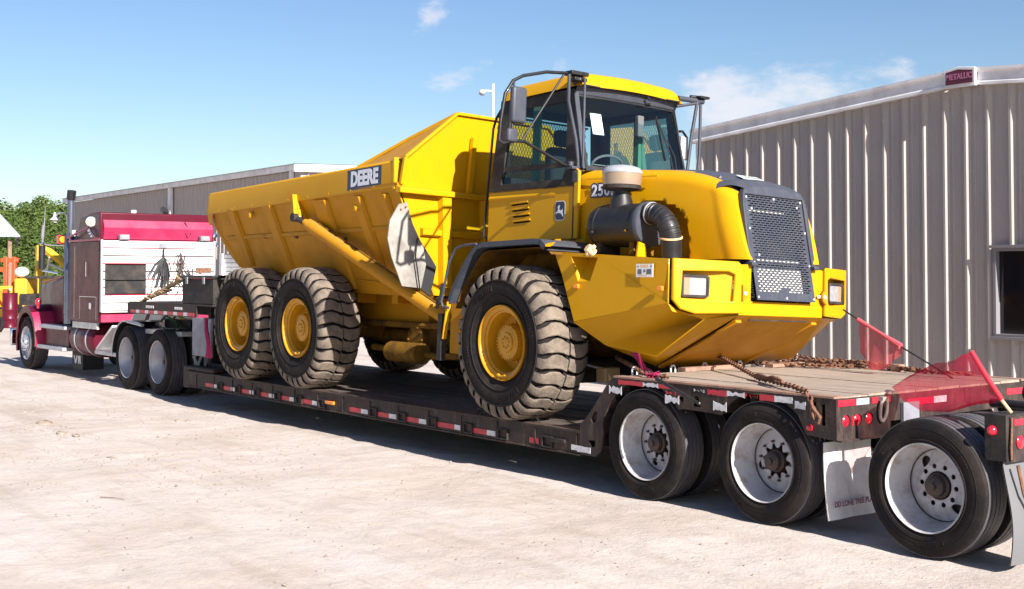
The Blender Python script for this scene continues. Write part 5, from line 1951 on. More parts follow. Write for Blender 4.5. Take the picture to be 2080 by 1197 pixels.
# emblem plate on the brow
ha, hb_ = Vector(hood_pt(.89, .5)), Vector(hood_pt(.945, .5))
hc = (ha + hb_) / 2
Mx = frame((hc.x + .01, CY - .01, hc.z + .004), (0, 1, 0), ha - hb_)
g = G(); g.plate([(-.14, -.052), (.14, -.052), (.14, .052), (-.14, .052)], [], lambda u, v, w: tuple(Mx @ Vector((u, v, .006 + w))), .004)
em = A('name_plate', g, DECALP, hd, bevel=.002)
text('lettering', 'DEERE', .075, FLAPG, em, frame(Mx @ Vector((0, 0, .011)), (0, 1, 0), ha - hb_), .0006, .001, 1.05, 1.15, T=TL)
g = G(); g.sphere(tuple(Vector(hood_pt(.90, .41)) + Vector((0, 0, .012))), .018, 8); A('hood_catch', g, CHR, hd)
# 250D number on the hood side
M = frame((.645, .733, 2.735), (1, .0985, 0), (0, 0, 1))
for dx, bold, m, dz in ((0, .020, DECALN, 0), (0, .004, DECALW, .0015)):
    MM = M.copy(); MM.translation = M.translation + Vector((dx, -dz, 0))
    text('model_number', '250D', .155, m, hd, MM, .0006, bold, 1.06, 1.0, T=TL)
g = G(); g.bar((.10, .682, 2.86), (1.3, .785, 2.84), .012, .012); A('hood_crease', g, YEL, hd)

# --- air cleaner: canister, neck, precleaner, elbow
ac = empty('air_cleaner', (1.1, .6, 2.4), adt)
g = G(); g.lathe([(.0001, 0), (.15, 0), (.19, .02), (.20, .06), (.20, .09), (.205, .095), (.205, .115), (.20, .12), (.20, .60), (.21, .61), (.21, .64), (.19, .66)], (.72, .62, 2.375), (1, 0, 0), 40); A('canister', g, BLKP, ac)
g = G(); g.lathe([(.185, .0), (.21, .002), (.212, .03), (.20, .05), (.13, .055), (.0001, .055)], (1.365, .62, 2.375), (1, 0, 0), 40); A('end_cap', g, CHAR, ac)
g = G(); g.tube([(1.02, .60, 2.40), (1.02, .60, 2.60), (1.02, .60, 2.66), (1.02, .60, 2.70)], [.115, .105, .085, .085], 24, caps=False); A('neck', g, BLKP, ac, ang=50)
g = G(); g.lathe([(.09, 0), (.15, .01), (.178, .02), (.182, .045), (.17, .05)], (1.02, .60, 2.695), (0, 0, 1), 36); A('bowl_base', g, BLKM, ac)
g = G(); g.lathe([(.165, .05), (.178, .055), (.184, .13), (.184, .165)], (1.02, .60, 2.695), (0, 0, 1), 36); A('dust_bowl', g, BOWL, ac)
g = G(); g.lathe([(.184, .16), (.190, .165), (.188, .185), (.165, .215), (.11, .235), (.04, .245), (.0001, .246)], (1.02, .60, 2.695), (0, 0, 1), 36); A('rain_cap', g, SILV, ac, ang=60)
el = []
cpts = [(1.41, .56, 2.47), (1.47, .56, 2.47), (1.55, .56, 2.455), (1.62, .57, 2.41), (1.665, .58, 2.34), (1.68, .60, 2.25), (1.665, .62, 2.16), (1.66, .63, 2.08)]
g = G(); g.tube(cpts, [.092, .092, .093, .094, .095, .094, .095, .095], 22)
for i in (1, 2, 3, 4):
    a, b = Vector(cpts[i]), Vector(cpts[i + 1])
    for t in (.15, .65):
        c = a.lerp(b, t); d = (b - a).normalized()
        g.lathe([(.092, -.012), (.100, -.006), (.100, .006), (.092, .012)], c, d, 22)
A('intake_elbow', g, BLKP, ac, ang=50)
for i in (1, 5):
    a, b = Vector(cpts[i]), Vector(cpts[i + 1]); d = (b - a).normalized()
    g = G(); g.lathe([(.095, -.009), (.1025, -.007), (.1025, .007), (.095, .009)], a, d, 22); A('hose_clamp', g, ALUD if i == 1 else TAN, ac)
g = G(); g.cyl((1.43, .60, 2.535), (1, 0, 0), .024, .02, 10); g.sphere((1.452, .59, 2.53), .013, 8); A('service_indicator', g, INTG, ac)
for x in (.80, 1.25):
    g = G(); g.box(x, x + .06, .50, .75, 2.10, 2.22); g.sphere((x + .03, .415, 2.31), .012, 8); A('canister_bracket', g, YELD if x > 1 else BLKM, ac)
g = G(); g.plate([(0, 2.06), (.13, 2.06), (.10, 2.19), (.02, 2.21)], [], lambda u, v, w: (1.42 + w, .42 + u, v), .02); A('canister_bracket', g, YEL, ac)

# --- cab
cb = empty('cab', (-.4, CY, 3.0), adt)
CXR, CXF = -1.12, .30
def ys(z):
    return .655 + max(0, z - 2.80) * .085
def side_fn(side):
    def f(u, v, w):
        y = ys(v) + w
        return (u, y if side == 0 else 2 * CY - y, v)
    return f
for side in (0, 1):
    fn = side_fn(side)
    # yellow lower door panel with stamped louvres
    lou = []
    for k in range(4):
        x0 = -.73 + .015 * k; z0 = 2.655 - k * .062
        lou.append([(x0, z0), (x0 + .28, z0 + .012), (x0 + .29, z0 - .008), (x0 + .02, z0 - .018)])
    g = G(); g.plate([(CXR, 2.275), (.34, 2.275), (.34, 2.94), (.30, 2.965), (.27, 2.80), (CXR, 2.80)], lou if side == 0 else [], lambda u, v, w: (u, (.650 + w) if side == 0 else 2 * CY - .650 - w, v), .03)
    dl = A('door_panel', g, YEL, cb, bevel=.004, ang=30)
    if side == 0:
        g = G(); g.box(-.85, -.30, .70, .71, 2.42, 2.70); A('louvre_backing', g, BLKM, dl)
        for k in range(4):
            x0 = -.73 + .015 * k; z0 = 2.655 - k * .062
            g = G(); g.bar((x0 - .01, .646, z0 + .006), (x0 + .29, .646, z0 + .018), .012, .018); A('louvre_lip', g, YEL, dl, bevel=.003)
        # raised sculpted field ahead of the louvres
        g = G(); g.grid(lambda u, v: (CXR + .02 + u * 1.1, .648 - .018 * sin(pi * min(1, v * 1.1)) * (1 - u) ** .5, 2.70 + .06 * v), 12, 6); A('door_crease', g, YEL, dl)
        g = G(); g.bar((-1.1, .643, 2.792), (.29, .643, 2.792), .01, .008); A('door_seam', g, BLKM, dl)
        g = G(); g.bar((.275, .646, 2.28), (.275, .646, 2.80), .006, .010, (1, 0, 0)); A('door_seam', g, BLKM, dl)
        # leaping deer shield
        S = FACE_NEAR((.075, .6485, 2.555))
        def sh(pts, z0, t, nm, m, par):
            g = G(); g.plate(pts, [], lambda u, v, w: tuple(S @ Vector((u, v, z0 + w))), t)
            return A(nm, g, m, par)
        def shield(s):
            return [(-.072 * s, .07 * s), (-.055 * s, .092 * s), (.055 * s, .092 * s), (.072 * s, .07 * s), (.072 * s, -.06 * s), (.05 * s, -.088 * s), (-.05 * s, -.088 * s), (-.072 * s, -.06 * s)]
        rim = sh(shield(1.08), 0, .001, 'emblem', DECALW, cb)
        sh(shield(1.0), .0012, .001, 'field', DECALN, rim)
        deer = [(-.058, -.012), (-.062, -.028), (-.045, -.024), (-.03, -.018), (.0, -.022), (.018, -.026), (.035, -.042), (.052, -.062), (.060, -.058), (.045, -.028), (.040, -.004), (.042, .020), (.034, .008), (.018, .006), (-.008, .008), (-.012, .03), (-.004, .042), (-.002, .062), (-.010, .050), (-.022, .060), (-.018, .046), (-.036, .044), (-.034, .036), (-.026, .030), (-.030, .008), (-.036, -.006)]
        sh(deer, .0024, .001, 'deer_figure', DECALW, rim)
    # dark window frame with the side opening
    g = G()
    out = [(CXR, 2.805), (.268, 2.805), (.29, 2.97), (.13, 3.78), (-.98, 3.78), (CXR + .03, 3.70)]
    hole = [(-.93, 2.875), (.075, 2.875), (.105, 2.98), (.045, 3.665), (-.88, 3.665)]
    g.plate(out, [hole], fn, .045)
    A('side_frame', g, CHAR if side == 1 else BLKM, cb, bevel=.004, ang=30)
    g = G(); g.add([fn(u, v, .02) for u, v in hole], [tuple(range(len(hole)))]); A('side_window', g, GLD, cb)
    g = G(); g.bar(fn(-.92, 3.035, .028), fn(.09, 3.02, .028), .02, .05); A('window_rail', g, BLKM, cb)
# A pillars on the windshield side
for side in (0, 1):
    f = (lambda y: y) if side == 0 else (lambda y: 2 * CY - y)
    g = G(); g.add([(.29, f(ys(2.97)), 2.97), (.345, f(.745), 2.97), (.165, f(.765), 3.77), (.13, f(ys(3.78)), 3.78), (.24, f(.70), 2.97), (.28, f(.745), 2.97), (.11, f(.765), 3.77), (.09, f(.74), 3.78)],
                   [(0, 1, 2, 3), (4, 7, 6, 5), (1, 5, 6, 2), (0, 3, 7, 4)])
    A('front_pillar', g, CHAR, cb, bevel=.006)
def wsf(u, v, w=0.0):
    bul = .05 * (1 - ((u - CY) / .65) ** 2)
    return (.355 - .27 * (v - 2.97) + bul * .8 + w, u, v)
wo_ = [(.79, 2.96)] + [(.79 + (2 * CY - 1.58) * k / 10, 2.96) for k in range(1, 11)] + [(2 * CY - .80, 3.60)] + [(2 * CY - .80 - (2 * CY - 1.60) * k / 10, 3.735) for k in range(0, 11)] + [(.80, 3.60)]
wi = [(.765, 3.0), (2 * CY - .765, 3.0), (2 * CY - .775, 3.71), (.775, 3.71)]
def dens(poly, n=8):
    r = []
    for i in range(len(poly)):
        a, b = poly[i], poly[(i + 1) % len(poly)]
        for k in range(n):
            r.append((a[0] + (b[0] - a[0]) * k / n, a[1] + (b[1] - a[1]) * k / n))
    return r
g = G()
g.plate(dens([(.735, 2.95), (2 * CY - .735, 2.95), (2 * CY - .75, 3.745), (.75, 3.745)]), [dens(wi)], lambda u, v, w: wsf(u, v, -w), .03)
A('windshield_gasket', g, BLKP, cb, ang=30)
g = G(); g.grid(lambda a, b: wsf(.765 + (2 * CY - 1.53) * a, 3.0 + .71 * b, -.008), 16, 4); A('windshield', g, GLS, cb, ang=60)
g = G(); g.grid(lambda a, b: wsf(.895 + .135 * a, 3.335 + .215 * b, -.014), 2, 2); A('paper_notice', g, PAPER, cb, label='white sheet taped inside the windshield')
# header above the glass and roof
g = G()
g.grid(lambda a, b: (.150 + .045 * (1 - (2 * a - 1) ** 2) + .03 * b, .735 + (2 * CY - 1.47) * a, 3.735 + .085 * b), 14, 2)
A('header_panel', g, CHAR, cb, ang=50)
g = G(); g.bar((.225, .76, 3.812), (.225, 2 * CY - .76, 3.812), .05, .016); A('visor_trim', g, BLKP, cb, bevel=.005)
g = G(); g.tube([(.255, 1.62, 3.80), (.26, 1.66, 3.77), (.25, 1.72, 3.775)], .012, 6); A('washer_nozzle', g, BLKP, cb)
def roof(u, v):
    x = -1.03 + u * (1.25)
    y = .70 + v * (2 * CY - 1.40)
    eu = min(u, 1 - u) / .12
    ev = min(v, 1 - v) / .10
    h = .155
    e = (1 - max(0, 1 - eu) ** 2.4) * (1 - max(0, 1 - ev) ** 2.4)
    z = 3.80 + h * (max(0.0, e) ** .5) + .02 * sin(pi * v) - .03 * (1 - u)
    xx = x + (.055 * sin(pi * v) if u > .5 else -.03 * sin(pi * v)) * abs(2 * u - 1)
    return (xx, y, z)
g = G(); g.grid(roof, 40, 40)
A('roof', g, YEL, cb, ang=50)
g = G(); g.box(-1.02, .10, .76, 2 * CY - .76, 3.74, 3.79); A('headliner', g, INT, cb)
# rear wall with window and guard
g = G()
g.plate([(ys(2.3) + .02, 2.28), (2 * CY - ys(2.3) - .02, 2.28), (2 * CY - .74, 3.78), (.74, 3.78)], [[(.80, 2.98), (2 * CY - .80, 2.98), (2 * CY - .85, 3.66), (.85, 3.66)]], lambda u, v, w: (CXR + .04 * (v - 2.8) + w, u, v), .04)
A('rear_wall', g, BLKM, cb)
g = G(); g.add([(CXR + .03, .80, 2.98), (CXR + .03, 2 * CY - .80, 2.98), (CXR + .03, 2 * CY - .85, 3.66), (CXR + .03, .85, 3.66)], [(0, 1, 2, 3)]); A('rear_window', g, GLS, cb)
g = G()
for k in range(-9, 43):
    for sgn in (1, -1):
        y0, y1 = .80 + k * .039, .80 + k * .039 + sgn * .34
        t0, t1 = 0.0, 1.0
        for lim, hi in ((.80, False), (2.07, True)):
            tt = (lim - y0) / (y1 - y0)
            inside0 = (y0 <= lim) if hi else (y0 >= lim)
            inside1 = (y1 <= lim) if hi else (y1 >= lim)
            if not inside0 and not inside1:
                t0, t1 = 1.0, 0.0
            elif not inside0:
                t0 = max(t0, tt)
            elif not inside1:
                t1 = min(t1, tt)
        if t1 - t0 > .03:
            g.bar((CXR - .10, y0 + (y1 - y0) * t0, 2.98 + .68 * t0), (CXR - .10, y0 + (y1 - y0) * t1, 2.98 + .68 * t1), .004, .004)
for z in (2.98, 3.66):
    g.bar((CXR - .10, .80, z), (CXR - .10, 2.1, z), .015, .02)
A('window_guard', g, WIRE, cb)
g = G(); g.bar((CXR - .12, .92, 2.4), (CXR - .12, .92, 3.62), .06, .06, (1, 0, 0)); g.bar((CXR - .12, 1.95, 2.4), (CXR - .12, 1.95, 3.62), .06, .06, (1, 0, 0)); A('guard_post', g, YELW, cb)
g = G(); g.box(CXR, .25, .70, 2 * CY - .70, 2.26, 2.30); g.box(.22, .27, .70, 2 * CY - .70, 2.28, 2.95); g.box(.0, .24, .85, 2 * CY - .85, 2.80, 2.98); A('cab_floor', g, INT, cb)
g = G(); g.box(-.75, -.25, 1.15, 1.70, 2.55, 2.72); g.box(-.86, -.70, 1.17, 1.68, 2.68, 3.32); g.box(-.85, -.74, 1.27, 1.58, 3.34, 3.52); A('driver_seat', g, SEAT, cb, bevel=.04)
g = G(); g.tube([(.02, CY, 2.95), (-.12, CY, 3.08)], .03, 8)
sw_ = []
for k in range(25):
    a = 2 * pi * k / 24
    sw_.append((-.13 + .10 * cos(a) * .5, CY + .21 * sin(a), 3.09 + .19 * cos(a) * .55))
g.tube(sw_, .014, 6, caps=False); g.bar((-.13, CY - .2, 3.09), (-.13, CY + .2, 3.09), .03, .012); A('steering_wheel', g, INT, cb)
g = G(); g.box(-.45, -.37, 2.10, 2.16, 2.85, 3.75); g.box(-.52, -.40, .745, .765, 2.85, 3.72); A('inner_post', g, INTG, cb)
g = G(); g.tube([wsf(1.90, 3.00, .03), wsf(1.86, 3.25, .05), wsf(1.78, 3.58, .03)], .008, 6); g.tube([wsf(1.95, 2.99, .03), wsf(1.93, 3.2, .055), wsf(1.88, 3.38, .03)], .007, 6)
g.bar(wsf(1.80, 3.15, .022), wsf(1.77, 3.62, .022), .015, .02); A('wiper', g, BLKP, cb)
g = G(); g.box(.18, .24, 1.52, 1.60, 3.38, 3.60); A('inner_mirror', g, INT, cb, bevel=.01)
# handrail at the cab rear corner
g = G(); g.tube([(-1.16, .68, 2.30), (-1.20, .655, 2.34), (-1.20, .735, 3.50), (-1.20, .77, 3.62), (-1.13, .80, 3.74)], .014, 8); A('handrail', g, BLKR, cb)
# mirrors
mr = empty('mirror_arm', (.22, .2, 3.4), cb)
g = G(); g.tube([(.22, .70, 3.90), (.22, .55, 3.90), (.22, .30, 3.875), (.22, .02, 3.80), (.22, -.10, 3.735), (.22, -.19, 3.60), (.22, -.23, 3.35), (.22, -.245, 3.15), (.22, -.20, 3.125), (.22, -.05, 3.165), (.22, .06, 3.17), (.22, .55, 3.00), (.22, .72, 2.975)], .0165, 10)
g.tube([(.22, .52, 3.88), (.22, .03, 3.18)], .011, 8); g.tube([(.22, -.09, 3.73), (.22, -.095, 3.12)], .012, 8)
A('arm_tube', g, BLKP, mr)
g = G(); g.tube([(.28, .54, 3.88), (.27, .55, 3.62), (.26, .67, 3.25), (.28, .70, 2.98)], .017, 10); g.tube([(.33, .70, 3.86), (.34, .70, 2.98)], .013, 10); A('grab_bar', g, CHAR, mr)
g = G(); g.box(.16, .30, .56, .78, 3.885, 3.925); g.box(.18, .30, .60, .76, 3.83, 3.865); g.cyl((.23, .66, 3.80), (0, 0, 1), .022, .13, 10); A('top_clamp', g, BLKP, mr, bevel=.006)
g = G(); g.cyl((.25, .62, 2.985), (0, 0, 1), .03, .045, 10); g.box(.20, .30, .60, .74, 2.955, 2.985); g.box(.25, .33, .645, .70, 2.83, 2.95); A('bottom_clamp', g, CHAR, mr, bevel=.006)
g = G(); g.sphere((.30, .66, 2.93), .018, 8); g.sphere((.30, .66, 3.85), .016, 8); A('clamp_bolt', g, CHR, mr)
g = G(); g.box(.20, .27, -.13, .045, 3.33, 3.68); A('mirror_head', g, CHAR, mr, bevel=.03, bseg=4)
g = G(); g.box(.20, .26, -.165, -.045, 3.145, 3.275); A('mirror_head', g, CHAR, mr, bevel=.025, bseg=4, label='small square lower mirror')
mr2 = empty('mirror_arm', (.22, 2.4, 3.4), cb)
g = G(); g.tube([(.20, 2.12, 3.86), (.22, 2.30, 3.86), (.24, 2.46, 3.86)], .028, 10); g.tube([(.20, 2.10, 3.77), (.24, 2.40, 3.84)], .016, 8)
g.tube([(.24, 2.37, 3.85), (.22, 2.31, 3.45), (.22, 2.25, 3.0), (.22, 2.22, 2.9)], .018, 10); g.tube([(.24, 2.42, 3.83), (.24, 2.42, 3.3), (.22, 2.40, 2.9)], .016, 10)
A('arm_tube', g, CHAR, mr2)
g = G(); g.box(.14, .30, 2.36, 2.50, 3.885, 3.91); g.tube([(.20, 2.30, 3.9), (.24, 2.5, 3.905)], .02, 8); A('top_clamp', g, BLKP, mr2, bevel=.005)
g = G(); g.box(-.05, .02, 2.30, 2.46, 3.25, 3.50); A('mirror_head', g, WHB, mr2, bevel=.02)
g = G(); g.tube([(-.02, 2.2, 3.53), (-.02, 2.42, 3.56), (-.02, 2.49, 3.50), (-.02, 2.49, 3.25)], .014, 8); A('arm_tube', g, BLKP, mr2)

# --- front fender and bumper
def fender(side):
    f = (lambda y: y) if side == 0 else (lambda y: 2 * CY - y)
    path = [(-.92, 1.63), (-.84, 1.78), (-.70, 1.96), (-.56, 2.12), (-.46, 2.195), (-.36, 2.215), (.46, 2.235), (.56, 2.225), (.64, 2.165)]
    g = G()
    for (a, b) in zip(path[:-1], path[1:]):
        d = Vector((b[0] - a[0], 0, b[1] - a[1])).normalized()
        nn = Vector((d.z, 0, -d.x))
        vs = []
        for (x, z) in (a, b):
            p = Vector((x, 0, z))
            q = p + nn * .05
            vs += [(p.x, f(.02), p.z), (p.x, f(.66), p.z), (q.x, f(.66), q.z), (q.x, f(.02), q.z)]
        g.add(vs, [(0, 4, 5, 1), (3, 2, 6, 7), (0, 3, 7, 4), (1, 5, 6, 2)])
    fo = A('fender', g, CHAR, ang=50, bevel=.0)
    g = G()
    inner = [(x * .97 + .01, z - .075) for x, z in path]
    for (a, b) in zip(inner[:-1], inner[1:]):
        g.add([(a[0], f(.10), a[1]), (b[0], f(.10), b[1]), (b[0], f(.68), b[1]), (a[0], f(.68), a[1])], [(0, 1, 2, 3)])
    g.add([(-.93, f(.66), 1.30), (.80, f(.66), 1.30), (.80, f(.66), 2.1), (.5, f(.66), 2.16), (-.5, f(.66), 2.16), (-.9, f(.66), 1.6)], [(0, 1, 2, 3, 4, 5)])
    A('fender_liner', g, YELD, fo)
    g = G(); g.bar((-.90, f(.03), 1.62), (-.965, f(.03), 1.24), .05, .02, (1, 0, 0)); A('flap_stay', g, YEL, fo, bevel=.004)
    g = G(); g.box(-1.06, -.99, f(.03) - .02, f(.03) + .04, 1.02, 1.50); A('flap_strip', g, BLKM, fo)
    g = G(); g.tube([(-.42, f(.0), 2.20), (-.62, f(-.0), 2.19), (-.74, f(-.02), 2.16), (-.84, f(-.03), 2.02), (-.92, f(-.03), 1.72), (-.95, f(-.03), 1.62), (-.93, f(-.02), 1.57), (-.86, f(0), 1.56)], .014, 8); A('grab_hoop', g, CHAR, fo)
    g = G(); g.tube([(-1.5, f(.3), 1.66), (-1.3, f(.15), 1.56), (-1.1, f(.05), 1.60), (-1.02, f(.02), 1.8)], .015, 8); A('hose', g, BLKR, fo)
    # sunlit slanting leg at the front of the arch
    g = G(); g.bar((.44, f(.34), 2.240), (.67, f(.02), 2.165), .045, .02); A('fender_brace', g, YEL, fo)
fender(0)
fender(1)
g = G(); g.box(-.4, .6, .66, .90, 2.12, 2.16); g.box(-.95, -.3, .66, 2.2, 2.10, 2.26); g.box(1.15, 1.9, .28, .90, 2.04, 2.052); A('step_plate', g, CHAR)
bp = empty('bumper', (1.5, CY, 1.7), adt)
def poly_faces(g, P, faces, mir, mi=0):
    vs = [((x, y, z) if not mir else (x, 2 * CY - y, z)) for x, y, z in P]
    g.add(vs, faces, mi)
for mir in (False, True):
    P = [(.50, .25, 2.125), (1.995, .27, 2.045), (2.0, .27, 1.665), (.80, .25, 1.47), (.60, .25, 1.92), (.52, .25, 2.06),      # 0-5 side
         (1.04, .44, 1.27), (1.62, .52, 1.20), (2.10, .60, 1.54),                                                             # 6-8 lower edge
         (1.22, .90, 1.09), (2.26, .86, 1.585), (.60, .85, 2.12), (2.2, .86, 2.03), (2.02, .30, 1.60)]                          # 9-13
    g = G()
    if mir:
        poly_faces(g, P, [(0, 1, 2, 3, 4, 5)], mir)
    else:
        g.plate([(P[i][0], P[i][2]) for i in (0, 1, 2, 3, 4, 5)], [[(.735, 2.075), (1.095, 2.06), (1.0, 1.85), (.84, 1.85)]], lambda u, v, w: (u, .25 + .02 * (u - .5) / 1.5 + w, v), .012)
    poly_faces(g, P, [(3, 2, 8, 7, 6), (2, 13, 8), (6, 7, 8, 10, 9), (0, 11, 12, 1)], mir)
    poly_faces(g, [P[2], (2.04, .335, 1.615), (2.09, .455, 1.58), (2.24, .875, 1.595), P[10], P[8]], [(0, 1, 2, 3, 4, 5)], mir)
    A('side_skirt', g, YEL, bp, ang=12, bevel=.008)
    # lamp pod front face with a real recess
    def pf(u, v, w, mir=mir):
        # u 0..1 across from outer corner to notch
        x = 2.02 + (2.245 - 2.02) * (u ** .8) + w - .035 * max(0, (v - 1.9)) 
        y = .275 + .60 * u
        return (x, y if not mir else 2 * CY - y, v)
    hole = [(.10, 1.715), (.88, 1.70), (.90, 1.93), (.80, 1.955), (.12, 1.945)]
    g = G(); g.plate([(0, 1.70), (.10, 1.62), (.30, 1.585), (1.0, 1.60), (1.0, 2.02), (.95, 2.045), (.0, 2.05)], [hole], lambda u, v, w: pf(u, v, w), .03)
    pod = A('lamp_pod', g, YEL, bp, bevel=.010, ang=30, bseg=3)
    g = G()
    deep = lambda u, v: pf(u, v, -.10 if u < .6 else -.10 + (u - .6) * .30)
    k = len(hole)
    vs = [pf(u, v, 0) for u, v in hole] + [deep(min(.9, max(.1, u)), v) for u, v in hole]
    g.add(vs, [(i, (i + 1) % k, k + (i + 1) % k, k + i) for i in range(k)] + [tuple(k + i for i in range(k))])
    A('pod_recess', g, YEL, pod, ang=15)
    hl = empty('headlight', pf(.33, 1.82, -.04), pod)
    WLOC[hl.name] = Vector(TL(pf(.33, 1.82, -.04))) ; hl.location = WLOC[hl.name] - WLOC[pod.name]
    bez = [(.12, 1.735), (.16, 1.722), (.55, 1.722), (.59, 1.74), (.60, 1.90), (.56, 1.918), (.16, 1.918), (.12, 1.90)]
    inn = [(.165, 1.745), (.545, 1.745), (.56, 1.76), (.56, 1.88), (.545, 1.895), (.165, 1.895)]
    def hf(u, v, w):
        x, y, z = pf(.12, v, -.022 + w)
        x += (u - .12) * .11
        yy = .275 + .60 * u
        return (x, yy if not mir else 2 * CY - yy, v)
    g = G(); g.plate(bez, [inn], hf, .035)
    hb = A('headlamp_bezel', g, BLKM, pod, bevel=.004)
    g = G(); g.plate([(.27, 1.746), (.545, 1.746), (.558, 1.76), (.558, 1.88), (.545, 1.894), (.27, 1.894)], [], lambda u, v, w: (hf(u, v, w + .008 + .02 * (1 - ((u - .41) / .15) ** 2))), .012)
    A('headlamp_lens', g, LENS, hb)
    g = G(); g.plate([(.166, 1.746), (.268, 1.746), (.268, 1.894), (.166, 1.894)], [], lambda u, v, w: hf(u, v, w + .010), .012)
    A('indicator_lens', g, PINKL, hb)
    bpy.data.objects.remove(hl)
g = G()   # centre panel and belly
g.plate([(.87, 1.585), (2.0, 1.585), (2.0, 2.02), (1.84, 2.03), (1.84, 1.71), (1.03, 1.71), (1.03, 2.03), (.87, 2.02)], [], lambda u, v, w: (2.215 + w, u, v), .025)
A('centre_panel', g, YEL, bp, bevel=.006)
g = G()
P = [(2.26, .86, 1.585), (2.26, 2.01, 1.585), (1.22, 1.97, 1.09), (1.22, .90, 1.09), (1.9, .86, 1.36), (1.9, 2.01, 1.36)]
g.add(P, [(0, 1, 5, 4), (4, 5, 2, 3)])
A('belly_plate', g, YELW, bp)
for y in (.93, 1.94):
    g = G(); g.bar((1.26, y, 1.085), (2.20, y, 1.535), .07, .03); A('belly_rail', g, YELW, bp, bevel=.010)
g = G(); g.bar((2.20, 1.05, 1.548), (2.20, 1.85, 1.548), .02, .012); g.bar((1.36, .72, 1.155), (2.0, .72, 1.44), .012, .014); A('belly_seam', g, BLKM, bp)
for y, s in ((.885, 1), (1.985, -1)):
    g = G(); g.plate([(y - .01 * s, 1.70), (y + .035 * s, 1.735), (y + .05 * s, 1.77), (y + .035 * s, 1.81), (y - .01 * s, 1.85)], [], lambda u, v, w: (2.262 + w, u, v), .03)
    tl = A('tow_lug', g, YELW, bp, bevel=.006)
    g = G(); g.cyl((2.292, y + .018 * s, 1.775), (1, 0, 0), .017, .004, 12); A('lug_eye', g, WHB, tl)
g = G(); g.box(2.2605, 2.263, 1.90, 1.96, 1.765, 1.79); A('small_label', g, WHB, bp)
# fuel filler recess with tan cap
g = G()
g.add([(.735, .262, 2.075), (1.095, .262, 2.06), (1.0, .262, 1.85), (.84, .262, 1.85), (.80, .42, 2.07), (1.095, .42, 2.055)], [(0, 4, 5, 1), (0, 3, 4), (3, 2, 5, 4), (2, 1, 5)])
fr_ = A('filler_recess', g, YEL, bp, ang=10)
g = G()
cpv = []
for k in range(28):
    a = 2 * pi * k / 28
    q = .062 if k % 4 < 2 else .043
    cpv.append((q * cos(a), q * sin(a)))
Mc = frame((1.07, .21, 2.115), (.9, -.15, .1), (.1, .55, .8))
g.plate(cpv, [], lambda u, v, w: tuple(Mc @ Vector((u, v, w))), .03)
g.cyl(tuple(Mc @ Vector((0, 0, -.03))), tuple(Mc.to_3x3() @ Vector((0, 0, 1))), .04, .09, 14)
A('filler_cap', g, TAN, fr_, bevel=.004)
for x, z in ((.81, 1.80), (1.90, 1.79)):
    g = G(); g.box(x, x + .065, .222, .252, z - .02, z + .02); A('side_marker', g, AMBL, bp, bevel=.006)
g = G(); g.box(1.62, 1.83, .2455, .2495, 1.885, 2.0); st = A('safety_sticker', g, WHB, bp)
g = G(); g.plate(circ(1.725, 1.94, .013, 12), [circ(1.725, 1.94, .006, 8)], lambda u, v, w: (u, .2450 - w, v), .0008); A('sticker_ring', g, BLKM, st)
g = G(); g.box(1.675, 1.775, .2445, .2452, 1.970, 1.992); g.box(1.66, 1.76, .2445, .2452, 1.897, 1.905); A('sticker_print', g, TAN, st)
for x, ch in ((1.645, 'A'), (1.805, 'B')):
    text('lettering', ch, .024, DECALN, st, FACE_NEAR((x, .2448, 1.978)), .0004, .0008, 1, 1, T=TL)
g = G(); g.box(1.64, 1.69, .2448, .2452, 1.91, 1.955); g.box(1.75, 1.81, .2448, .2452, 1.91, 1.955); A('sticker_print', g, FLAPG, st)
# ------------------------------------------------------------------ maroon tractor unit
sm = empty('semi_tractor', (-13.5, 1.55, 0), label='maroon semi tractor with sleeper and white rack, coupled to the trailer', cat='truck')
S0, S1 = .34, 2.46
SC_ = (S0 + S1) / 2
dual(sm, -10.712, S0, .52, rim=RIM0, tyre=TY, sc=1.118)
dual(sm, -9.363, S0, .52, rim=RIM0, tyre=TY, sc=1.118)
dual(sm, -10.712, S1, .52, far=True, sc=1.118)
dual(sm, -9.363, S1, .52, far=True, sc=1.118)
for e in [o for o in sm.children if o.name.startswith('dual_wheel')]:
    for c in e.children:
        if c.name.startswith('rim'):
            c.data = c.data.copy() if False else c.data
# polished rims for the tractor (same shape, own material)
alu_rim = RIM0.data.copy()
alu_rim.materials.clear(); alu_rim.materials.append(ALU); alu_rim.materials.append(HUBD)
for e in [o for o in sm.children if o.name.startswith('dual_wheel')]:
    for c in e.children:
        if c.name.startswith('rim'):
            c.data = alu_rim
# steer wheels
for Y, far in ((S0 + .02, False), (S1 - .02, True)):
    e = empty('steer_wheel', (-16.316, Y, .52), sm)
    rz = pi if far else 0
    put(TY, e, (0, 0, 0), rz, 0, sc=(1.118,) * 3)
    g = G()
    g.lathe([(.335, .03), (.34, .01), (.33, -.01), (.315, .0), (.30, .04), (.25, .05), (.21, .03), (.17, .02), (.17, .0), (.12, -.02), (.10, -.06), (.0001, -.07)], (0, 0, 0), (0, 1, 0), 40)
    r_ = finish('rim', g, ALU, None, recenter=False, link=False)
    put(r_, e, (0, 0, 0), rz)
    g = G()
    for k in range(10):
        a = 2 * pi * k / 10
        g.lathe([(.022, .02), (.022, -.03), (.014, -.055), (.0001, -.06)], (.142 * cos(a), 0, .142 * sin(a)), (0, 1, 0), 8)
    g.lathe([(.075, .0), (.075, -.05), (.05, -.08), (.0001, -.09)], (0, 0, 0), (0, 1, 0), 14)
    n_ = finish('lug_covers', g, CHR, None, recenter=False, link=False)
    put(n_, e, (0, 0, 0), rz)
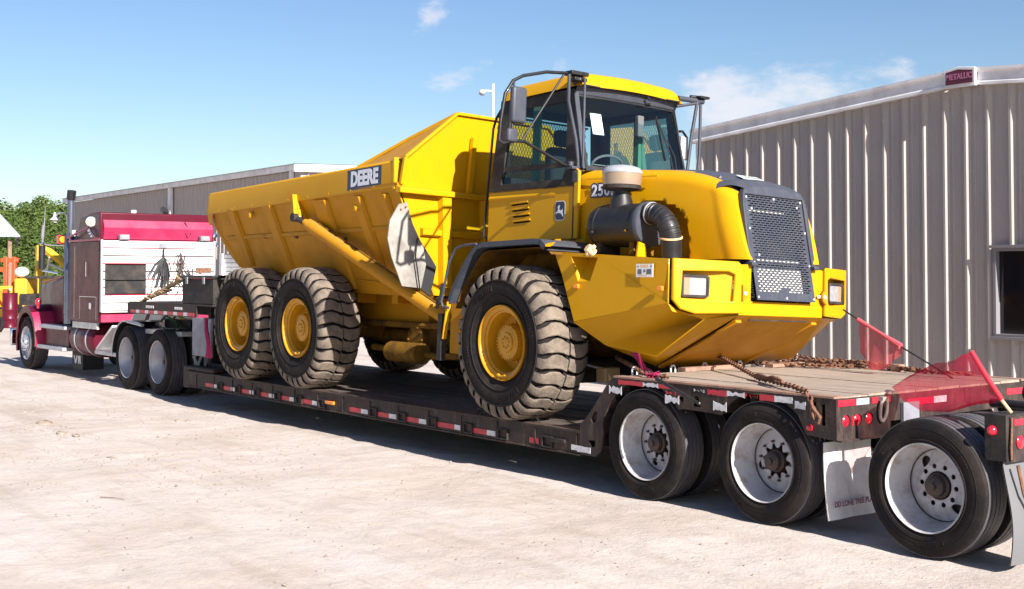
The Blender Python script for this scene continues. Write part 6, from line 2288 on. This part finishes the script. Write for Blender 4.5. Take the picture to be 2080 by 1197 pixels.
# frame, fifth wheel, tanks
g = G()
for y in (SC_ - .42, SC_ + .34):
    g.box(-17.2, -8.6, y, y + .08, .62, .92)
g.box(-10.6, -9.5, SC_ - .45, SC_ + .45, .95, 1.16)
finish('chassis', g, BLKM, sm)
for X in (-10.712, -9.363, -16.316):
    g = G(); g.tube([(X, S0 + .3, .52), (X, S1 - .3, .52)], .08, 10); finish('axle', g, HUBD, sm)
g = G(); g.lathe([(.0001, 0), (.28, 0), (.31, .04), (.31, 1.25), (.28, 1.29), (.0001, 1.29)], (-13.75, S0 + .34, .72), (1, 0, 0), 32); ft = finish('fuel_tank', g, MAR, sm)
for x in (-13.45, -12.85):
    g = G(); g.lathe([(.311, 0), (.318, .004), (.318, .05), (.311, .054)], (x, S0 + .34, .72), (1, 0, 0), 32); finish('tank_strap', g, ALU, ft)
g = G(); g.box(-15.4, -14.0, S0 + .12, S0 + .5, .50, .86); finish('side_box', g, MAR, sm, bevel=.02)
for (x0, x1, z) in ((-15.42, -13.85, .86), (-15.5, -13.95, .46)):
    g = G(); g.box(x0, x1, S0 - .02, S0 + .28, z, z + .07); finish('step', g, ALU, sm, bevel=.015)
g = G(); g.box(-12.3, -11.15, S0 + .02, S0 + .3, .50, .57); finish('step', g, ALU, sm, bevel=.01)
g = G(); g.bar((-12.0, S0 + .1, .60), (-11.35, S0 + .15, 1.02), .34, .04); finish('battery_cover', g, ALUD, sm, bevel=.01)
g = G(); g.box(-14.5, -13.9, S0 + .35, S0 + .75, .10, .46); sf = finish('mud_flap', g, BLKR, sm)
g = G()
g.plate([(-.2, .06), (-.13, .06), (-.08, -.03), (-.03, .06), (.04, .06), (-.05, -.09), (-.11, -.09)], [], lambda u, v, w: (-14.2 + u, S0 + .345 - w, .30 + v), .004)
g.plate([(.06, .06), (.2, .06), (.2, -.09), (.15, -.09), (.13, -.0), (.10, -.09), (.06, -.09)], [], lambda u, v, w: (-14.2 + u, S0 + .345 - w, .30 + v), .004)
finish('lettering', g, DECALW, sf)
# quarter fenders over the drive wheels
def qf(X, Y, a0, a1, m, nm):
    g = G()
    P = arc(X, .52, .60, a0, a1, 12)
    for s in (0, .012):
        for a, b in zip(P[:-1], P[1:]):
            g.add([(a[0], Y, a[1] + s), (b[0], Y, b[1] + s), (b[0], Y + .62, b[1] + s), (a[0], Y + .62, a[1] + s)], [(0, 1, 2, 3)])
    return finish(nm, g, m, sm)
qf(-10.712, S0 - .02, radians(175), radians(75), BLKP, 'quarter_fender')
qf(-10.712, S1 - .60, radians(175), radians(75), BLKP, 'quarter_fender')
g = G(); g.tube([(p[0], S0 - .03, p[1]) for p in arc(-10.712, .52, .605, radians(178), radians(75), 14)], .014, 8); g.tube([(-10.56, S0 - .02, 1.12), (-9.95, S0 - .02, 1.08)], .028, 8); finish('fender_trim', g, ALU, sm)
g = G(); g.box(-10.4, -8.9, S0 + .2, S1 - .2, .93, 1.0); finish('deck_plate', g, ALUD, sm)
g = G(); g.bar((-11.0, S0 + .3, 1.12), (-10.8, S0 + .3, 1.32), .22, .02); g.bar((-10.9, S0 + .55, 1.12), (-10.7, S0 + .55, 1.34), .2, .02); finish('air_line_plate', g, ALU, sm)
g = G(); g.tube([(-10.6, .9, 1.12), (-10.3, .85, 1.22), (-10.0, .9, 1.12), (-9.8, .85, 1.05)], .02, 6); finish('air_hose', g, mat('green_hose', (.03, .12, .05), .5), sm)
g = G(); g.tube([(-10.4, 1.0, 1.12), (-10.1, .95, 1.24), (-9.8, 1.0, 1.14)], .02, 6); finish('air_hose', g, mat('yellow_hose', (.5, .35, .02), .5), sm)

# sleeper and cab body
def block(name, secs, m, parent=sm, bevel=.05, ang=30):
    """secs: list of (x, y0, y1, z0, z1) boxes lofted in x"""
    g = G()
    for (x, y0, y1, z0, z1) in secs:
        g.v += [(x, y0, z0), (x, y0, z1), (x, y1, z1), (x, y1, z0)]
    n = len(secs)
    for i in range(n - 1):
        for k in range(4):
            g.f.append((4 * i + k, 4 * i + (k + 1) % 4, 4 * (i + 1) + (k + 1) % 4, 4 * (i + 1) + k)); g.m.append(0)
    g.f.append((3, 2, 1, 0)); g.m.append(0)
    g.f.append(tuple(4 * (n - 1) + k for k in range(4))); g.m.append(0)
    return finish(name, g, m, parent, bevel=bevel, bseg=4, ang=ang)
sl = block('sleeper', [(-13.68, S0, S1, 1.04, 2.52), (-12.03, S0, S1, 1.04, 2.52)], MAR)
block('raised_roof', [(-13.62, S0 + .10, S1 - .10, 2.50, 2.55), (-13.22, S0 + .06, S1 - .06, 2.50, 2.93), (-12.45, S0 + .02, S1 - .02, 2.50, 3.00), (-12.035, S0 + .0, S1 - .0, 2.50, 2.99)], MAR, sl, .06)
# rear faces in brighter maroon, sunlight put into their colour
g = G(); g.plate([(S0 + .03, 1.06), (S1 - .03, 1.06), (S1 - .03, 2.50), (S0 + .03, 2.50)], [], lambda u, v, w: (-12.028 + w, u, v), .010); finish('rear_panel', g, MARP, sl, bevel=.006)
g = G()
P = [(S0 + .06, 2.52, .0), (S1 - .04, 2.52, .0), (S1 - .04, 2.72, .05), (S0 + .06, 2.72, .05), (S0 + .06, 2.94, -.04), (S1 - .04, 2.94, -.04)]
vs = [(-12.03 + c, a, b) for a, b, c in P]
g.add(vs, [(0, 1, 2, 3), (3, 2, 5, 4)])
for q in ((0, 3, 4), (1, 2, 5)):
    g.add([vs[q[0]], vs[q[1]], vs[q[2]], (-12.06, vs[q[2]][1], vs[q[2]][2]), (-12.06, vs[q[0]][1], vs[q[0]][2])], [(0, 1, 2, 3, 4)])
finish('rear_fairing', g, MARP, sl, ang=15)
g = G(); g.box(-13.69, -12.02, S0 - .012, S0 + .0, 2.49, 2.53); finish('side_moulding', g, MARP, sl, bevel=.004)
g = G(); g.bar((-12.64, S0 - .03, 1.86), (-12.64, S0 - .03, 2.12), .03, .02, (0, 1, 0)); finish('grab_handle', g, CHR, sl, bevel=.005)
g = G()
for (a, b) in (((-13.05, 1.10), (-13.05, 1.50)), ((-13.05, 1.50), (-12.2, 1.50)), ((-13.35, 1.1), (-13.35, 2.4)), ((-12.18, 1.1), (-12.18, 1.5))):
    g.bar((a[0], S0 - .002, a[1]), (b[0], S0 - .002, b[1]), .008, .012, (0, 1, 0))
finish('door_seam', g, CHR, sl)
g = G(); g.box(-12.52, -12.42, S0 - .02, S0, 1.28, 1.40); finish('door_latch', g, CHR, sl, bevel=.01)
g = G(); g.box(-13.5, -12.2, S0 + .02, S0 + .06, .93, 1.04); finish('sill_panel', g, ALUD, sl)
# cab proper ahead of the sleeper, low and narrow
cbx = block('cab', [(-15.0, .68, 2.12, 1.05, 1.88), (-14.55, .60, 2.20, 1.05, 2.26), (-14.25, .56, 2.24, 1.05, 2.46), (-13.69, .52, 2.28, 1.05, 2.48)], MAR, sm, .05)
g = G(); g.box(-14.38, -13.86, .525, .562, 1.86, 2.30); finish('door_window', g, WING, cbx, bevel=.02)
g = G(); g.add([(-14.99, .80, 1.91), (-14.99, 2.0, 1.91), (-14.57, 1.98, 2.26), (-14.57, .82, 2.26)], [(0, 1, 2, 3)]); finish('windshield', g, WING, cbx)
hdx = block('hood', [(-17.15, .95, 1.85, .95, 1.62), (-16.9, .82, 1.98, .90, 1.70), (-15.8, .74, 2.06, .90, 1.80), (-15.0, .68, 2.12, .90, 1.90)], MAR, sm, .08)
g = G(); g.bar((-16.6, .76, 1.735), (-15.1, .70, 1.86), .03, .02); finish('hood_moulding', g, MARP, hdx)
g = G(); g.box(-17.22, -17.15, .98, 1.82, .85, 1.58); finish('radiator_grille', g, CHR, sm, bevel=.02)
g = G(); g.box(-17.55, -17.42, S0 + .02, S1 - .02, .42, .78); finish('bumper', g, CHR, sm, bevel=.03)
# steer fender
for side, Y in ((0, S0), (1, S1)):
    s = 1 if side == 0 else -1
    g = G()
    A_ = arc(-16.316, .54, .66, radians(200), radians(-8), 20)
    B_ = arc(-16.316, .54, .59, radians(200), radians(-8), 20)
    A_ = [(x + (.0 if z < .8 else 0), z * 1.06) for x, z in A_]
    vs = [(x, Y, z) for x, z in A_] + [(x, Y, z) for x, z in B_]
    n = len(A_)
    g.add(vs, [(i, i + 1, n + i + 1, n + i) for i in range(n - 1)], 0)
    vs = [(x, Y, z) for x, z in A_] + [(x, Y + s * .50, z + .03) for x, z in A_]
    g.add(vs, [(i, i + 1, n + i + 1, n + i) for i in range(n - 1)], [1 if A_[i][0] > -15.95 else 0 for i in range(n - 1)])  # back of the arch gets the brighter maroon as painted sunlight
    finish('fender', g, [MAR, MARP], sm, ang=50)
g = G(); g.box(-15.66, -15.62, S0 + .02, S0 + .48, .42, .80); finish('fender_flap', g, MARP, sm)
g = G(); g.sphere((-15.9, S0 + .12, 1.345), .09, 10, sq=(.7, .7, .9)); g.cyl((-15.9, S0 + .12, 1.22), (0, 0, 1), .03, .08, 8); finish('turn_lamp', g, REDL, sm)
g = G(); g.lathe([(.0001, 0), (.08, 0), (.11, .05), (.12, .3), (.08, .36), (.0001, .38)], (-17.2, S0 + .20, 1.02), (1, 0, 0), 16); g.box(-17.0, -16.8, S0 + .1, S0 + .3, .7, 1.0); finish('headlamp_pod', g, CHR, sm)
# exhaust stack, heat shield
for Y in (S0 + .08,):
    es = empty('exhaust_stack', (-13.85, Y, 1.1), sm)
    g = G(); g.tube([(-13.84, Y, 2.62), (-13.84, Y, 3.30)], .065, 18); finish('pipe', g, STK, es)
    g = G(); g.tube([(-13.84, Y, 3.30), (-13.80, Y, 3.46)], .082, 18, caps=True); finish('stack_tip', g, BLKP, es)
    g = G(); g.tube([(-13.84, Y, .98), (-13.84, Y, 2.60), (-13.84, Y, 2.66)], [.105, .105, .07], 20); finish('muffler', g, STK, es)
    g = G(); g.box(-13.72, -13.60, Y - .05, Y + .08, 2.60, 2.72); finish('clamp', g, ALU, es, bevel=.01)
    g = G(); g.box(-14.12, -13.98, Y - .04, Y + .10, 1.15, 2.66); finish('heat_shield', g, MAR, es, bevel=.03)
# mirror, amber lamp, spot lamps, antenna
g = G(); g.tube([(-15.1, S0 - .06, 2.00), (-15.1, S0 - .06, 2.46)], .065, 12); mi_ = finish('mirror', g, BLKP, sm, bevel=.0)
g = G(); g.tube([(-15.1, S0 - .06, 1.98), (-14.95, S0 + .2, 1.92)], .018, 6); g.tube([(-15.1, S0 - .06, 2.48), (-14.4, S0 + .25, 2.44)], .012, 6); g.sphere((-15.1, S0 - .06, 2.50), .05, 8, sq=(1, 1, .7)); finish('mirror_bracket', g, CHR, mi_)
g = G(); g.tube([(-15.08, S0 - .06, 2.52), (-15.0, S0 - .05, 2.9), (-14.95, S0 - .05, 3.2)], [.02, .012, .003], 6); g.tube([(-15.08, S0 - .06, 2.6), (-15.02, S0 - .06, 2.85)], .03, 8); finish('antenna', g, PLATE, mi_)
g = G(); g.tube([(-14.3, S0 + .22, 2.50), (-14.3, S0 + .05, 2.50)], .014, 6); g.box(-14.36, -14.24, S0 - .02, S0 + .14, 2.48, 2.64); lb = finish('side_lamp_housing', g, REDL, sm, bevel=.02)
g = G(); g.cyl((-14.235, S0 + .06, 2.56), (1, 0, 0), .06, .02, 14); finish('amber_lamp', g, AMBG, lb)
g = G(); g.lathe([(.0001, -.02), (.05, 0), (.085, .05), (.09, .08), (.0001, .085)], (-12.42, S0 - .03, 2.83), (1, -.3, 0), 16); g.tube([(-12.35, S0 + .02, 2.83), (-12.3, S0 + .1, 2.75)], .014, 6); finish('spot_lamp', g, CHR, sl)
g = G()
for k in range(3):
    g.sphere((-12.47 + .07 * k, S0 - .04, 2.68 - .05 * k), .035, 8)
g.bar((-12.5, S0 - .02, 2.72), (-12.25, S0 - .02, 2.56), .02, .02); finish('air_horn', g, CHR, sl)
g = G(); g.tube([(-13.75, S0 - .0, 2.57), (-13.3, S0 - .01, 2.64), (-12.55, S0 - .02, 2.74)], .018, 8); finish('stack_brace', g, MARP, sl)
g = G(); g.sphere((-12.1, S1 + .04, 2.62), .06, 8); g.sphere((-12.05, S1 + .05, 2.44), .045, 8); g.bar((-12.08, S1 + .04, 2.30), (-12.08, S1 + .04, 2.62), .03, .03); finish('air_horn', g, CHR, sl)
g = G(); g.cyl((-12.6, 1.15, 3.0), (0, 0, 1), .05, .07, 10); finish('marker_lamp', g, WHB, sl)
g = G(); g.tube([(-12.0, 2.0, 2.62), (-12.0, 1.88, 2.85)], .008, 5); g.tube([(-12.0, 1.94, 2.56), (-12.0, 1.84, 2.72)], .006, 5); finish('whip_antenna', g, BLKP, sl)
# rear work lamps
for y in (S0 + .30, S0 + 1.80):
    g = G(); g.box(-12.0, -11.88, y, y + .18, 2.50, 2.60); wl_ = finish('work_lamp', g, PLATE, sl, bevel=.015)
    g = G(); g.box(-11.879, -11.87, y + .02, y + .16, 2.515, 2.585); finish('lens', g, LENS, wl_)
# white headache rack: boards, frame, dark storage opening
rk = empty('headache_rack', (-11.95, SC_, 1.9), sm)
RX = -11.985
hole = (S0 + .06, S0 + .80, 1.56, 2.07)
zb = 1.27
k = 0
H_ = 1.24
nb_ = 9
for k in range(nb_):
    z0 = zb + k * H_ / nb_
    z1 = z0 + H_ / nb_ - .020
    sy = .0
    segs_ = [(S0 + .01, S1 - .04)]
    if z0 < hole[3] - .02 and z1 > hole[2] + .02:
        segs_ = [(S0 + .01, hole[0]), (hole[1], S1 - .04)]
    for (a, b) in segs_:
        g = G(); g.box(RX, RX + .055, a, b, z0, z1); finish('rack_board', g, WHB, rk, bevel=.004)
for k in range(1, nb_):
    z0 = zb + k * H_ / nb_
    ya = hole[1] if hole[2] < z0 < hole[3] else S0 + .02
    if k % 2 == 0:
        g = G(); g.box(RX + .02, RX + .050, ya, S1 - .05, z0 - .013, z0 - .003); finish('red_pinstripe', g, RTAPE, rk)
g = G(); g.box(RX - .0, RX + .03, S0 + .02, S1 - .05, zb - .04, zb + .004); g.box(RX, RX + .08, S0 - .01, S0 + .012, zb - .03, zb + H_); g.box(RX, RX + .07, S1 - .045, S1 - .02, zb - .02, zb + H_); finish('rack_frame', g, ALUD, rk, bevel=.004)
g = G(); g.box(RX - .0, RX + .012, hole[0], hole[1], hole[2], hole[3]); g.box(RX + .012, RX + .05, hole[0], hole[1], (hole[2] + hole[3]) / 2 - .012, (hole[2] + hole[3]) / 2 + .006); finish('storage_opening', g, BLKM, rk)
g = G(); g.box(RX + .056, RX + .075, S0 + 1.03, S0 + 1.17, 2.37, 2.46); finish('rack_hook', g, PLATE, rk)
g = G(); g.box(RX + .056, RX + .07, S0 + 1.72, S0 + 2.02, 1.93, 2.02); g.box(RX + .056, RX + .09, S0 + 1.78, S0 + 1.84, 1.92, 2.0); finish('rack_catch', g, RUST, rk)
# tassel of rubber straps and tangled cords hanging from the rack
rr = random.Random(31)
g = G()
c0 = Vector((RX + .10, S0 + 1.10, 2.36))
g.tube([c0, c0 + Vector((0, .0, -.16))], .016, 6)
for k in range(34):
    dy = rr.gauss(0, .10)
    L_ = rr.uniform(.32, .62) * (1 - .5 * min(1, abs(dy) * 3))
    g.tube([c0 + Vector((0, 0, -.15)), c0 + Vector((rr.uniform(-.02, .05), dy * .6, -.15 - L_ * .4)), c0 + Vector((rr.uniform(-.02, .07), dy - .04, -.15 - L_))], .011, 5)
tag(finish('cord_bundle', g, BLKR), 'black tassel of rubber tie-down cords hanging on the white rack', 'cords')
g = G()
c0 = Vector((RX + .10, S0 + 1.42, 2.30))
for k in range(16):
    y0 = rr.uniform(-.05, .18)
    pts = [c0 + Vector((0, y0, rr.uniform(-.45, 0)))]
    for q in range(4):
        pts.append(pts[-1] + Vector((rr.uniform(-.02, .03), rr.uniform(-.08, .09), rr.uniform(-.17, -.02))))
    g.tube(pts, .009, 5)
g.tube([c0, c0 + Vector((0, .02, -.35)), c0 + Vector((0, .12, -.55))], .012, 5)
tag(finish('cord_bundle', g, HUBD), 'messy brown cords and wire hanging right of the black tassel', 'cords')
# bolts of small lamp at tractor cab rear etc.
g = G(); g.box(-12.0, -11.2, SC_ - .3, SC_ + .3, .95, 1.25); finish('cab_rear_box', g, BLKM, sm)
